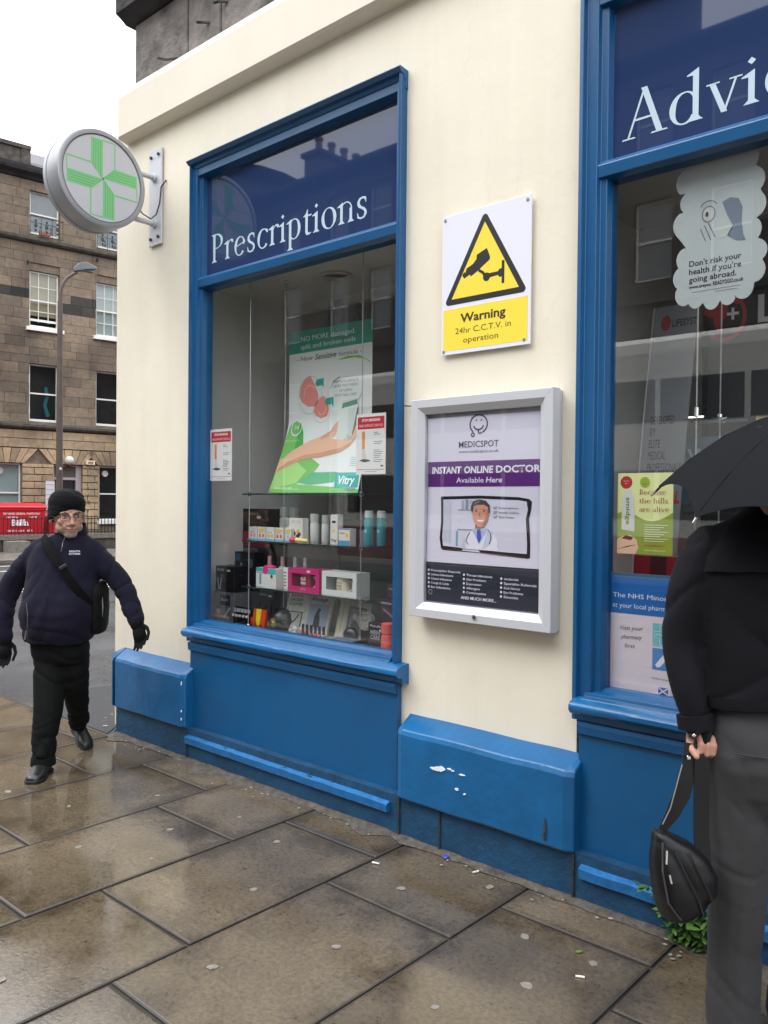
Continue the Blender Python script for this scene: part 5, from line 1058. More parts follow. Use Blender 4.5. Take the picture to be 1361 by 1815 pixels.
pbox('shaver_box', 'dark plum REMINGTON carton lying at the right of the window floor', 'carton', (-2.97, 3.45, .93), (.16, .12, .13), C(52, 38, 46, .35), deco=brand('REMINGTON', extra=lambda s, w, h: s.strokes('stripe', [[(w*.2, h*.6), (w*.9, h*.2)]], .012, C(130, 100, 110), 1)), rz=-.15)
pbox('shaver_box', 'dark carton under the plum one at the right of the window floor', 'carton', (-2.97, 3.45, zD), (.17, .13, .134), C(40, 40, 44, .35), rz=-.1)
pbox('shaver_box', 'uppermost small plum carton against the right frame', 'carton', (-2.96, 3.47, 1.062), (.13, .10, .085), C(60, 44, 56, .35), rz=-.3, deco=lambda s, w, h: s.rect('print_line', w*.1, h*.6, w*.7, h*.7, C(140,120,130), 1))
pbox('book', 'black box with white lettering and a figure leaning at the right', 'box', (-2.985, 3.31, zD), (.115, .03, .15), C(28, 28, 32, .35), deco=lambda s, w, h: (s.text('Peaceful', w*.5, h*.84, .013, C(210,210,210), al='C', l=1, width=w*.7), s.text('MEN', w*.45, h*.58, .022, C(150,152,156), al='C', l=1, width=w*.6, bold=.03), s.text('CARE', w*.45, h*.40, .022, C(150,152,156), al='C', l=1, width=w*.6, bold=.03), s.disc('spot', w*.75, h*.74, .006, WH, 1)))
bottle('red_flask', 'coral red flask against the right window frame', (-2.87, 3.26, zD), .036, .165, C(206, 80, 74, .3), C(216, 96, 90, .3), .95, .32, None, 'flask')
vt = T('varnish_stand', 'stand of six black capped nail varnish bottles', 'display stand', (-3.42, 3.25, zD), local=True); build('tray', MB().box(-.105, .105, -.03, .025, 0, .022), C(120, 30, 40, .3), vt)
for i in range(6):
    x = -.086 + .034*i; build('varnish', MB().lathe([(.010, .0221), (.0105, .048), (.006, .052)], (x, -.005, 0), 10), C(*((150,60,60),(130,40,50),(190,90,90),(206,120,110),(214,140,130),(220,160,150))[i], .2), vt, smooth=True); build('varnish_cap', MB().lathe([(.0085, .0521), (.0075, .095)], (x, -.005, 0), 10), BK, vt, smooth=True)
t = T('lace_mat', 'crumpled white mat at the front of the window floor', 'mat', (-3.70, 3.27, zD), local=True)
mb = MB(); n = 14; vs = [((i/n - .5)*.26, (j/5 - .5)*.07, .006 + .016*abs(noise.noise(Vector((i*.9, j*1.3, 2))))) for j in range(6) for i in range(n + 1)]
mb.add(vs, [(j*(n+1)+i, j*(n+1)+i+1, (j+1)*(n+1)+i+1, (j+1)*(n+1)+i) for j in range(5) for i in range(n)]); build('cloth', mb, C(206, 204, 196, .9), t, smooth=True)
t = T('crystal_ornament', 'small cut glass ornament beside the black dome', 'ornament', (-3.66, 3.33, zD), local=True); random.seed(2)
for i in range(9): build('facet', MB().ell((random.uniform(-.03, .03), random.uniform(-.02, .02), random.uniform(.018, .06)), (.015, .015, .015), 6, 4), C(190, 196, 196, .1, .3), t)
t = T('blue_folder', 'slate blue folder lying open at the front right', 'folder', (-3.20, 3.28, zD), local=True); t.rotation_euler = (0, 0, .1); build('cover', MB().obox((0, 0, .02), (.20, .10, .006), rx=.25), C(58, 72, 92, .4), t); build('page', MB().obox((.0, .002, .027), (.19, .09, .002), rx=.25), C(90, 100, 116, .5), t); build('spine', MB().obox((.105, 0, .028), (.012, .11, .03)), BK, t)
t = T('black_purse', 'small black pouch behind the blue folder', 'pouch', (-3.235, 3.36, zD), local=True); build('pouch', MB().ell((0, 0, .045), (.055, .03, .048), 14, 9), BK, t, smooth=True)
# bent advert leaning on the top shelf against the rear wires
vq = T('nail_care_poster', 'green and white nail care poster bowed forward on the top shelf', 'poster', (-3.6, 3.45, 1.645))
def vfn(u, v, h):
    """u 0..1 across, v 0..1 up: upright above, sweeping forward and left towards the foot"""
    k = max(0.0, (.46 - v)/.46); y = 3.57 - .235*k**1.25; dx = -.005 - .0*k
    L = -4.005 + .080*k**1.1; Rr = -3.283 + .117*k**1.6
    return (L + (Rr - L)*u, y - h, 1.645 + v*(2.668 - 1.645 - .0) + .0)
sv = Sheet(vq, (0, 0, 0), fn=vfn, gap=.0006)
def vrect(name, u0, v0, u1, v1, m, l, nv=20): return grect(sv, name, u0, v0, u1, v1, m, l, 1, nv)
vrect('sheet', 0, 0, 1, 1, C(222, 230, 226), 0, 30); vrect('teal_band', 0, .865, 1, 1, C(10, 150, 128), 1, 4)
tw = C(225, 240, 236); td = C(80, 90, 96)
sv.text('NO MORE damaged,', .48, .935, .030, tw, al='C', width=.66, l=2); sv.text('split and broken nails', .48, .888, .028, tw, al='C', width=.66, l=2)
sv.text('- New', .10, .815, .028, td, width=.20, l=2); sv.text('Sensitive', .33, .812, .034, C(60, 76, 80), width=.26, l=2, shear=.25, bold=.01); sv.text('formula -', .62, .812, .026, td, width=.26, l=2)
def vp_(name, pts, c_, l): sv.poly(name, pts, C(*c_), l)
def subd(pts, n=4):
    o = []
    for i in range(len(pts)):
        a_, b_ = pts[i], pts[(i+1) % len(pts)]
        o += [(a_[0] + (b_[0]-a_[0])*k/n, a_[1] + (b_[1]-a_[1])*k/n) for k in range(n)]
    return o
vp_('leaf_print', [(.60,.790),(.72,.806),(.86,.80),(.97,.76),(.99,.745),(.92,.775),(.80,.792),(.70,.79)], (120, 190, 80), 2)
vp_('nail_print', [(.27,.72),(.33,.66),(.375,.60),(.37,.555),(.33,.528),(.25,.53),(.17,.56),(.135,.60),(.15,.655),(.20,.70)], (226, 142, 134), 2)
vp_('nail_print', [(.44,.585),(.49,.555),(.505,.505),(.48,.46),(.42,.45),(.35,.47),(.32,.50),(.34,.545),(.39,.575)], (226, 142, 134), 2)
sv.strokes('nail_ring', [arc(.27, .60, .145, .115, 0, 360, 26), arc(.42, .505, .105, .08, 0, 360, 22)], .006, C(190, 206, 204), 1.5); sv.strokes('nail_gloss', [arc(.27, .61, .07, .05, 20, 200, 14), arc(.42, .51, .05, .035, 200, 380, 12)], .010, C(244, 170, 160), 3)
for (u, v) in ((.335, .665), (.455, .545)): vp_('tag_print', [(u, v), (u + .02, v + .025), (u + .105, v + .03), (u + .105, v - .03), (u + .085, v - .012), (u + .02, v - .015)], (20, 160, 150), 3)
sv.strokes('bracket_print', [arc(.66, .60, .14, .09, 100, 165, 10), arc(.70, .60, .19, .09, -70, 10, 10)], .006, C(120, 130, 134), 2)
for i, q in enumerate(('FANTASTIC RESULTS', 'AFTER TWO WEEKS', 'OF USING', 'VITRY NAIL CARE')): sv.text(q, .70, .655 - .028*i, .016, C(60, 130, 136), al='C', width=(.29, .28, .15, .25)[i], l=2)
vp_('grass_print', subd([(0,.0),(0,.33),(.03,.42),(.10,.46),(.15,.43),(.20,.36),(.24,.28),(.33,.23),(.45,.19),(.52,.165),(.45,.10),(.30,.05),(.70,.035),(1,.02),(1,0)]), (116, 190, 96), 2)
vp_('grass_print', subd([(.16,.45),(.22,.37),(.26,.28),(.20,.18),(.16,.25),(.15,.35)], 3), (60, 170, 70), 2.5); vp_('grass_print', subd([(.0,.22),(.20,.20),(.38,.13),(.30,.06),(.0,.02)], 3), (158, 212, 120), 2.6)
vp_('grass_print', subd([(.30,.06),(.46,.12),(.72,.12),(.88,.10),(.72,.06),(.46,.045)], 3), (90, 180, 130), 2.7)
vp_('hand_print', subd([(0,.175),(.05,.215),(.14,.26),(.30,.31),(.46,.34),(.56,.37),(.60,.415),(.63,.43),(.66,.40),(.63,.345),(.60,.32),(.72,.31),(.80,.345),(.86,.43),(.89,.45),(.90,.42),(.88,.33),(.82,.27),(.72,.235),(.50,.21),(.30,.20),(.14,.165),(.02,.125),(0,.12)], 3), (226, 182, 150), 4)
vp_('hand_shadow', subd([(.02,.125),(.14,.165),(.30,.20),(.50,.21),(.72,.235),(.82,.27),(.88,.33),(.84,.30),(.72,.262),(.50,.240),(.30,.228),(.12,.190),(.02,.150)], 3), (200, 150, 118), 4.5)
vp_('thumb_shadow', subd([(.46,.34),(.56,.37),(.60,.415),(.59,.37),(.54,.335),(.46,.315)], 3), (206, 158, 126), 4.5)
vp_('carton_print', [(.64,.31),(.65,.50),(.68,.545),(.84,.555),(.85,.52),(.82,.32),(.76,.29)], (206, 220, 214), 3); vp_('carton_print', [(.655,.475),(.67,.53),(.84,.548),(.845,.49),(.76,.465)], (30, 130, 100), 3.5); vp_('carton_print', [(.76,.29),(.765,.46),(.845,.49),(.82,.32)], (170, 190, 186), 3.4)
sv.text('Vitry', .69, .487, .020, C(220, 236, 230), width=.10, l=4, bold=.02); vp_('fingers_print', subd([(.58,.37),(.61,.42),(.64,.43),(.655,.40),(.64,.36)], 2), (222, 172, 142), 5)
sv.strokes('badge_print', [arc(.12, .405, .065, .05, 0, 360, 24)], .008, C(226, 240, 230), 3); sv.text('74', .12, .392, .026, C(226, 240, 230), al='C', width=.06, l=4)
vrect('teal_plate', .74, .03, .985, .115, C(0, 176, 168), 5, 4); sv.text('Vitry', .86, .050, .045, C(240, 250, 248), al='C', width=.18, l=7, bold=.02, shear=.1); vrect('grey_plate', .86, .012, .97, .026, C(120, 150, 146), 5, 1); sv.text('www.vitry.com', .05, .02, .018, C(230, 244, 226), l=6, width=.22)
for i in range(5): sv.rect('small_print', .86, .20 - .012*i, .98, .203 - .012*i, C(170, 180, 178), 3)
# two stop smoking notices taped inside the pane
def notice(x0, x1, z0, z1, label):
    t = T('stop_smoking_notice', label, 'notice', (x0, 3.142, z0), 'stop smoking notices on the first window'); B('paper', x0, x1, 3.142, 3.1425, z0, z1, C(226, 228, 226), t); s = Sheet(t, (x0, 3.1418, z0)); w, h = x1 - x0, z1 - z0
    s.rect('red_header', w*.05, h*.75, w*.95, h*.95, C(190, 36, 48), 1); s.text('STOP SMOKING', w*.5, h*.875, h*.038, C(240, 226, 226), al='C', width=w*.62, bold=.04, l=2); s.text('FREE SUPPORT SERVICE', w*.5, h*.785, h*.038, C(240, 226, 226), al='C', width=w*.80, l=2)
    s.poly('cigarette_print', [(w*.20, h*.42), (w*.30, h*.42), (w*.30, h*.71), (w*.20, h*.71)], C(222, 140, 60), 1); s.poly('cigarette_print', [(w*.20, h*.42), (w*.30, h*.42), (w*.36, h*.24), (w*.26, h*.22), (w*.20, h*.30)], C(206, 204, 198), 1); s.poly('ash_print', [(w*.10, h*.23), (w*.30, h*.20), (w*.50, h*.22), (w*.42, h*.245), (w*.24, h*.255)], C(70, 64, 60), 2)
    for v, q in ((.68, .14), (.65, .22), (.53, .28), (.50, .24), (.39, .2), (.36, .3), (.33, .26), (.30, .22), (.27, .2), (.23, .3), (.20, .24)): s.rect('small_print', w*.60, h*v, w*(.60 + q), h*(v + .010), C(120, 122, 126), 1)
    s.rect('red_rule', w*.02, h*.075, w*.96, h*.083, C(190, 60, 60), 1); s.rect('small_print', w*.3, h*.04, w*.7, h*.048, C(150, 150, 150), 1); s.rect('badge', w*.84, h*.12, w*.92, h*.15, C(60, 90, 110), 1)
notice(-4.255, -4.040, 1.716, 2.034, 'stop smoking notice on the left edge of the first window'); notice(-2.998, -2.792, 1.738, 2.050, 'stop smoking notice overlapping the nail care poster on the right')
# ---------------------------------------------------------------- second window
r2 = T('glass_shelf_rack', 'wire hung glass shelf in the second window', 'shelf rack', (-.6, 3.44, .8))
for x, y in ((-1.275, 3.30), (-1.29, 3.60), (-.22, 3.30), (-.22, 3.60)):
    build('wire', MB().tube([(x, y, .80), (x, y, 3.015)], .0032, 6), steel, r2); build('top_fixing', MB().lathe([(.012, 0), (.012, .03), (.018, .035), (.018, .05)], (x, y, 2.97), 10), chrome, r2)
    build('clamp', MB().tube([(x, y, 1.95), (x, y, 1.985)], .012, 10), chrome, r2); build('clamp', MB().tube([(x - .03, y, 1.945), (x + .03, y, 1.945)], .007, 8), chrome, r2)
B('shelf', -1.32, -.17, 3.285, 3.62, 1.93, 1.94, shelf_glass, r2)
B('shelf', -1.32, -.17, 3.285, 3.62, 1.56, 1.57, shelf_glass, r2)
# cloud shaped travel health card, printed with a plain cartoon bird
bb = T('travel_card', 'cloud edged travel health card with a cartoon bird hanging in the second window', 'poster', (-1.17, 3.17, 2.4))
cl_ = []
for cx_, cz_, r, a0, a1 in ((-1.255, 2.93, .05, 100, 230), (-1.275, 2.84, .05, 120, 235), (-1.262, 2.76, .045, 120, 230), (-1.285, 2.68, .05, 110, 215), (-1.245, 2.60, .04, 190, 200), (-1.275, 2.545, .045, 80, 220), (-1.287, 2.475, .045, 130, 230), (-1.278, 2.41, .045, 140, 270), (-1.235, 2.385, .035, 200, 330), (-1.175, 2.372, .035, 200, 340), (-1.115, 2.38, .035, 200, 340), (-1.06, 2.405, .045, 210, 345), (-1.02, 2.46, .045, 270, 400), (-1.01, 2.53, .04, 300, 420), (-1.035, 2.61, .045, 310, 420), (-1.025, 2.70, .05, 310, 410), (-1.03, 2.79, .05, 310, 420), (-1.06, 2.88, .06, 320, 440), (-1.15, 2.95, .06, 30, 150)):
    cl_ += [(cx_ + r*.85*math.cos(R(a)), cz_ + r*math.sin(R(a))) for a in (a0 + (a1 - a0)*k/6 for k in range(7))]
build('card', MB().prism(cl_, 'y', 3.1705, 3.172), C(172, 182, 182, .5), bb)
s = Sheet(bb, (0, 3.1700, 0)); slab_ = C(40, 42, 44)
for q, z, w_ in (("Don't risk your", 2.513, .195), ("health if you're", 2.482, .195), ('going abroad.', 2.452, .178)): s.text(q, -1.262, z, .021, slab_, width=w_, bold=.018, l=1)
s.text('www.areyou', -1.262, 2.428, .012, slab_, width=.085, bold=.03, l=1); s.text('READY2GO.co.uk', -1.170, 2.428, .014, slab_, width=.112, bold=.03, l=1)
s.rect('small_print', -1.25, 2.412, -1.07, 2.414, C(110,120,120), 1); s.rect('small_print', -1.16, 2.402, -1.08, 2.404, C(110,120,120), 1)
s.strokes('bird_print', [arc(-1.19, 2.70, .024, .030, 0, 360, 20), [(-1.22, 2.65), (-1.20, 2.60)], [(-1.205, 2.66), (-1.18, 2.60)], [(-1.19, 2.665), (-1.165, 2.61)], arc(-1.19, 2.715, .035, .035, 30, 150, 10)], .003, C(70, 76, 78), 1); s.disc('bird_eye', -1.193, 2.70, .018, C(186, 192, 188), 1, ry=.024); s.disc('bird_pupil', -1.196, 2.70, .006, slab_, 2, ry=.010)
s.poly('bird_beak', [(-1.14, 2.735), (-1.11, 2.745), (-1.08, 2.735), (-1.065, 2.70), (-1.068, 2.65), (-1.062, 2.60), (-1.052, 2.575), (-1.085, 2.580), (-1.12, 2.605), (-1.10, 2.64), (-1.12, 2.68)], C(96, 112, 128), 1); s.poly('bird_cheek', [(-1.16, 2.68), (-1.13, 2.67), (-1.098, 2.635), (-1.12, 2.60), (-1.155, 2.60)], C(176, 186, 180), 1)
# dark banner with a red globe emblem
db = T('globe_banner', 'dark banner with a red globe and white cross deep in the second window', 'banner', (-.75, 3.80, .8)); B('cloth', -1.42, .05, 3.80, 3.81, .8, 2.78, C(44, 46, 50, .6), db)
s = Sheet(db, (0, 3.7995, 0)); rdc = C(186, 52, 58)
s.strokes('globe_emblem', [arc(-1.345, 2.44, .085, .10, -135, 55, 24)], .016, rdc, 1); s.poly('globe_emblem', [(-1.43, 2.50), (-1.40, 2.53), (-1.36, 2.525), (-1.335, 2.50), (-1.33, 2.46), (-1.355, 2.43), (-1.36, 2.38), (-1.375, 2.365), (-1.39, 2.40), (-1.40, 2.445), (-1.43, 2.455), (-1.445, 2.47)], rdc, 1); s.poly('globe_emblem', [(-1.36, 2.535), (-1.32, 2.55), (-1.28, 2.535), (-1.265, 2.50), (-1.29, 2.49), (-1.32, 2.505), (-1.345, 2.515)], rdc, 1.5)
s.poly('cross_emblem', [(-1.318, 2.425), (-1.306, 2.425), (-1.306, 2.445), (-1.286, 2.445), (-1.286, 2.458), (-1.306, 2.458), (-1.306, 2.478), (-1.318, 2.478), (-1.318, 2.458), (-1.338, 2.458), (-1.338, 2.445), (-1.318, 2.445)], C(230, 230, 230), 2); s.text('LIFESYSTEMS', -1.205, 2.40, .115, C(226, 226, 226), l=1, width=1.05, bold=.02)
# leaning grey roll-up
ru = T('rollup_banner', 'grey leaning banner with LIFESYSTEMS and red FOR SURVIVAL lettering', 'banner', (-1.5, 3.5, .8))
def rfn(u, v, h): return (-1.625 + .062*max(0, v/1.18)**1.4 + u, 3.50 + .05*v - h, 1.30 + v)
s = Sheet(ru, (0, 0, 0), fn=rfn, gap=.0008); grect(s, 'sheet', 0, -.5, .195, 1.17, C(128, 132, 136, .35), 0, 1, 14); grect(s, 'red_panel', .0, -.45, .195, .07, C(150, 26, 36), 1, 1, 2); grect(s, 'black_figure', .075, -.45, .15, .07, C(24, 22, 24), 2, 1, 2)
s.disc('globe_mark', .055, 1.095, .022, C(150, 40, 44), 1, ry=.034); s.text('LIFESYST', .085, 1.075, .030, C(50, 50, 54), width=.108, bold=.02, l=1)
for i, q in enumerate(('DEVELOPED', 'BY', 'ELITE', 'MEDICAL', 'PROFESSIONALS')): s.text(q, .030, .650 - .052*i, .036, C(38, 40, 44), l=1, width=(.105, .026, .050, .080, .152)[i])
s.text('FOR', .032, .375, .048, C(170, 40, 48), l=1, width=.07, bold=.05); s.text('SURVIVAL', .032, .305, .048, C(170, 40, 48), l=1, width=.155, bold=.05)
grect(s, 'pole', -.008, -.5, -.003, 1.17, C(206, 208, 208, .3), 1, 1, 14)
# green insect repellent poster
gp_ = T('midge_poster', 'green and cream repellent poster with an upright white bottle, on the second window', 'poster', (-1.41, 3.142, 1.4)); B('paper', -1.530, -1.300, 3.142, 3.1425, 1.398, 1.722, C(222, 228, 160), gp_)
s = Sheet(gp_, (-1.530, 3.1418, 1.398)); w, h = .230, .324
s.poly('green_hill', [(0, 0), (w, 0), (w, h*.52)] + [(w - w*.75*k/12, h*(.52 - .11*math.sin(math.pi*k/12))) for k in range(1, 12)] + [(w*.25, h*.50), (w*.08, h*.52), (0, h*.50)], C(140, 160, 50), 1)
s.disc('red_badge', w*.16, h*.885, w*.11, C(176, 40, 44), 2, ry=h*.078); s.text("The UK's", w*.16, h*.895, .005, C(236,220,220), al='C', l=3); s.text('No.1', w*.16, h*.865, .005, C(236,220,220), al='C', l=3)
s.poly('bottle_print', [(w*.08, h*.30), (w*.32, h*.28), (w*.32, h*.68), (w*.27, h*.74), (w*.27, h*.79), (w*.13, h*.79), (w*.13, h*.74), (w*.08, h*.68)], C(206, 210, 200), 3); s.text('smidge', w*.165, h*.70, .018, C(110, 130, 50), l=4, width=h*.34, rot=-math.pi/2, bold=.02)
s.disc('green_face', w*.50, h*.885, w*.09, C(150, 176, 40), 2, ry=h*.065); s.strokes('face_lines', [arc(w*.50, h*.88, w*.04, h*.02, 200, 340, 8)], .0015, C(70, 90, 20), 3)
for i, (q, ww) in enumerate((('Because', .48), ('the hills', .52), ('are alive', .54))): roman(s, q, w*.40, h*(.735 - .105*i), .030, C(150, 62, 40), l=4, width=w*ww)
for i in range(8): s.rect('small_print', w*.5, h*(.36 - .028*i), w*(.92 - .07*(i % 3)), h*(.368 - .028*i), C(226, 232, 190), 4)
s.text('A MIDGE IS A?', w*.5, h*.10, .008, C(150, 50, 40), l=4, width=w*.36); s.text('www.smidgeup.com', w*.5, h*.045, .007, C(230, 234, 200), l=4, width=w*.38)
s.poly('skin_photo', [(0, 0), (w*.34, 0), (w*.40, h*.08), (w*.36, h*.18), (w*.26, h*.23), (w*.10, h*.22), (0, h*.17)], C(224, 190, 160), 3); s.poly('skin_photo', [(0, h*.05), (w*.2, h*.10), (w*.38, h*.12), (w*.2, h*.085)], C(60, 36, 30), 4); s.poly('midge_print', [(w*.08, h*.19), (w*.26, h*.17), (w*.30, h*.21), (w*.16, h*.23)], C(110, 50, 40), 4)
# minor ailment service poster
nh = T('ailment_poster', 'blue and white minor ailment service poster at the foot of the second window', 'poster', (-1.2, 3.15, .845)); B('paper', -1.562, -.90, 3.144, 3.1455, .845, 1.320, C(222, 212, 220), nh)
s = Sheet(nh, (-1.562, 3.1438, .845)); w, h = .662, .475
s.rect('blue_band', 0, h*.655, w, h*.965, C(20, 100, 178), 1); s.rect('teal_edge', 0, h*.965, w, h, C(26, 96, 130), 1)
s.text('The NHS Minor Ailment Service', .016, h*.79, .0185, C(224, 232, 240), l=2, width=.46); s.text('at your local pharmacy', .016, h*.705, .0185, C(224, 232, 240), l=2, width=.262)
for i, q in enumerate(('Visit your', 'pharmacy', 'first')): s.text(q, .050 + .012*(i == 2) + .004*i, h*(.515 - .075*i), .017, C(50, 56, 84), l=2, width=(.098, .088, .045)[i], shear=.2, rot=.05)
for k in range(3):
    u0 = .186 + .10*k; s.rect('teal_tile', u0, h*.41, u0 + .086, h*.60, C(110, 190, 200), 1); s.strokes('tile_cross', [[(u0 + .030, h*.42), (u0 + .030, h*.48), (u0 + .008, h*.48), (u0 + .008, h*.535), (u0 + .030, h*.535), (u0 + .030, h*.59), (u0 + .056, h*.59), (u0 + .056, h*.535), (u0 + .080, h*.535), (u0 + .080, h*.48), (u0 + .056, h*.48), (u0 + .056, h*.42), (u0 + .030, h*.42)]], .0022, C(214, 234, 236), 2)
    if k == 0: s.text('ADVICE', u0 + .012, h*.50, .008, C(214, 234, 236), l=3, width=.062)
    s.rect('blue_tile', u0, h*.215, u0 + .086, h*.395, C(64, 132, 196), 1); s.poly('tablet_print', [(u0 + .020, h*.235), (u0 + .012, h*.255), (u0 + .052, h*.365), (u0 + .066, h*.375), (u0 + .074, h*.355), (u0 + .034, h*.245)], C(232, 232, 240), 2)
s.text('Information for patients', .186, h*.135, .0085, C(120, 112, 130), l=2, width=.20); s.rect('flag_badge', .212, h*.015, .252, h*.075, C(44, 84, 150), 2); s.strokes('flag_cross', [[(.213, h*.018), (.251, h*.072)], [(.213, h*.072), (.251, h*.018)]], .004, C(226, 230, 240), 3)
for i, q in enumerate(('Scottish', 'Executive', 'gov.scot')): s.text(q, .26, h*(.055 - .02*i), .006, C(60, 80, 130), l=2)
# straw coloured panel and a mirror lettered card deeper in the second window
pbox('straw_panel', 'straw coloured panel deep in the second window, beside the umbrella', 'display panel', (-1.0, 3.73, 1.6), (.36, .03, .34), C(206, 178, 120, .6)); pbox('lettered_card', 'dull blue card with pale reversed lettering in the second window', 'display card', (-1.36, 3.70, 1.60), (.30, .02, .30), C(90, 112, 130, .4), deco=lambda s, w, h: (s.text('W2M', w*.5, h*.62, .06, C(160, 172, 180), al='C', l=1, width=w*.7, bold=.02), s.text('GRAD', w*.5, h*.25, .06, C(160, 172, 180), al='C', l=1, width=w*.7, bold=.02)))
# ---------------------------------------------------------------- people
def eval_mesh(o):
    bpy.context.view_layer.update(); dg = bpy.context.evaluated_depsgraph_get(); return bpy.data.meshes.new_from_object(o.evaluated_get(dg))
def skin(name, mb, m, parent, voxel=.008, smooth=6, fold=None, label=None, post=None, sub=0):
    """fuse overlapping forms into one continuous surface, relax it, then add cloth folds"""
    me = bpy.data.meshes.new(name); me.from_pydata(mb.v, [], mb.f); me.update()
    o = bpy.data.objects.new(name, me); link(o)
    r = o.modifiers.new('r', 'REMESH'); r.mode = 'VOXEL'; r.voxel_size = voxel; r.use_smooth_shade = True
    if smooth: s_ = o.modifiers.new('s', 'SMOOTH'); s_.iterations = smooth; s_.factor = .5
    if sub: q = o.modifiers.new('q', 'SUBSURF'); q.levels = sub
    nm = eval_mesh(o); o.modifiers.clear(); o.data = nm; bpy.data.meshes.remove(me)
    if fold:
        N = [v.normal.copy() for v in nm.vertices]
        for v, n in zip(nm.vertices, N): v.co += n * fold(v.co, n)
    if post: post(nm)
    nm.name = name; nm.shade_smooth(); nm.materials.clear(); nm.materials.append(m); nm.update()
    o.name = name; o.parent = parent; OFF[o.name] = OFF[parent.name]; tag(o, label); return o
def limb(mb, pts, rs, n=14, up=None):
    pts = [Vector(p) for p in pts]
    # refine with a smooth curve
    P = []; Q = []
    rs = [r if isinstance(r, tuple) else (r, r) for r in rs]
    for i in range(len(pts) - 1):
        p0, p1, p2, p3 = pts[max(i-1, 0)], pts[i], pts[i+1], pts[min(i+2, len(pts)-1)]
        for k in range(4):
            t = k/4; P.append(.5*((2*p1) + (p2 - p0)*t + (2*p0 - 5*p1 + 4*p2 - p3)*t*t + (3*p1 - p0 - 3*p2 + p3)*t**3)); Q.append(tuple(rs[i][j] + (rs[i+1][j] - rs[i][j])*t for j in (0, 1)))
    P.append(pts[-1]); Q.append(rs[-1]); mb.tube(P, Q, n, up=up)
    for p, r in ((P[0], Q[0]), (P[-1], Q[-1])): mb.ell(p, (min(r), min(r), min(r)), 10, 6)
    return mb
def torso(mb, secs, n=26):
    mb.rings([[(cx + rx*math.copysign(abs(math.cos(2*math.pi*i/n))**.85, math.cos(2*math.pi*i/n)), cy + ry*math.copysign(abs(math.sin(2*math.pi*i/n))**.85, math.sin(2*math.pi*i/n)), z) for i in range(n)] for cx, cy, z, rx, ry in secs]); return mb
def nz(co, f, s=0): return noise.noise(Vector((co.x*f[0] + s, co.y*f[1], co.z*f[2] + s)))
def ridge(co, f, s=0): return 1 - abs(nz(co, f, s))*2.6
def crease(co, d, fa, fl, s=0, sharp=2.0):
    """creases running across direction d: tight along d, long the other way, wandering"""
    w_ = Vector((nz(co, (4, 4, 4), s + 11), nz(co, (4, 4, 4), s + 23), nz(co, (4, 4, 4), s + 37))) * .06
    q = co + w_; d = Vector(d).normalized(); a = q.dot(d); rest_ = q - d*a
    v = 1 - min(1.0, abs(noise.noise(Vector((a*fa + s, rest_.x*fl + rest_.y*fl*.7, rest_.z*fl + s)))) * 2.4)
    return v**sharp
def cloth_mat(name, col, rough=.85, sheen=.3, weave=420, var=.12):
    m, t, p, o = _nt(name); c = _ramp(t, _noise(t, 5, 6, .6), (.3, tuple(q*(1-var) for q in col)), (.7, tuple(q*(1+var) for q in col))); f2 = _noise(t, weave, 3, .7)
    c = _mix(t, 1.0, c, _ramp(t, f2, (.3, (.82, .82, .82)), (.7, (1.16, 1.16, 1.16))), 'MULTIPLY'); t.links.new(c, p.inputs['Base Color'])
    p.inputs['Roughness'].default_value = rough; p.inputs['Sheen Weight'].default_value = sheen; p.inputs['Sheen Roughness'].default_value = .6; p.inputs['Specular IOR Level'].default_value = .12
    _bump(t, p, f2, .25, .001); return m
fleece = cloth_mat('navy_fleece', (0.0105, 0.0095, 0.021), .95, .03, 300); trs_black = cloth_mat('black_trouser_cloth', (0.0065, 0.0072, 0.0068), .8, .0); knit = cloth_mat('black_knit', (0.005, 0.005, 0.006), .95, .02, 200)
grey_cloth = cloth_mat('charcoal_trouser_cloth', (0.043, 0.043, 0.045), .85, .03, 500, .15); jacket_blk = cloth_mat('black_jacket_cloth', (0.0075, 0.0075, 0.010), .75, .01, 500)
nylon = M('black_nylon', (0.005, 0.005, 0.006), .40, spec=.35, var=.2, scale=30, bump=.3, bscale=200, dist=.001); leather = M('black_shoe_leather', (0.012, 0.012, 0.013), .35, var=.2, scale=20, bump=.2, bscale=80, dist=.002)
def skin_mat(name, col):
    m, t, p, o = _nt(name)
    at = _n(t, 'Attribute'); at.attribute_name = 'tone'; sx = _n(t, 'SeparateColor'); t.links.new(at.outputs['Color'], sx.inputs[0])
    c = _ramp(t, _noise(t, 60, 5, .6), (.3, tuple(q*.90 for q in col)), (.7, tuple(min(q*1.08, 1) for q in col)))
    c = _mix(t, sx.outputs[0], c, (0.46, .13, .10)); c = _mix(t, sx.outputs[1], c, (0.34, .31, .28)); c = _mix(t, sx.outputs[2], c, (0.10, .045, .04))
    t.links.new(c, p.inputs['Base Color']); p.inputs['Roughness'].default_value = .48; p.inputs['Subsurface Weight'].default_value = .12; p.inputs['Subsurface Scale'].default_value = .01; p.inputs['Subsurface Radius'].default_value = (1, .3, .2)
    _bump(t, p, _noise(t, 220, 4, .6), .2, .001); return m
face_skin = skin_mat('face_skin', (0.48, 0.27, 0.19))
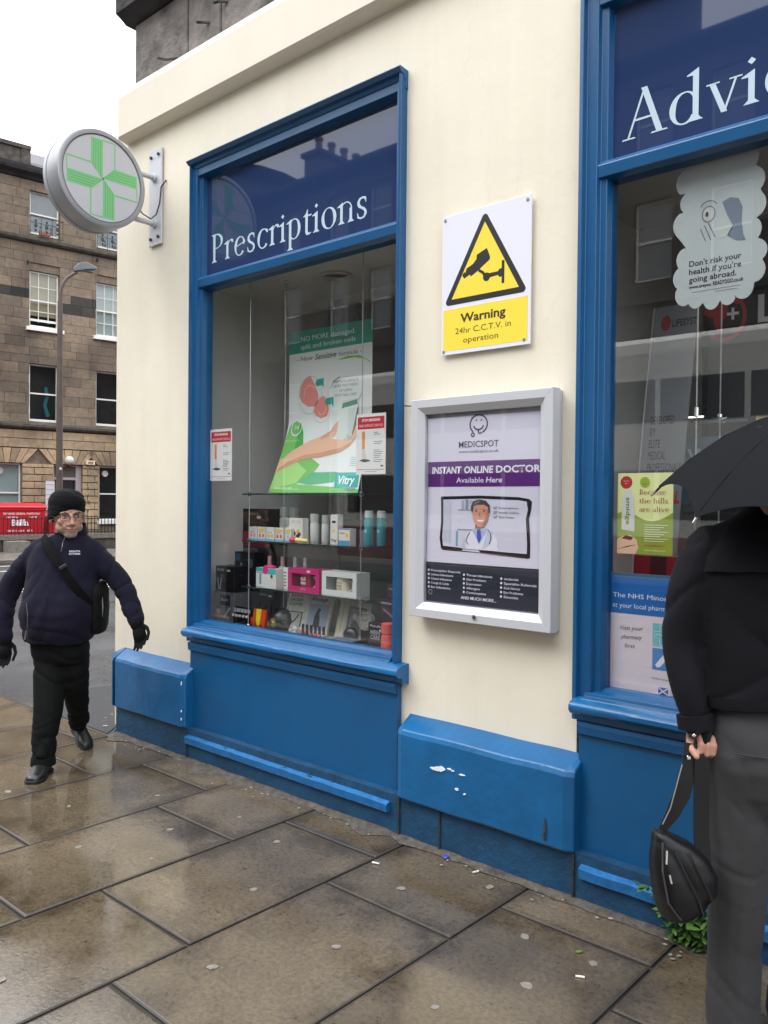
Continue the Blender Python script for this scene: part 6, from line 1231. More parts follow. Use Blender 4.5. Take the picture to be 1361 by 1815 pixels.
def head_form(mb, o=(0, 0, 0), s=1.0, beardy=False):
    """a head facing -y about o = the middle of the head at eye level"""
    def e(c, r, n=16, m=10): mb.ell((o[0] + c[0]*s, o[1] + c[1]*s, o[2] + c[2]*s), tuple(q*s for q in r), n, m)
    def tb(pts, r, n=8): mb.tube([(o[0] + p[0]*s, o[1] + p[1]*s, o[2] + p[2]*s) for p in pts], [q*s for q in r], n)
    e((0, .018, .030), (.076, .096, .098), 22, 14); e((0, -.020, -.045), (.062, .068, .070), 20, 12); e((0, -.050, -.098), (.034, .032, .024)); e((0, -.068, -.080), (.026, .018, .030))
    for x in (-1, 1):
        e((x*.038, -.058, -.026), (.024, .020, .022)); e((x*.030, -.076, .022), (.024, .012, .008)); e((x*.044, -.030, -.060), (.020, .036, .032))
        e((x*.079, .018, -.010), (.010, .020, .032)); e((x*.032, -.056, .002), (.015, .018, .010)); e((x*.014, -.086, -.040), (.010, .010, .008)); e((x*.030, -.070, -.050), (.012, .012, .018))
    tb([(0, -.080, .016), (0, -.094, -.012), (0, -.106, -.034), (0, -.092, -.046)], [.009, .010, .013, .010]); e((0, -.104, -.034), (.013, .012, .011))
    e((0, -.086, -.062), (.024, .010, .006)); e((0, -.084, -.074), (.020, .010, .007)); e((0, -.076, -.058), (.028, .014, .010))
    return mb
def face_tone(s, o, beard=True):
    def f(me):
        a = me.color_attributes.new('tone', 'FLOAT_COLOR', 'POINT')
        for v in me.vertices:
            x, y, z = ((v.co - Vector(o)) / s); g = r = b = 0.0
            if y < .0:
                dn = math.hypot(x, (z + .035)*1.1); r = .40*max(0, 1 - dn/.035) + .22*max(0, 1 - abs(math.hypot(abs(x) - .042, z + .032))/.03)
                lip = max(0, 1 - math.hypot(x/.026, (z + .067 + 12*x*x)/.010)) if y < -.07 else 0; r = max(r, lip*.7); b = .6*max(0, 1 - math.hypot(x/.025, (z + .0665 + 14*x*x)/.0038)) if y < -.07 else 0
                b = max(b, .35*max(0, 1 - math.hypot((abs(x) - .030)/.022, (z - .001)/.012)))
                if beard:
                    q = max(0.0, min(1.0, (-.052 - z)/.03)) ; md = math.hypot(x/.030, (z + .068)/.016); q *= min(1, max(0, (md - .75)*2)); q = max(q, .55*max(0, 1 - abs(z + .054)/.008) if abs(x) < .03 and y < -.075 else 0); q = max(q, .7*max(0, min(1, (abs(x) - .056)/.012))*max(0, min(1, (-.015 - z)/.03)))
                    g = q*(.62 + .35*noise.noise(Vector((x*160, y*160, z*160))))
            a.data[v.index].color = (min(r, 1), max(0, min(g, 1)), min(b, 1), 1)
    return f
def fingers(mb, wrist, fwd, side, nrm, s=1.0, curl=.6, thumb=1, spread=.18):
    """palm and five unequal, bent fingers; curl bends them towards -nrm"""
    w_ = Vector(wrist); f = Vector(fwd).normalized(); sd = Vector(side).normalized(); n = Vector(nrm).normalized()
    mb.rings([[w_ + f*(d*s) + sd*(math.cos(a)*wx*s) + n*(math.sin(a)*wt*s) for a in (2*math.pi*k/12 for k in range(12))] for d, wx, wt in ((-.02, .027, .020), (.01, .030, .018), (.045, .040, .016), (.085, .041, .014), (.095, .036, .010))])
    for k, (u, L, r) in enumerate(((-.030, .060, .0078), (-.010, .074, .0085), (.011, .080, .0088), (.031, .072, .0084))):
        p = w_ + f*(.083 - .010*abs(u)/.03*.6)*s + sd*u*s; a = 0.0; pts = [p - f*.02*s, p]
        d = (f + sd*u*spread*4).normalized()
        for j, fr_ in enumerate((.45, .32, .23)):
            a += curl*(.75, 1.0, .7)[j]; v = d*math.cos(a) - n*math.sin(a); p = p + v*L*fr_*s; pts.append(p.copy())
        mb.tube(pts, [r*1.05*s, r*1.05*s, r*s, r*.92*s, r*.75*s], 9); mb.ell(pts[-1], r*.78*s, 8, 6)
    b = w_ + f*.020*s + sd*.030*s*thumb; pts = [b, b + (f*.55 + sd*thumb*.75 - n*.25)*.034*s, b + (f*.95 + sd*thumb*.85 - n*.7)*.052*s, b + (f*1.35 + sd*thumb*.70 - n*1.1)*.062*s]
    mb.tube(pts, [.014*s, .0115*s, .0095*s, .008*s], 9); mb.ell(pts[-1], .0082*s, 8, 6); return mb
def shoe(name, parent, heel, toe, h=.085, w_=.048, m=leather, up=(0, 0, 1)):
    h_, t_ = Vector(heel), Vector(toe); f = (t_ - h_); L = f.length; f.normalize(); u = Vector(up); u = (u - f*u.dot(f)).normalized(); sd = f.cross(u); mb = MB(); rs = []
    for t, wd, ht in ((-.02, .55, .55), (.03, .78, .95), (.22, .80, 1.15), (.38, .80, 1.0), (.55, .95, .78), (.75, 1.05, .62), (.92, .85, .50), (1.0, .50, .32)):
        rs.append([h_ + f*L*t + sd*(w_*wd*math.cos(a)) + u*(h*.5*ht*(1 + math.sin(a)) if math.sin(a) > -.3 else h*.5*ht*.12) for a in (2*math.pi*k/14 for k in range(14))])
    mb.rings(rs); o = skin(name, mb, m, parent, .006, 5)
    sb = MB(); rs = [[h_ + f*L*t + sd*(w_*wd*1.08*c) + u*z for c, z in ((-1, -.004), (1, -.004), (1, .014), (-1, .014))] for t, wd in ((-.03, .6), (.05, .85), (.35, .75), (.55, .95), (.78, 1.05), (.95, .8), (1.02, .5))]
    build('sole', sb.rings(rs), C(14, 14, 15, .6), o, bevel=.003); return o

# ---- man walking towards us, past the corner
RZ = math.atan2(.66529, .74652)
man = T('person', 'older man in navy fleece, black beanie and glasses walking past the corner', 'person', (-4.729, 2.4169, 0), rz=RZ, local=True)
jb = MB()
torso(jb, [(.05, .02, 1.395, .070, .070), (.045, .02, 1.375, .105, .085), (.03, .025, 1.352, .140, .105), (.020, .02, 1.315, .185, .120), (.016, .02, 1.27, .208, .134), (.012, .01, 1.22, .212, .150), (.006, -.005, 1.12, .212, .172), (.004, -.025, 1.02, .222, .198), (0, -.035, .93, .226, .210), (-.004, -.030, .85, .220, .205), (-.010, -.02, .79, .206, .190), (-.016, -.015, .748, .188, .172), (-.016, -.015, .742, .150, .14)])
limb(jb, [(-.135, .03, 1.290), (-.225, .04, 1.20), (-.325, .05, 1.06), (-.345, .0, .90), (-.325, -.03, .77)], [(.074, .084), (.072, .078), (.068, .072), (.062, .064), (.050, .052)])
limb(jb, [(.155, .03, 1.290), (.245, .03, 1.20), (.345, .03, 1.09), (.415, -.01, .97), (.462, -.05, .875)], [(.074, .084), (.072, .078), (.068, .072), (.060, .064), (.048, .052)])
def fleece_fold(co, n):
    arm = abs(co.x - .01) > .235; q = .002*nz(co, (22, 22, 16), 5)
    if arm: d = (.45 if co.x > 0 else -.45, -.1, -.9); q += -.009*crease(co, d, 12, 3.5, 1, 2.6) + .006*nz(co, (7, 7, 7), 2)
    else:
        q += -.011*crease(co, (.8 if co.x > 0 else -.8, 0, .45), 8, 2.6, 3)*min(1, max(.25, (1.38 - co.z)*3)) - .010*crease(co, (.15, 0, 1), 9, 2.5, 8)*max(0, min(1, (1.0 - co.z)*5)) + .008*nz(co, (3.5, 3.5, 3), 7)
    return q
jk = skin('fleece_jacket', jb, fleece, man, .0095, 5, fleece_fold)
cb = MB(); n = 22
cb.rings([[(.05 + r*math.cos(a)*1.0, .010 + r*.92*math.sin(a) , z + .030*math.sin(a)) for a in (2*math.pi*k/n for k in range(n))] for r, z in ((.098, 1.345), (.094, 1.385), (.088, 1.432), (.080, 1.434), (.082, 1.39), (.084, 1.35))], cap=False)
build('collar', cb, fleece, jk, smooth=True)
s = Sheet(man, (0, 0, 0), fn=lambda u, v, h: (u, -.155 - .020*(1.3 - v)/.1 - h - .14*max(0, .0) + abs(u - .01)*.28, v), gap=.001)
s.text('REGATTA', .098, 1.286, .0095, C(196, 196, 206), width=.058, bold=.03, l=8); s.text('ISOTHERM', .098, 1.272, .0085, C(196, 196, 206), width=.058, bold=.03, l=10)
build('zip', MB().tube([(.052, -.075, 1.385), (.052, -.118, 1.34), (.050, -.140, 1.29)], .0022, 6), C(70, 70, 76, .5), jk); build('zip_pull', MB().tube([(.052, -.122, 1.34), (.055, -.136, 1.315)], .0022, 6), C(120, 120, 124, .4), jk)
build('pocket_zip', MB().tube([(-.118, -.215, 1.00), (-.103, -.232, .93), (-.108, -.225, .86), (-.115, -.205, .80)], .0035, 6), C(70, 70, 76, .5), jk); build('zip_toggle', MB().tube([(-.115, -.225, .84), (-.119, -.232, .79)], .0045, 6), C(90, 90, 96), jk)
# strap across the chest and shoulder bag at his hip
sb = T('shoulder_bag', 'black shoulder bag slung across the walking man\'s chest', 'bag', (-4.729, 2.4169, 0), rz=RZ, local=True)
rs = []
for p in ((-.10, .02, 1.395), (-.085, -.070, 1.375), (-.03, -.128, 1.315), (.045, -.170, 1.235), (.115, -.188, 1.14), (.175, -.165, 1.05), (.215, -.11, .98)):
    P = Vector(p); rs.append([P + Vector(q) for q in ((-.017, -.004, -.020), (.017, -.008, .020), (.017, .002, .020), (-.017, .004, -.020))])
build('strap', MB().rings(rs), knit, sb, smooth=True)
build('buckle', MB().obox((.082, -.192, 1.205), (.046, .008, .020), ry=R(-32)), C(44, 44, 48, .4), sb, bevel=.003)
bm_ = MB(); bm_.rings([[(.228 + wx*math.cos(a), .0 + wy*math.sin(a), z) for a in (2*math.pi*k/16 for k in range(16))] for z, wx, wy in ((.80, .022, .08), (.84, .036, .10), (.95, .045, .11), (1.05, .040, .10), (1.10, .022, .07))]); bo = skin('bag_body', bm_, trs_black, sb, .007, 4, lambda co, n: .005*ridge(co, (10, 10, 6), 2)); build('zip', MB().tube([(.262, -.06, 1.02), (.268, -.062, .96), (.262, -.06, .90)], .004, 6), C(130, 130, 136, .4), bo)
# trousers
tb_ = MB(); torso(tb_, [(-.01, 0, .80, .165, .135), (-.01, 0, .72, .175, .145), (.0, 0, .66, .168, .135), (.01, 0, .62, .14, .11)])
limb(tb_, [(-.055, .0, .70), (-.050, -.04, .54), (-.036, -.10, .365), (-.040, -.13, .22), (-.040, -.155, .095)], [(.105, .105), (.098, .100), (.084, .088), (.076, .080), (.073, .082)])
limb(tb_, [(.055, .02, .70), (.068, .03, .56), (.055, .10, .44), (.015, .23, .30), (-.02, .34, .17)], [(.100, .105), (.090, .095), (.080, .085), (.070, .075), (.066, .072)])
skin('trousers', tb_, trs_black, man, .009, 5, lambda co, n: -.010*crease(co, (.5, 0, .85), 10, 3, 4) - .009*crease(co, (-.4, 0, .9), 16, 4, 9)*max(0, min(1, (.45 - co.z)*3)) + .006*nz(co, (6, 6, 4), 3))
shoe('shoe', man, (-.045, -.10, .004), (-.030, -.345, .004), .088, .050, leather); shoe('shoe', man, (-.07, .43, .10), (.055, .30, .004), .080, .045, leather)
build('hem', MB().rings([[(-.040 + r*math.cos(a), -.160 + r*1.05*math.sin(a), z) for a in (2*math.pi*k/18 for k in range(18))] for r, z in ((.066, .10), (.070, .055), (.066, .052), (.060, .09))]), trs_black, man, smooth=True)
# gloves
for (wr, f, sd, nn, th, pts) in (((-.325, -.035, .755), (.05, -.10, -1), (1, .2, 0), (0, 1, 0), 1, 0), ((.470, -.060, .860), (.30, -.25, -.9), (-.9, .1, -.35), (.2, 1, 0), -1, 0)):
    gm = MB(); fingers(gm, wr, f, sd, nn, 1.05, .42, th, .0); gm.ell(wr, (.042, .038, .045), 12, 8); gm.ell(Vector(wr) + Vector(f).normalized()*.07, (.040, .036, .046), 12, 8); skin('glove', gm, knit, man, .0045, 2)
# head with face, neck; cap, glasses
hb = MB(); O_ = Vector((0, 0, 0)); head_form(hb, (0, 0, 0), .98); limb(hb, [(0, .02, -.06), (0, .03, -.13), (0, .03, -.19)], [(.058, .058), (.056, .056), (.062, .060)])
hm = Matrix.Translation((.045, -.030, 1.498)) @ Matrix.Diagonal((1.22, 1.16, 1.10, 1)) @ Matrix.Rotation(R(33), 4, 'Z') @ Matrix.Rotation(R(5), 4, 'X') @ Matrix.Rotation(R(-3), 4, 'Y')
head = skin('head', hb, face_skin, man, .0034, 3, post=face_tone(.98, (0, 0, 0))); head.matrix_local = hm
def onhead(name, mb, m, par=head, **k): return build(name, mb, m, par, **k)
for x in (-1, 1):
    onhead('eye', MB().ell((x*.031, -.0655, .001), (.0125, .010, .0085), 12, 8), C(190, 184, 178, .2), smooth=True); onhead('iris', MB().ell((x*.031 + .003, -.0755, .0), (.0048, .0018, .0048), 10, 6), C(40, 34, 30, .2), smooth=True)
    onhead('eyelid', MB().ell((x*.031, -.0665, .0075), (.0145, .0105, .0045), 12, 6), face_skin, smooth=True); onhead('eyebrow', MB().tube([(x*.016, -.088, .022), (x*.032, -.090, .027), (x*.048, -.078, .022)], [.0028, .004, .002], 6), C(96, 88, 82, .9), smooth=True)
gl = T('glasses', 'thin dark framed glasses on the walking man\'s face', 'glasses', (-4.729, 2.4169, 0), rz=RZ, local=True)
def hp(p): return hm @ Vector(p)
def hfm(mb): return mb.mapv(lambda p: hm @ p)
for x in (-1, 1):
    lp_ = [(x*.033 + .023*math.copysign(abs(math.cos(a))**.7, math.cos(a)), -.101 + abs(x*.033 + .02*math.cos(a))*.10, -.003 + .014*math.copysign(abs(math.sin(a))**.8, math.sin(a))) for a in (2*math.pi*k/20 for k in range(21))]
    build('rim', hfm(MB().tube(lp_, .0013, 6)), C(44, 30, 28, .3), gl, smooth=True); build('lens', hfm(MB().add(lp_[:-1], [tuple(range(20))])), glass_mat('spectacle_lens') if x < 0 else bpy.data.materials['spectacle_lens'], gl)
    build('temple_arm', hfm(MB().tube([(x*.056, -.095, .002), (x*.078, -.05, .002), (x*.084, .01, -.002)], .0013, 6)), C(44, 30, 28, .3), gl, smooth=True)
build('bridge', hfm(MB().tube([(-.011, -.100, .001), (0, -.104, .004), (.011, -.100, .001)], .0013, 6)), C(44, 30, 28, .3), gl)
hat = MB(); nn = 32; rs = []
for z, r in ((.006, .97), (.012, 1.02), (.030, 1.035), (.055, 1.03), (.085, .97), (.110, .84), (.128, .62), (.139, .34), (.143, .03)):
    k_ = max(0, 1 - (z - .006)/.08)      # the knitted edge dips over the ear and nape, and lifts off the brow
    rs.append([(r*.0885*math.cos(a), .024 + r*.108*math.sin(a), z + k_*(.030*(-math.sin(a)) - .040*max(0, -math.cos(a))**1.5 - .020*max(0, math.sin(a)))) for a in (2*math.pi*k/nn for k in range(nn))])
hat.rings(rs); hato = skin('beanie', hat, knit, man, .0040, 2, lambda co, n: -.005*crease(co, (.3, .2, 1), 16, 6, 3) + .003*nz(co, (16, 16, 16))); hato.matrix_local = hm @ Matrix.Rotation(R(3), 4, 'Y')

# ---- man with an umbrella, back to us, partly out of the picture
um = T('person', 'man seen from behind in black jacket and charcoal trousers, standing under an umbrella', 'person', (-.784, 2.5831, 0), rz=RZ, local=True)
jb = MB(); X0 = .012
torso(jb, [(X0, .03, 1.615, .066, .066), (X0, .03, 1.575, .078, .076), (X0, .03, 1.553, .125, .092), (X0, .03, 1.525, .190, .112), (X0, .02, 1.47, .232, .125), (X0, .015, 1.38, .240, .135), (X0, .01, 1.25, .222, .135), (X0, .01, 1.12, .205, .130), (X0, .01, 1.06, .205, .134), (X0, .01, 1.03, .208, .138), (X0, .01, 1.018, .17, .11)])
limb(jb, [(-.165, .02, 1.465), (-.215, .02, 1.34), (-.238, .03, 1.19), (-.230, -.01, 1.06), (-.212, -.03, .965)], [(.078, .085), (.070, .076), (.058, .064), (.050, .056), (.040, .046)])
limb(jb, [(.20, .02, 1.465), (.265, .02, 1.32), (.285, -.02, 1.18), (.24, -.16, 1.24), (.17, -.24, 1.36)], [(.078, .085), (.074, .078), (.064, .068), (.055, .060), (.046, .048)])
def jfold(co, n):
    arm = abs(co.x - X0) > .205; q = .0015*nz(co, (20, 20, 14), 5)
    if arm: q += -.0075*crease(co, (.55 if co.x > 0 else -.55, .1, .8), 9, 2.6, 1, 3) + .006*nz(co, (5, 5, 5), 2)
    else: q += -.013*crease(co, (.75, 0, .65), 7.5, 2.2, 3)*max(.2, min(1, (1.42 - co.z)*4)) - .009*crease(co, (-.7, 0, .7), 8, 2.5, 13)*max(0, min(1, (1.3 - co.z)*4)) + .008*nz(co, (3, 3, 2.5), 7)
    return q
jk2 = skin('jacket', jb, jacket_blk, um, .0085, 5, jfold)
# yoke flap across the back, hem band, cuffs
yk = MB(); rs = []
for i in range(33):
    a = math.pi*(1.0 + i/32); cx_, cy_ = math.cos(a), math.sin(a); dz = .006*noise.noise(Vector((i*.3, 0, 0)))
    rs.append([(X0 + .243*cx_, .016 + .140*cy_, 1.412 + dz), (X0 + .252*cx_, .016 + .151*cy_, 1.408 + dz), (X0 + .243*cx_, .016 + .143*cy_, 1.455), (X0 + .205*cx_, .02 + .120*cy_, 1.500), (X0 + .20*cx_, .02 + .115*cy_, 1.49)])
build('back_yoke', yk.rings(rs), jacket_blk, jk2, smooth=True)
build('hem_band', MB().rings([[(X0 + rx*math.cos(a), .01 + ry*math.sin(a), z + .004*math.sin(3*a)) for a in (2*math.pi*k/36 for k in range(36))] for z, rx, ry in ((1.040, .205, .135), (1.048, .216, .146), (1.026, .216, .146), (1.014, .214, .144), (1.010, .205, .135))]), jacket_blk, jk2, smooth=True)
build('cuff', MB().tube([(-.217, -.028, .985), (-.212, -.032, .945)], .052, 16), jacket_blk, jk2, smooth=True)
tb_ = MB(); torso(tb_, [(X0, .02, 1.065, .168, .110), (X0, .02, 1.02, .174, .117), (X0, .01, .94, .190, .135), (X0, .0, .84, .192, .145), (X0, .0, .76, .175, .135), (X0, .0, .70, .15, .11)])
limb(tb_, [(-.080, .0, .88), (-.076, .0, .74), (-.070, .0, .50), (-.070, .02, .28), (-.070, .02, .030)], [(.105, .125), (.100, .112), (.085, .090), (.078, .084), (.078, .094)])
limb(tb_, [(.110, .0, .88), (.112, .0, .74), (.115, .0, .50), (.120, .02, .28), (.122, .03, .055)], [(.100, .125), (.096, .112), (.083, .090), (.076, .084), (.078, .092)])
def tfold(co, n):
    return .0015*nz(co, (24, 24, 16), 3) - .0045*crease(co, (.8, 0, .4), 6, 1.8, 2) - .0035*crease(co, (.5, 0, .8), 8, 2.2, 6, 3)*max(0, min(1, (.40 - co.z)*4)) + .006*nz(co, (5, 5, 5), 4) - .007*crease(co, (.7 if co.x < X0 else -.7, 0, .7), 9, 2.5, 9, 3)*max(0, 1 - abs(co.z - .74)/.16) - .006*crease(co, (.1, 0, 1), 13, 3, 15, 3)*max(0, 1 - abs(co.z - .50)/.10)
tr2 = skin('trousers', tb_, grey_cloth, um, .008, 5, tfold)
build('back_seam', MB().tube([(X0, -.118, 1.03), (X0, -.142, .93), (X0, -.148, .84), (X0, -.125, .76)], .0015, 5), grey_cloth, tr2); build('pocket_welt', MB().tube([(-.135, -.115, .895), (-.05, -.140, .89)], .0022, 5), grey_cloth, tr2)
shoe('shoe', um, (-.062, -.035, .0), (.0, .22, .0), .085, .048); shoe('shoe', um, (.12, -.035, .0), (.19, .22, .0), .085, .048)
body_skin = skin_mat('hand_skin', (0.52, 0.29, 0.215))
hd = MB(); limb(hd, [(-.214, -.02, .99), (-.205, -.018, .935), (-.196, -.010, .905)], [(.026, .028), (.030, .026), (.038, .024)]); hd.ell((-.188, -.012, .905), (.040, .026, .034), 14, 10)
for k, (x, zt, zb) in enumerate(((-.209, .925, .872), (-.190, .928, .864), (-.171, .924, .866), (-.153, .915, .870))):   # four fingers closed round the strap
    r = (.0092, .0098, .0095, .0085)[k]; hd.tube([(x + .004, -.020, zt), (x + .001, -.046, zt - .006), (x, -.058, (zt + zb)/2 + .006), (x - .001, -.056, zb + .010), (x - .001, -.044, zb)], [r, r*1.02, r, r*.95, r*.8], 10); hd.ell((x - .001, -.044, zb), r*.82, 8, 6)
hd.tube([(-.222, -.012, .925), (-.232, -.035, .905), (-.232, -.055, .885), (-.224, -.066, .872)], [.013, .0115, .0105, .0095], 10); hd.ell((-.224, -.066, .872), .0096, 10, 8)
skin('hand', hd, body_skin, um, .0028, 2, post=lambda me: me.color_attributes.new('tone', 'FLOAT_COLOR', 'POINT') and [setattr(d, 'color', (.16, 0, 0, 1)) for d in me.color_attributes['tone'].data] and None)
hd = MB(); fingers(hd, (.155, -.25, 1.385), (-.35, -.3, .9), (.9, -.3, .2), (0, 1, .3), .92, 1.2, 1, .05); limb(hd, [(.175, -.235, 1.345), (.155, -.25, 1.385)], [(.030, .028), (.027, .025)]); skin('hand', hd, body_skin, um, .0035, 2, post=lambda me: me.color_attributes.new('tone', 'FLOAT_COLOR', 'POINT') and None)
hb = MB(); head_form(hb, (0, 0, 0), 1.0); limb(hb, [(0, .02, -.06), (0, .03, -.13), (0, .03, -.20)], [(.060, .060), (.058, .058), (.064, .062)])
h2 = skin('head', hb, face_skin, um, .005, 3, post=face_tone(1.0, (0, 0, 0), False)); h2.matrix_local = Matrix.Translation((X0, .035, 1.712)) @ Matrix.Rotation(math.pi, 4, 'Z')
for x in (-1, 1): build('eye', MB().ell((x*.031, -.0655, .001), (.0125, .010, .0085), 10, 6), C(190, 184, 178, .2), h2, smooth=True)
build('hair', MB().rings([[(r*.086*math.cos(a), .03 + r*.105*math.sin(a), z + .03*(-math.sin(a))*(z < .06)) for a in (2*math.pi*k/24 for k in range(24))] for z, r in ((-.01, .98), (.03, 1.02), (.08, .94), (.115, .72), (.13, .35), (.133, .02))]), M('brown_hair', (.03, .02, .014), .6, var=.3, scale=60, bump=.6, bscale=160), h2, smooth=True)
# ---- umbrella
ub = T('umbrella', 'open black folding umbrella held low over the man\'s head', 'umbrella', (-.784, 2.5831, 0), rz=RZ, local=True)
gore_m = M('umbrella_nylon', (0.010, 0.0105, 0.0125), .8, spec=.08, var=.08, scale=3, bump=.15, bscale=220, dist=.001)
UC = Vector((.160, .0, 1.600)); tilt = Matrix.Rotation(R(11.8), 3, 'X'); RU = .475; DH = .285; PH0 = R(157.5)
def upt(r, a, dz=0):
    # dome profile: rises towards the centre
    q = r/RU; z = DH*(1 - q**2.1) + dz; return UC + tilt @ Vector((r*math.cos(a), r*math.sin(a), z))
for k in range(8):
    a0 = PH0 + k*math.pi/4; mb = MB(); vs = []; NU, NV = 14, 12
    for j in range(NV + 1):
        q = j/NV
        for i in range(NU + 1):
            t = i/NU; a = a0 + t*math.pi/4; side = math.sin(math.pi*t); rim = 1 - .035*side*q**2; flat = math.cos(math.pi/8)/math.cos((t - .5)*math.pi/4)
            r = RU*q*rim*(1 - (1 - flat)*q); vs.append(upt(r, a, -.030*side*q*(1.15 - q) + .0015*noise.noise(Vector((a*8, q*9, k)))))
    mb.add(vs, [(j*(NU+1)+i, j*(NU+1)+i+1, (j+1)*(NU+1)+i+1, (j+1)*(NU+1)+i) for j in range(NV) for i in range(NU)])
    mb.v = mb.v + [tuple(Vector(p) - Vector((0, 0, .0012))) for p in mb.v]; nn_ = (NU+1)*(NV+1); mb.f = mb.f + [tuple(q + nn_ for q in reversed(f)) for f in mb.f]
    build('canopy_panel', mb, gore_m, ub, smooth=2, fixn=False)
    build('rib', MB().tube([upt(RU*q, a0, -.008) for q in (.05, .25, .5, .75, .95, 1.0)], .0022, 6), chrome, ub); build('seam', MB().tube([upt(RU*q, a0, .0015) for q in (.02, .2, .4, .6, .8, .97)], .0016, 5), gore_m, ub)
    build('rib_tip', MB().tube([upt(RU*.995, a0, -.004), upt(RU*1.015, a0, -.005)], [.0030, .0025], 8), chrome, ub)
    build('strut', MB().tube([UC + tilt @ Vector((.012*math.cos(a0), .012*math.sin(a0), DH - .14)), upt(RU*.5, a0, -.008)], .0018, 5), chrome, ub)
top = UC + tilt @ Vector((0, 0, DH + .035)); grip = Vector((.150, -.285, 1.40)); build('shaft', MB().tube([UC + tilt @ Vector((0, 0, DH)), Vector((.125, -.2, 1.52)), grip], .005, 8), chrome, ub)
build('ferrule', MB().tube([UC + tilt @ Vector((0, 0, DH - .01)), top], [.010, .004], 10), black, ub); build('handle', MB().tube([grip + Vector((-.01, .035, .05)), grip, grip + Vector((.01, -.01, -.045))], [.012, .013, .014], 10), black, ub)
# ---- bag hanging from his left hand
bg_ = T('sling_bag', 'black zipped sling bag hanging by its wide strap from the hidden man\'s hand', 'bag', (-.784, 2.5831, 0), rz=RZ, local=True)
bx = -.262
def bagring(z, cx_, wx, wy, cy_=-.06): return [(cx_ + wx*math.copysign(abs(math.cos(a))**.75, math.cos(a)), cy_ + wy*math.copysign(abs(math.sin(a))**.8, math.sin(a)), z) for a in (2*math.pi*k/22 for k in range(22))]
def span(z, a, b, wy): return bagring(z, (a + b)/2, (b - a)/2, wy)
bm_ = MB(); bm_.rings([span(.392, -.305, -.255, .03), span(.405, -.325, -.225, .045), span(.44, -.336, -.180, .06), span(.48, -.346, -.158, .066), span(.53, -.354, -.162, .066), span(.58, -.358, -.192, .060), span(.62, -.356, -.235, .050), span(.645, -.350, -.280, .038), span(.658, -.342, -.300, .024)])
bb_ = skin('bag_body', bm_, nylon, bg_, .0055, 4, lambda co, n: -.008*crease(co, (.85, 0, .3), 8, 2.5, 2, 3) + .008*nz(co, (8, 8, 5), 1))
def ribbon(pts, wd, th=.002, side=(1, 0, 0)):
    s_ = Vector(side).normalized(); rs = []
    for i, p in enumerate(pts):
        p = Vector(p[:3]); t = (Vector(pts[min(i+1, len(pts)-1)][:3]) - Vector(pts[max(i-1, 0)][:3])).normalized(); u = (s_ - t*s_.dot(t)).normalized(); nrm = t.cross(u); w__ = wd[i] if isinstance(wd, (list, tuple)) else wd
        rs.append([p + u*w__/2 + nrm*th, p - u*w__/2 + nrm*th, p - u*w__/2 - nrm*th, p + u*w__/2 - nrm*th])
    return MB().rings(rs)
build('strap', ribbon([(-.208, -.055, .905), (-.205, -.06, .84), (-.206, -.06, .74), (-.206, -.065, .64), (-.20, -.07, .56)], [.04, .045, .046, .046, .044]), nylon, bg_, smooth=True)
build('strap', ribbon([(-.232, -.05, .905), (-.240, -.055, .84), (-.262, -.06, .76), (-.290, -.06, .70), (-.318, -.06, .655)], [.045, .045, .05, .04, .022]), nylon, bg_, smooth=True)
build('strap_loop', MB().tube([(-.240, -.05, .93), (-.215, -.055, .955), (-.185, -.045, .945), (-.195, -.05, .90)], [.018, .020, .018, .014], 8), nylon, bg_, smooth=True)
build('strap_edge', MB().tube([(-.262, -.058, .845), (-.280, -.062, .78), (-.296, -.063, .72), (-.318, -.062, .672)], .0018, 6), C(130, 130, 128), bg_)
build('zip', MB().tube([(-.330, -.10, .635), (-.335, -.118, .56), (-.318, -.122, .47), (-.28, -.115, .42)], .003, 6), C(52, 52, 54, .4), bb_); build('zip_pull', MB().tube([(-.326, -.124, .622), (-.328, -.128, .585)], .0035, 6), chrome, bb_); build('zip_pull', MB().tube([(-.318, -.128, .555), (-.312, -.128, .53)], .003, 6), chrome, bb_)
for k, (x0_, x1_) in enumerate(((-.29, -.225), (-.25, -.19))): build('piping', MB().tube([(x0_ - .01, -.119, .615), (x0_ + .015, -.131, .56), ((x0_+x1_)/2 + .02, -.132, .49), (x1_ + .01, -.118, .43)], .0024, 6), C(26, 26, 28, .3), bb_, smooth=True)
build('buckle', MB().obox((-.246, -.062, .868), (.012, .014, .012)), chrome, bg_, bevel=.002); build('press_stud', MB().ell((-.235, -.075, .935), .006, 8, 6), chrome, bg_)
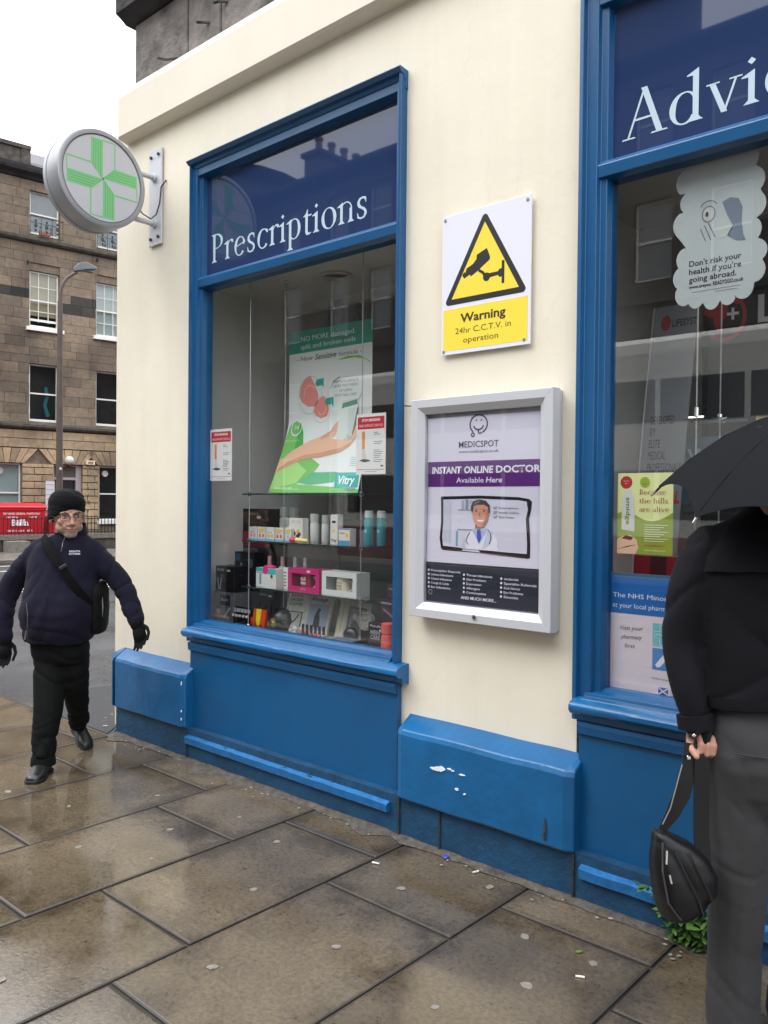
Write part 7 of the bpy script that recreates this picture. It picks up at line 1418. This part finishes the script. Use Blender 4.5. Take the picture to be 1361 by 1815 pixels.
# ---------------------------------------------------------------- weed growing from the wall foot
wd_ = T('weed', 'leafy green weed growing at the wall foot behind the hanging bag', 'plant', (-1.17, 2.98, 0)); random.seed(9)
leafm = M('weed_leaf', (0.075, 0.17, 0.035), .42, var=.35, scale=18, spec=.5, rand=.25); stem_m = M('weed_stem', (0.07, .10, .03), .6)
lv = bpy.data.meshes.new('leaf'); NL = 6; vs = []
for i in range(NL + 1):
    t = i/NL; w_ = .19*math.sin(math.pi*min(1, t*.93 + .05))**.8 if t < 1 else 0; z = -.22*t*t + .05*t
    vs += [(t, -w_, z + .05*abs(w_)*5*.3), (t, 0, z - .018), (t, w_, z + .05*abs(w_)*5*.3)]
lv.from_pydata(vs, [], [q for i in range(NL) for q in ((3*i, 3*i+1, 3*i+4, 3*i+3), (3*i+1, 3*i+2, 3*i+5, 3*i+4))]); lv.shade_smooth(); lv.materials.append(leafm)
for k in range(19):
    bx_, by_ = random.uniform(-1.29, -1.02), 2.985 - random.uniform(.0, .03); ln = random.uniform(.10, .27); a = random.uniform(-math.pi*.95, -math.pi*.05); sp = random.uniform(.15, .85)
    pts = []; p = Vector((bx_, by_, 0)); d = Vector((math.cos(a)*sp*.45, math.sin(a)*sp*.42, 1)).normalized()
    for j in range(7): pts.append(p.copy()); p = p + d*ln/6; d = (d + Vector((math.cos(a)*.10*sp, math.sin(a)*.08*sp, -.04))).normalized()
    for q in pts: q.y = min(q.y, 2.985)
    build('stem', MB().tube(pts, [.0028 - .0002*j for j in range(7)], 5), stem_m, wd_)
    for j in range(1, 7):
        for m_ in range(2 if j < 6 else 5):
            o = bpy.data.objects.new('leaf', lv); link(o); o.parent = wd_; q = pts[j] - Vector((-1.17, 2.98, 0)); L = random.uniform(.026, .052)*(1.1 if j > 3 else .9)
            o.location = q; az = random.uniform(0, 6.28) if j < 6 else m_*1.256 + random.uniform(-.3, .3)
            if pts[j].y > 2.94: az = -random.uniform(.15, math.pi - .15)
            o.rotation_euler = (random.uniform(-.5, .5), -random.uniform(-.35, .7), az); o.scale = (L, L*random.uniform(.85, 1.25), L)
for (x, y) in ((-1.17, 2.86), (-1.145, 2.875), (-1.155, 2.84)): leafy('petal', [(-.010, 0), (-.003, .007), (.008, .005), (.010, -.004), (-.002, -.007)], .002, x, y, .003, random.uniform(0, 6), gum, 'pale fallen petal on the paving before the weed', 'petal', 'petals below the weed')
finish_texts()
bpy.context.view_layer.update()
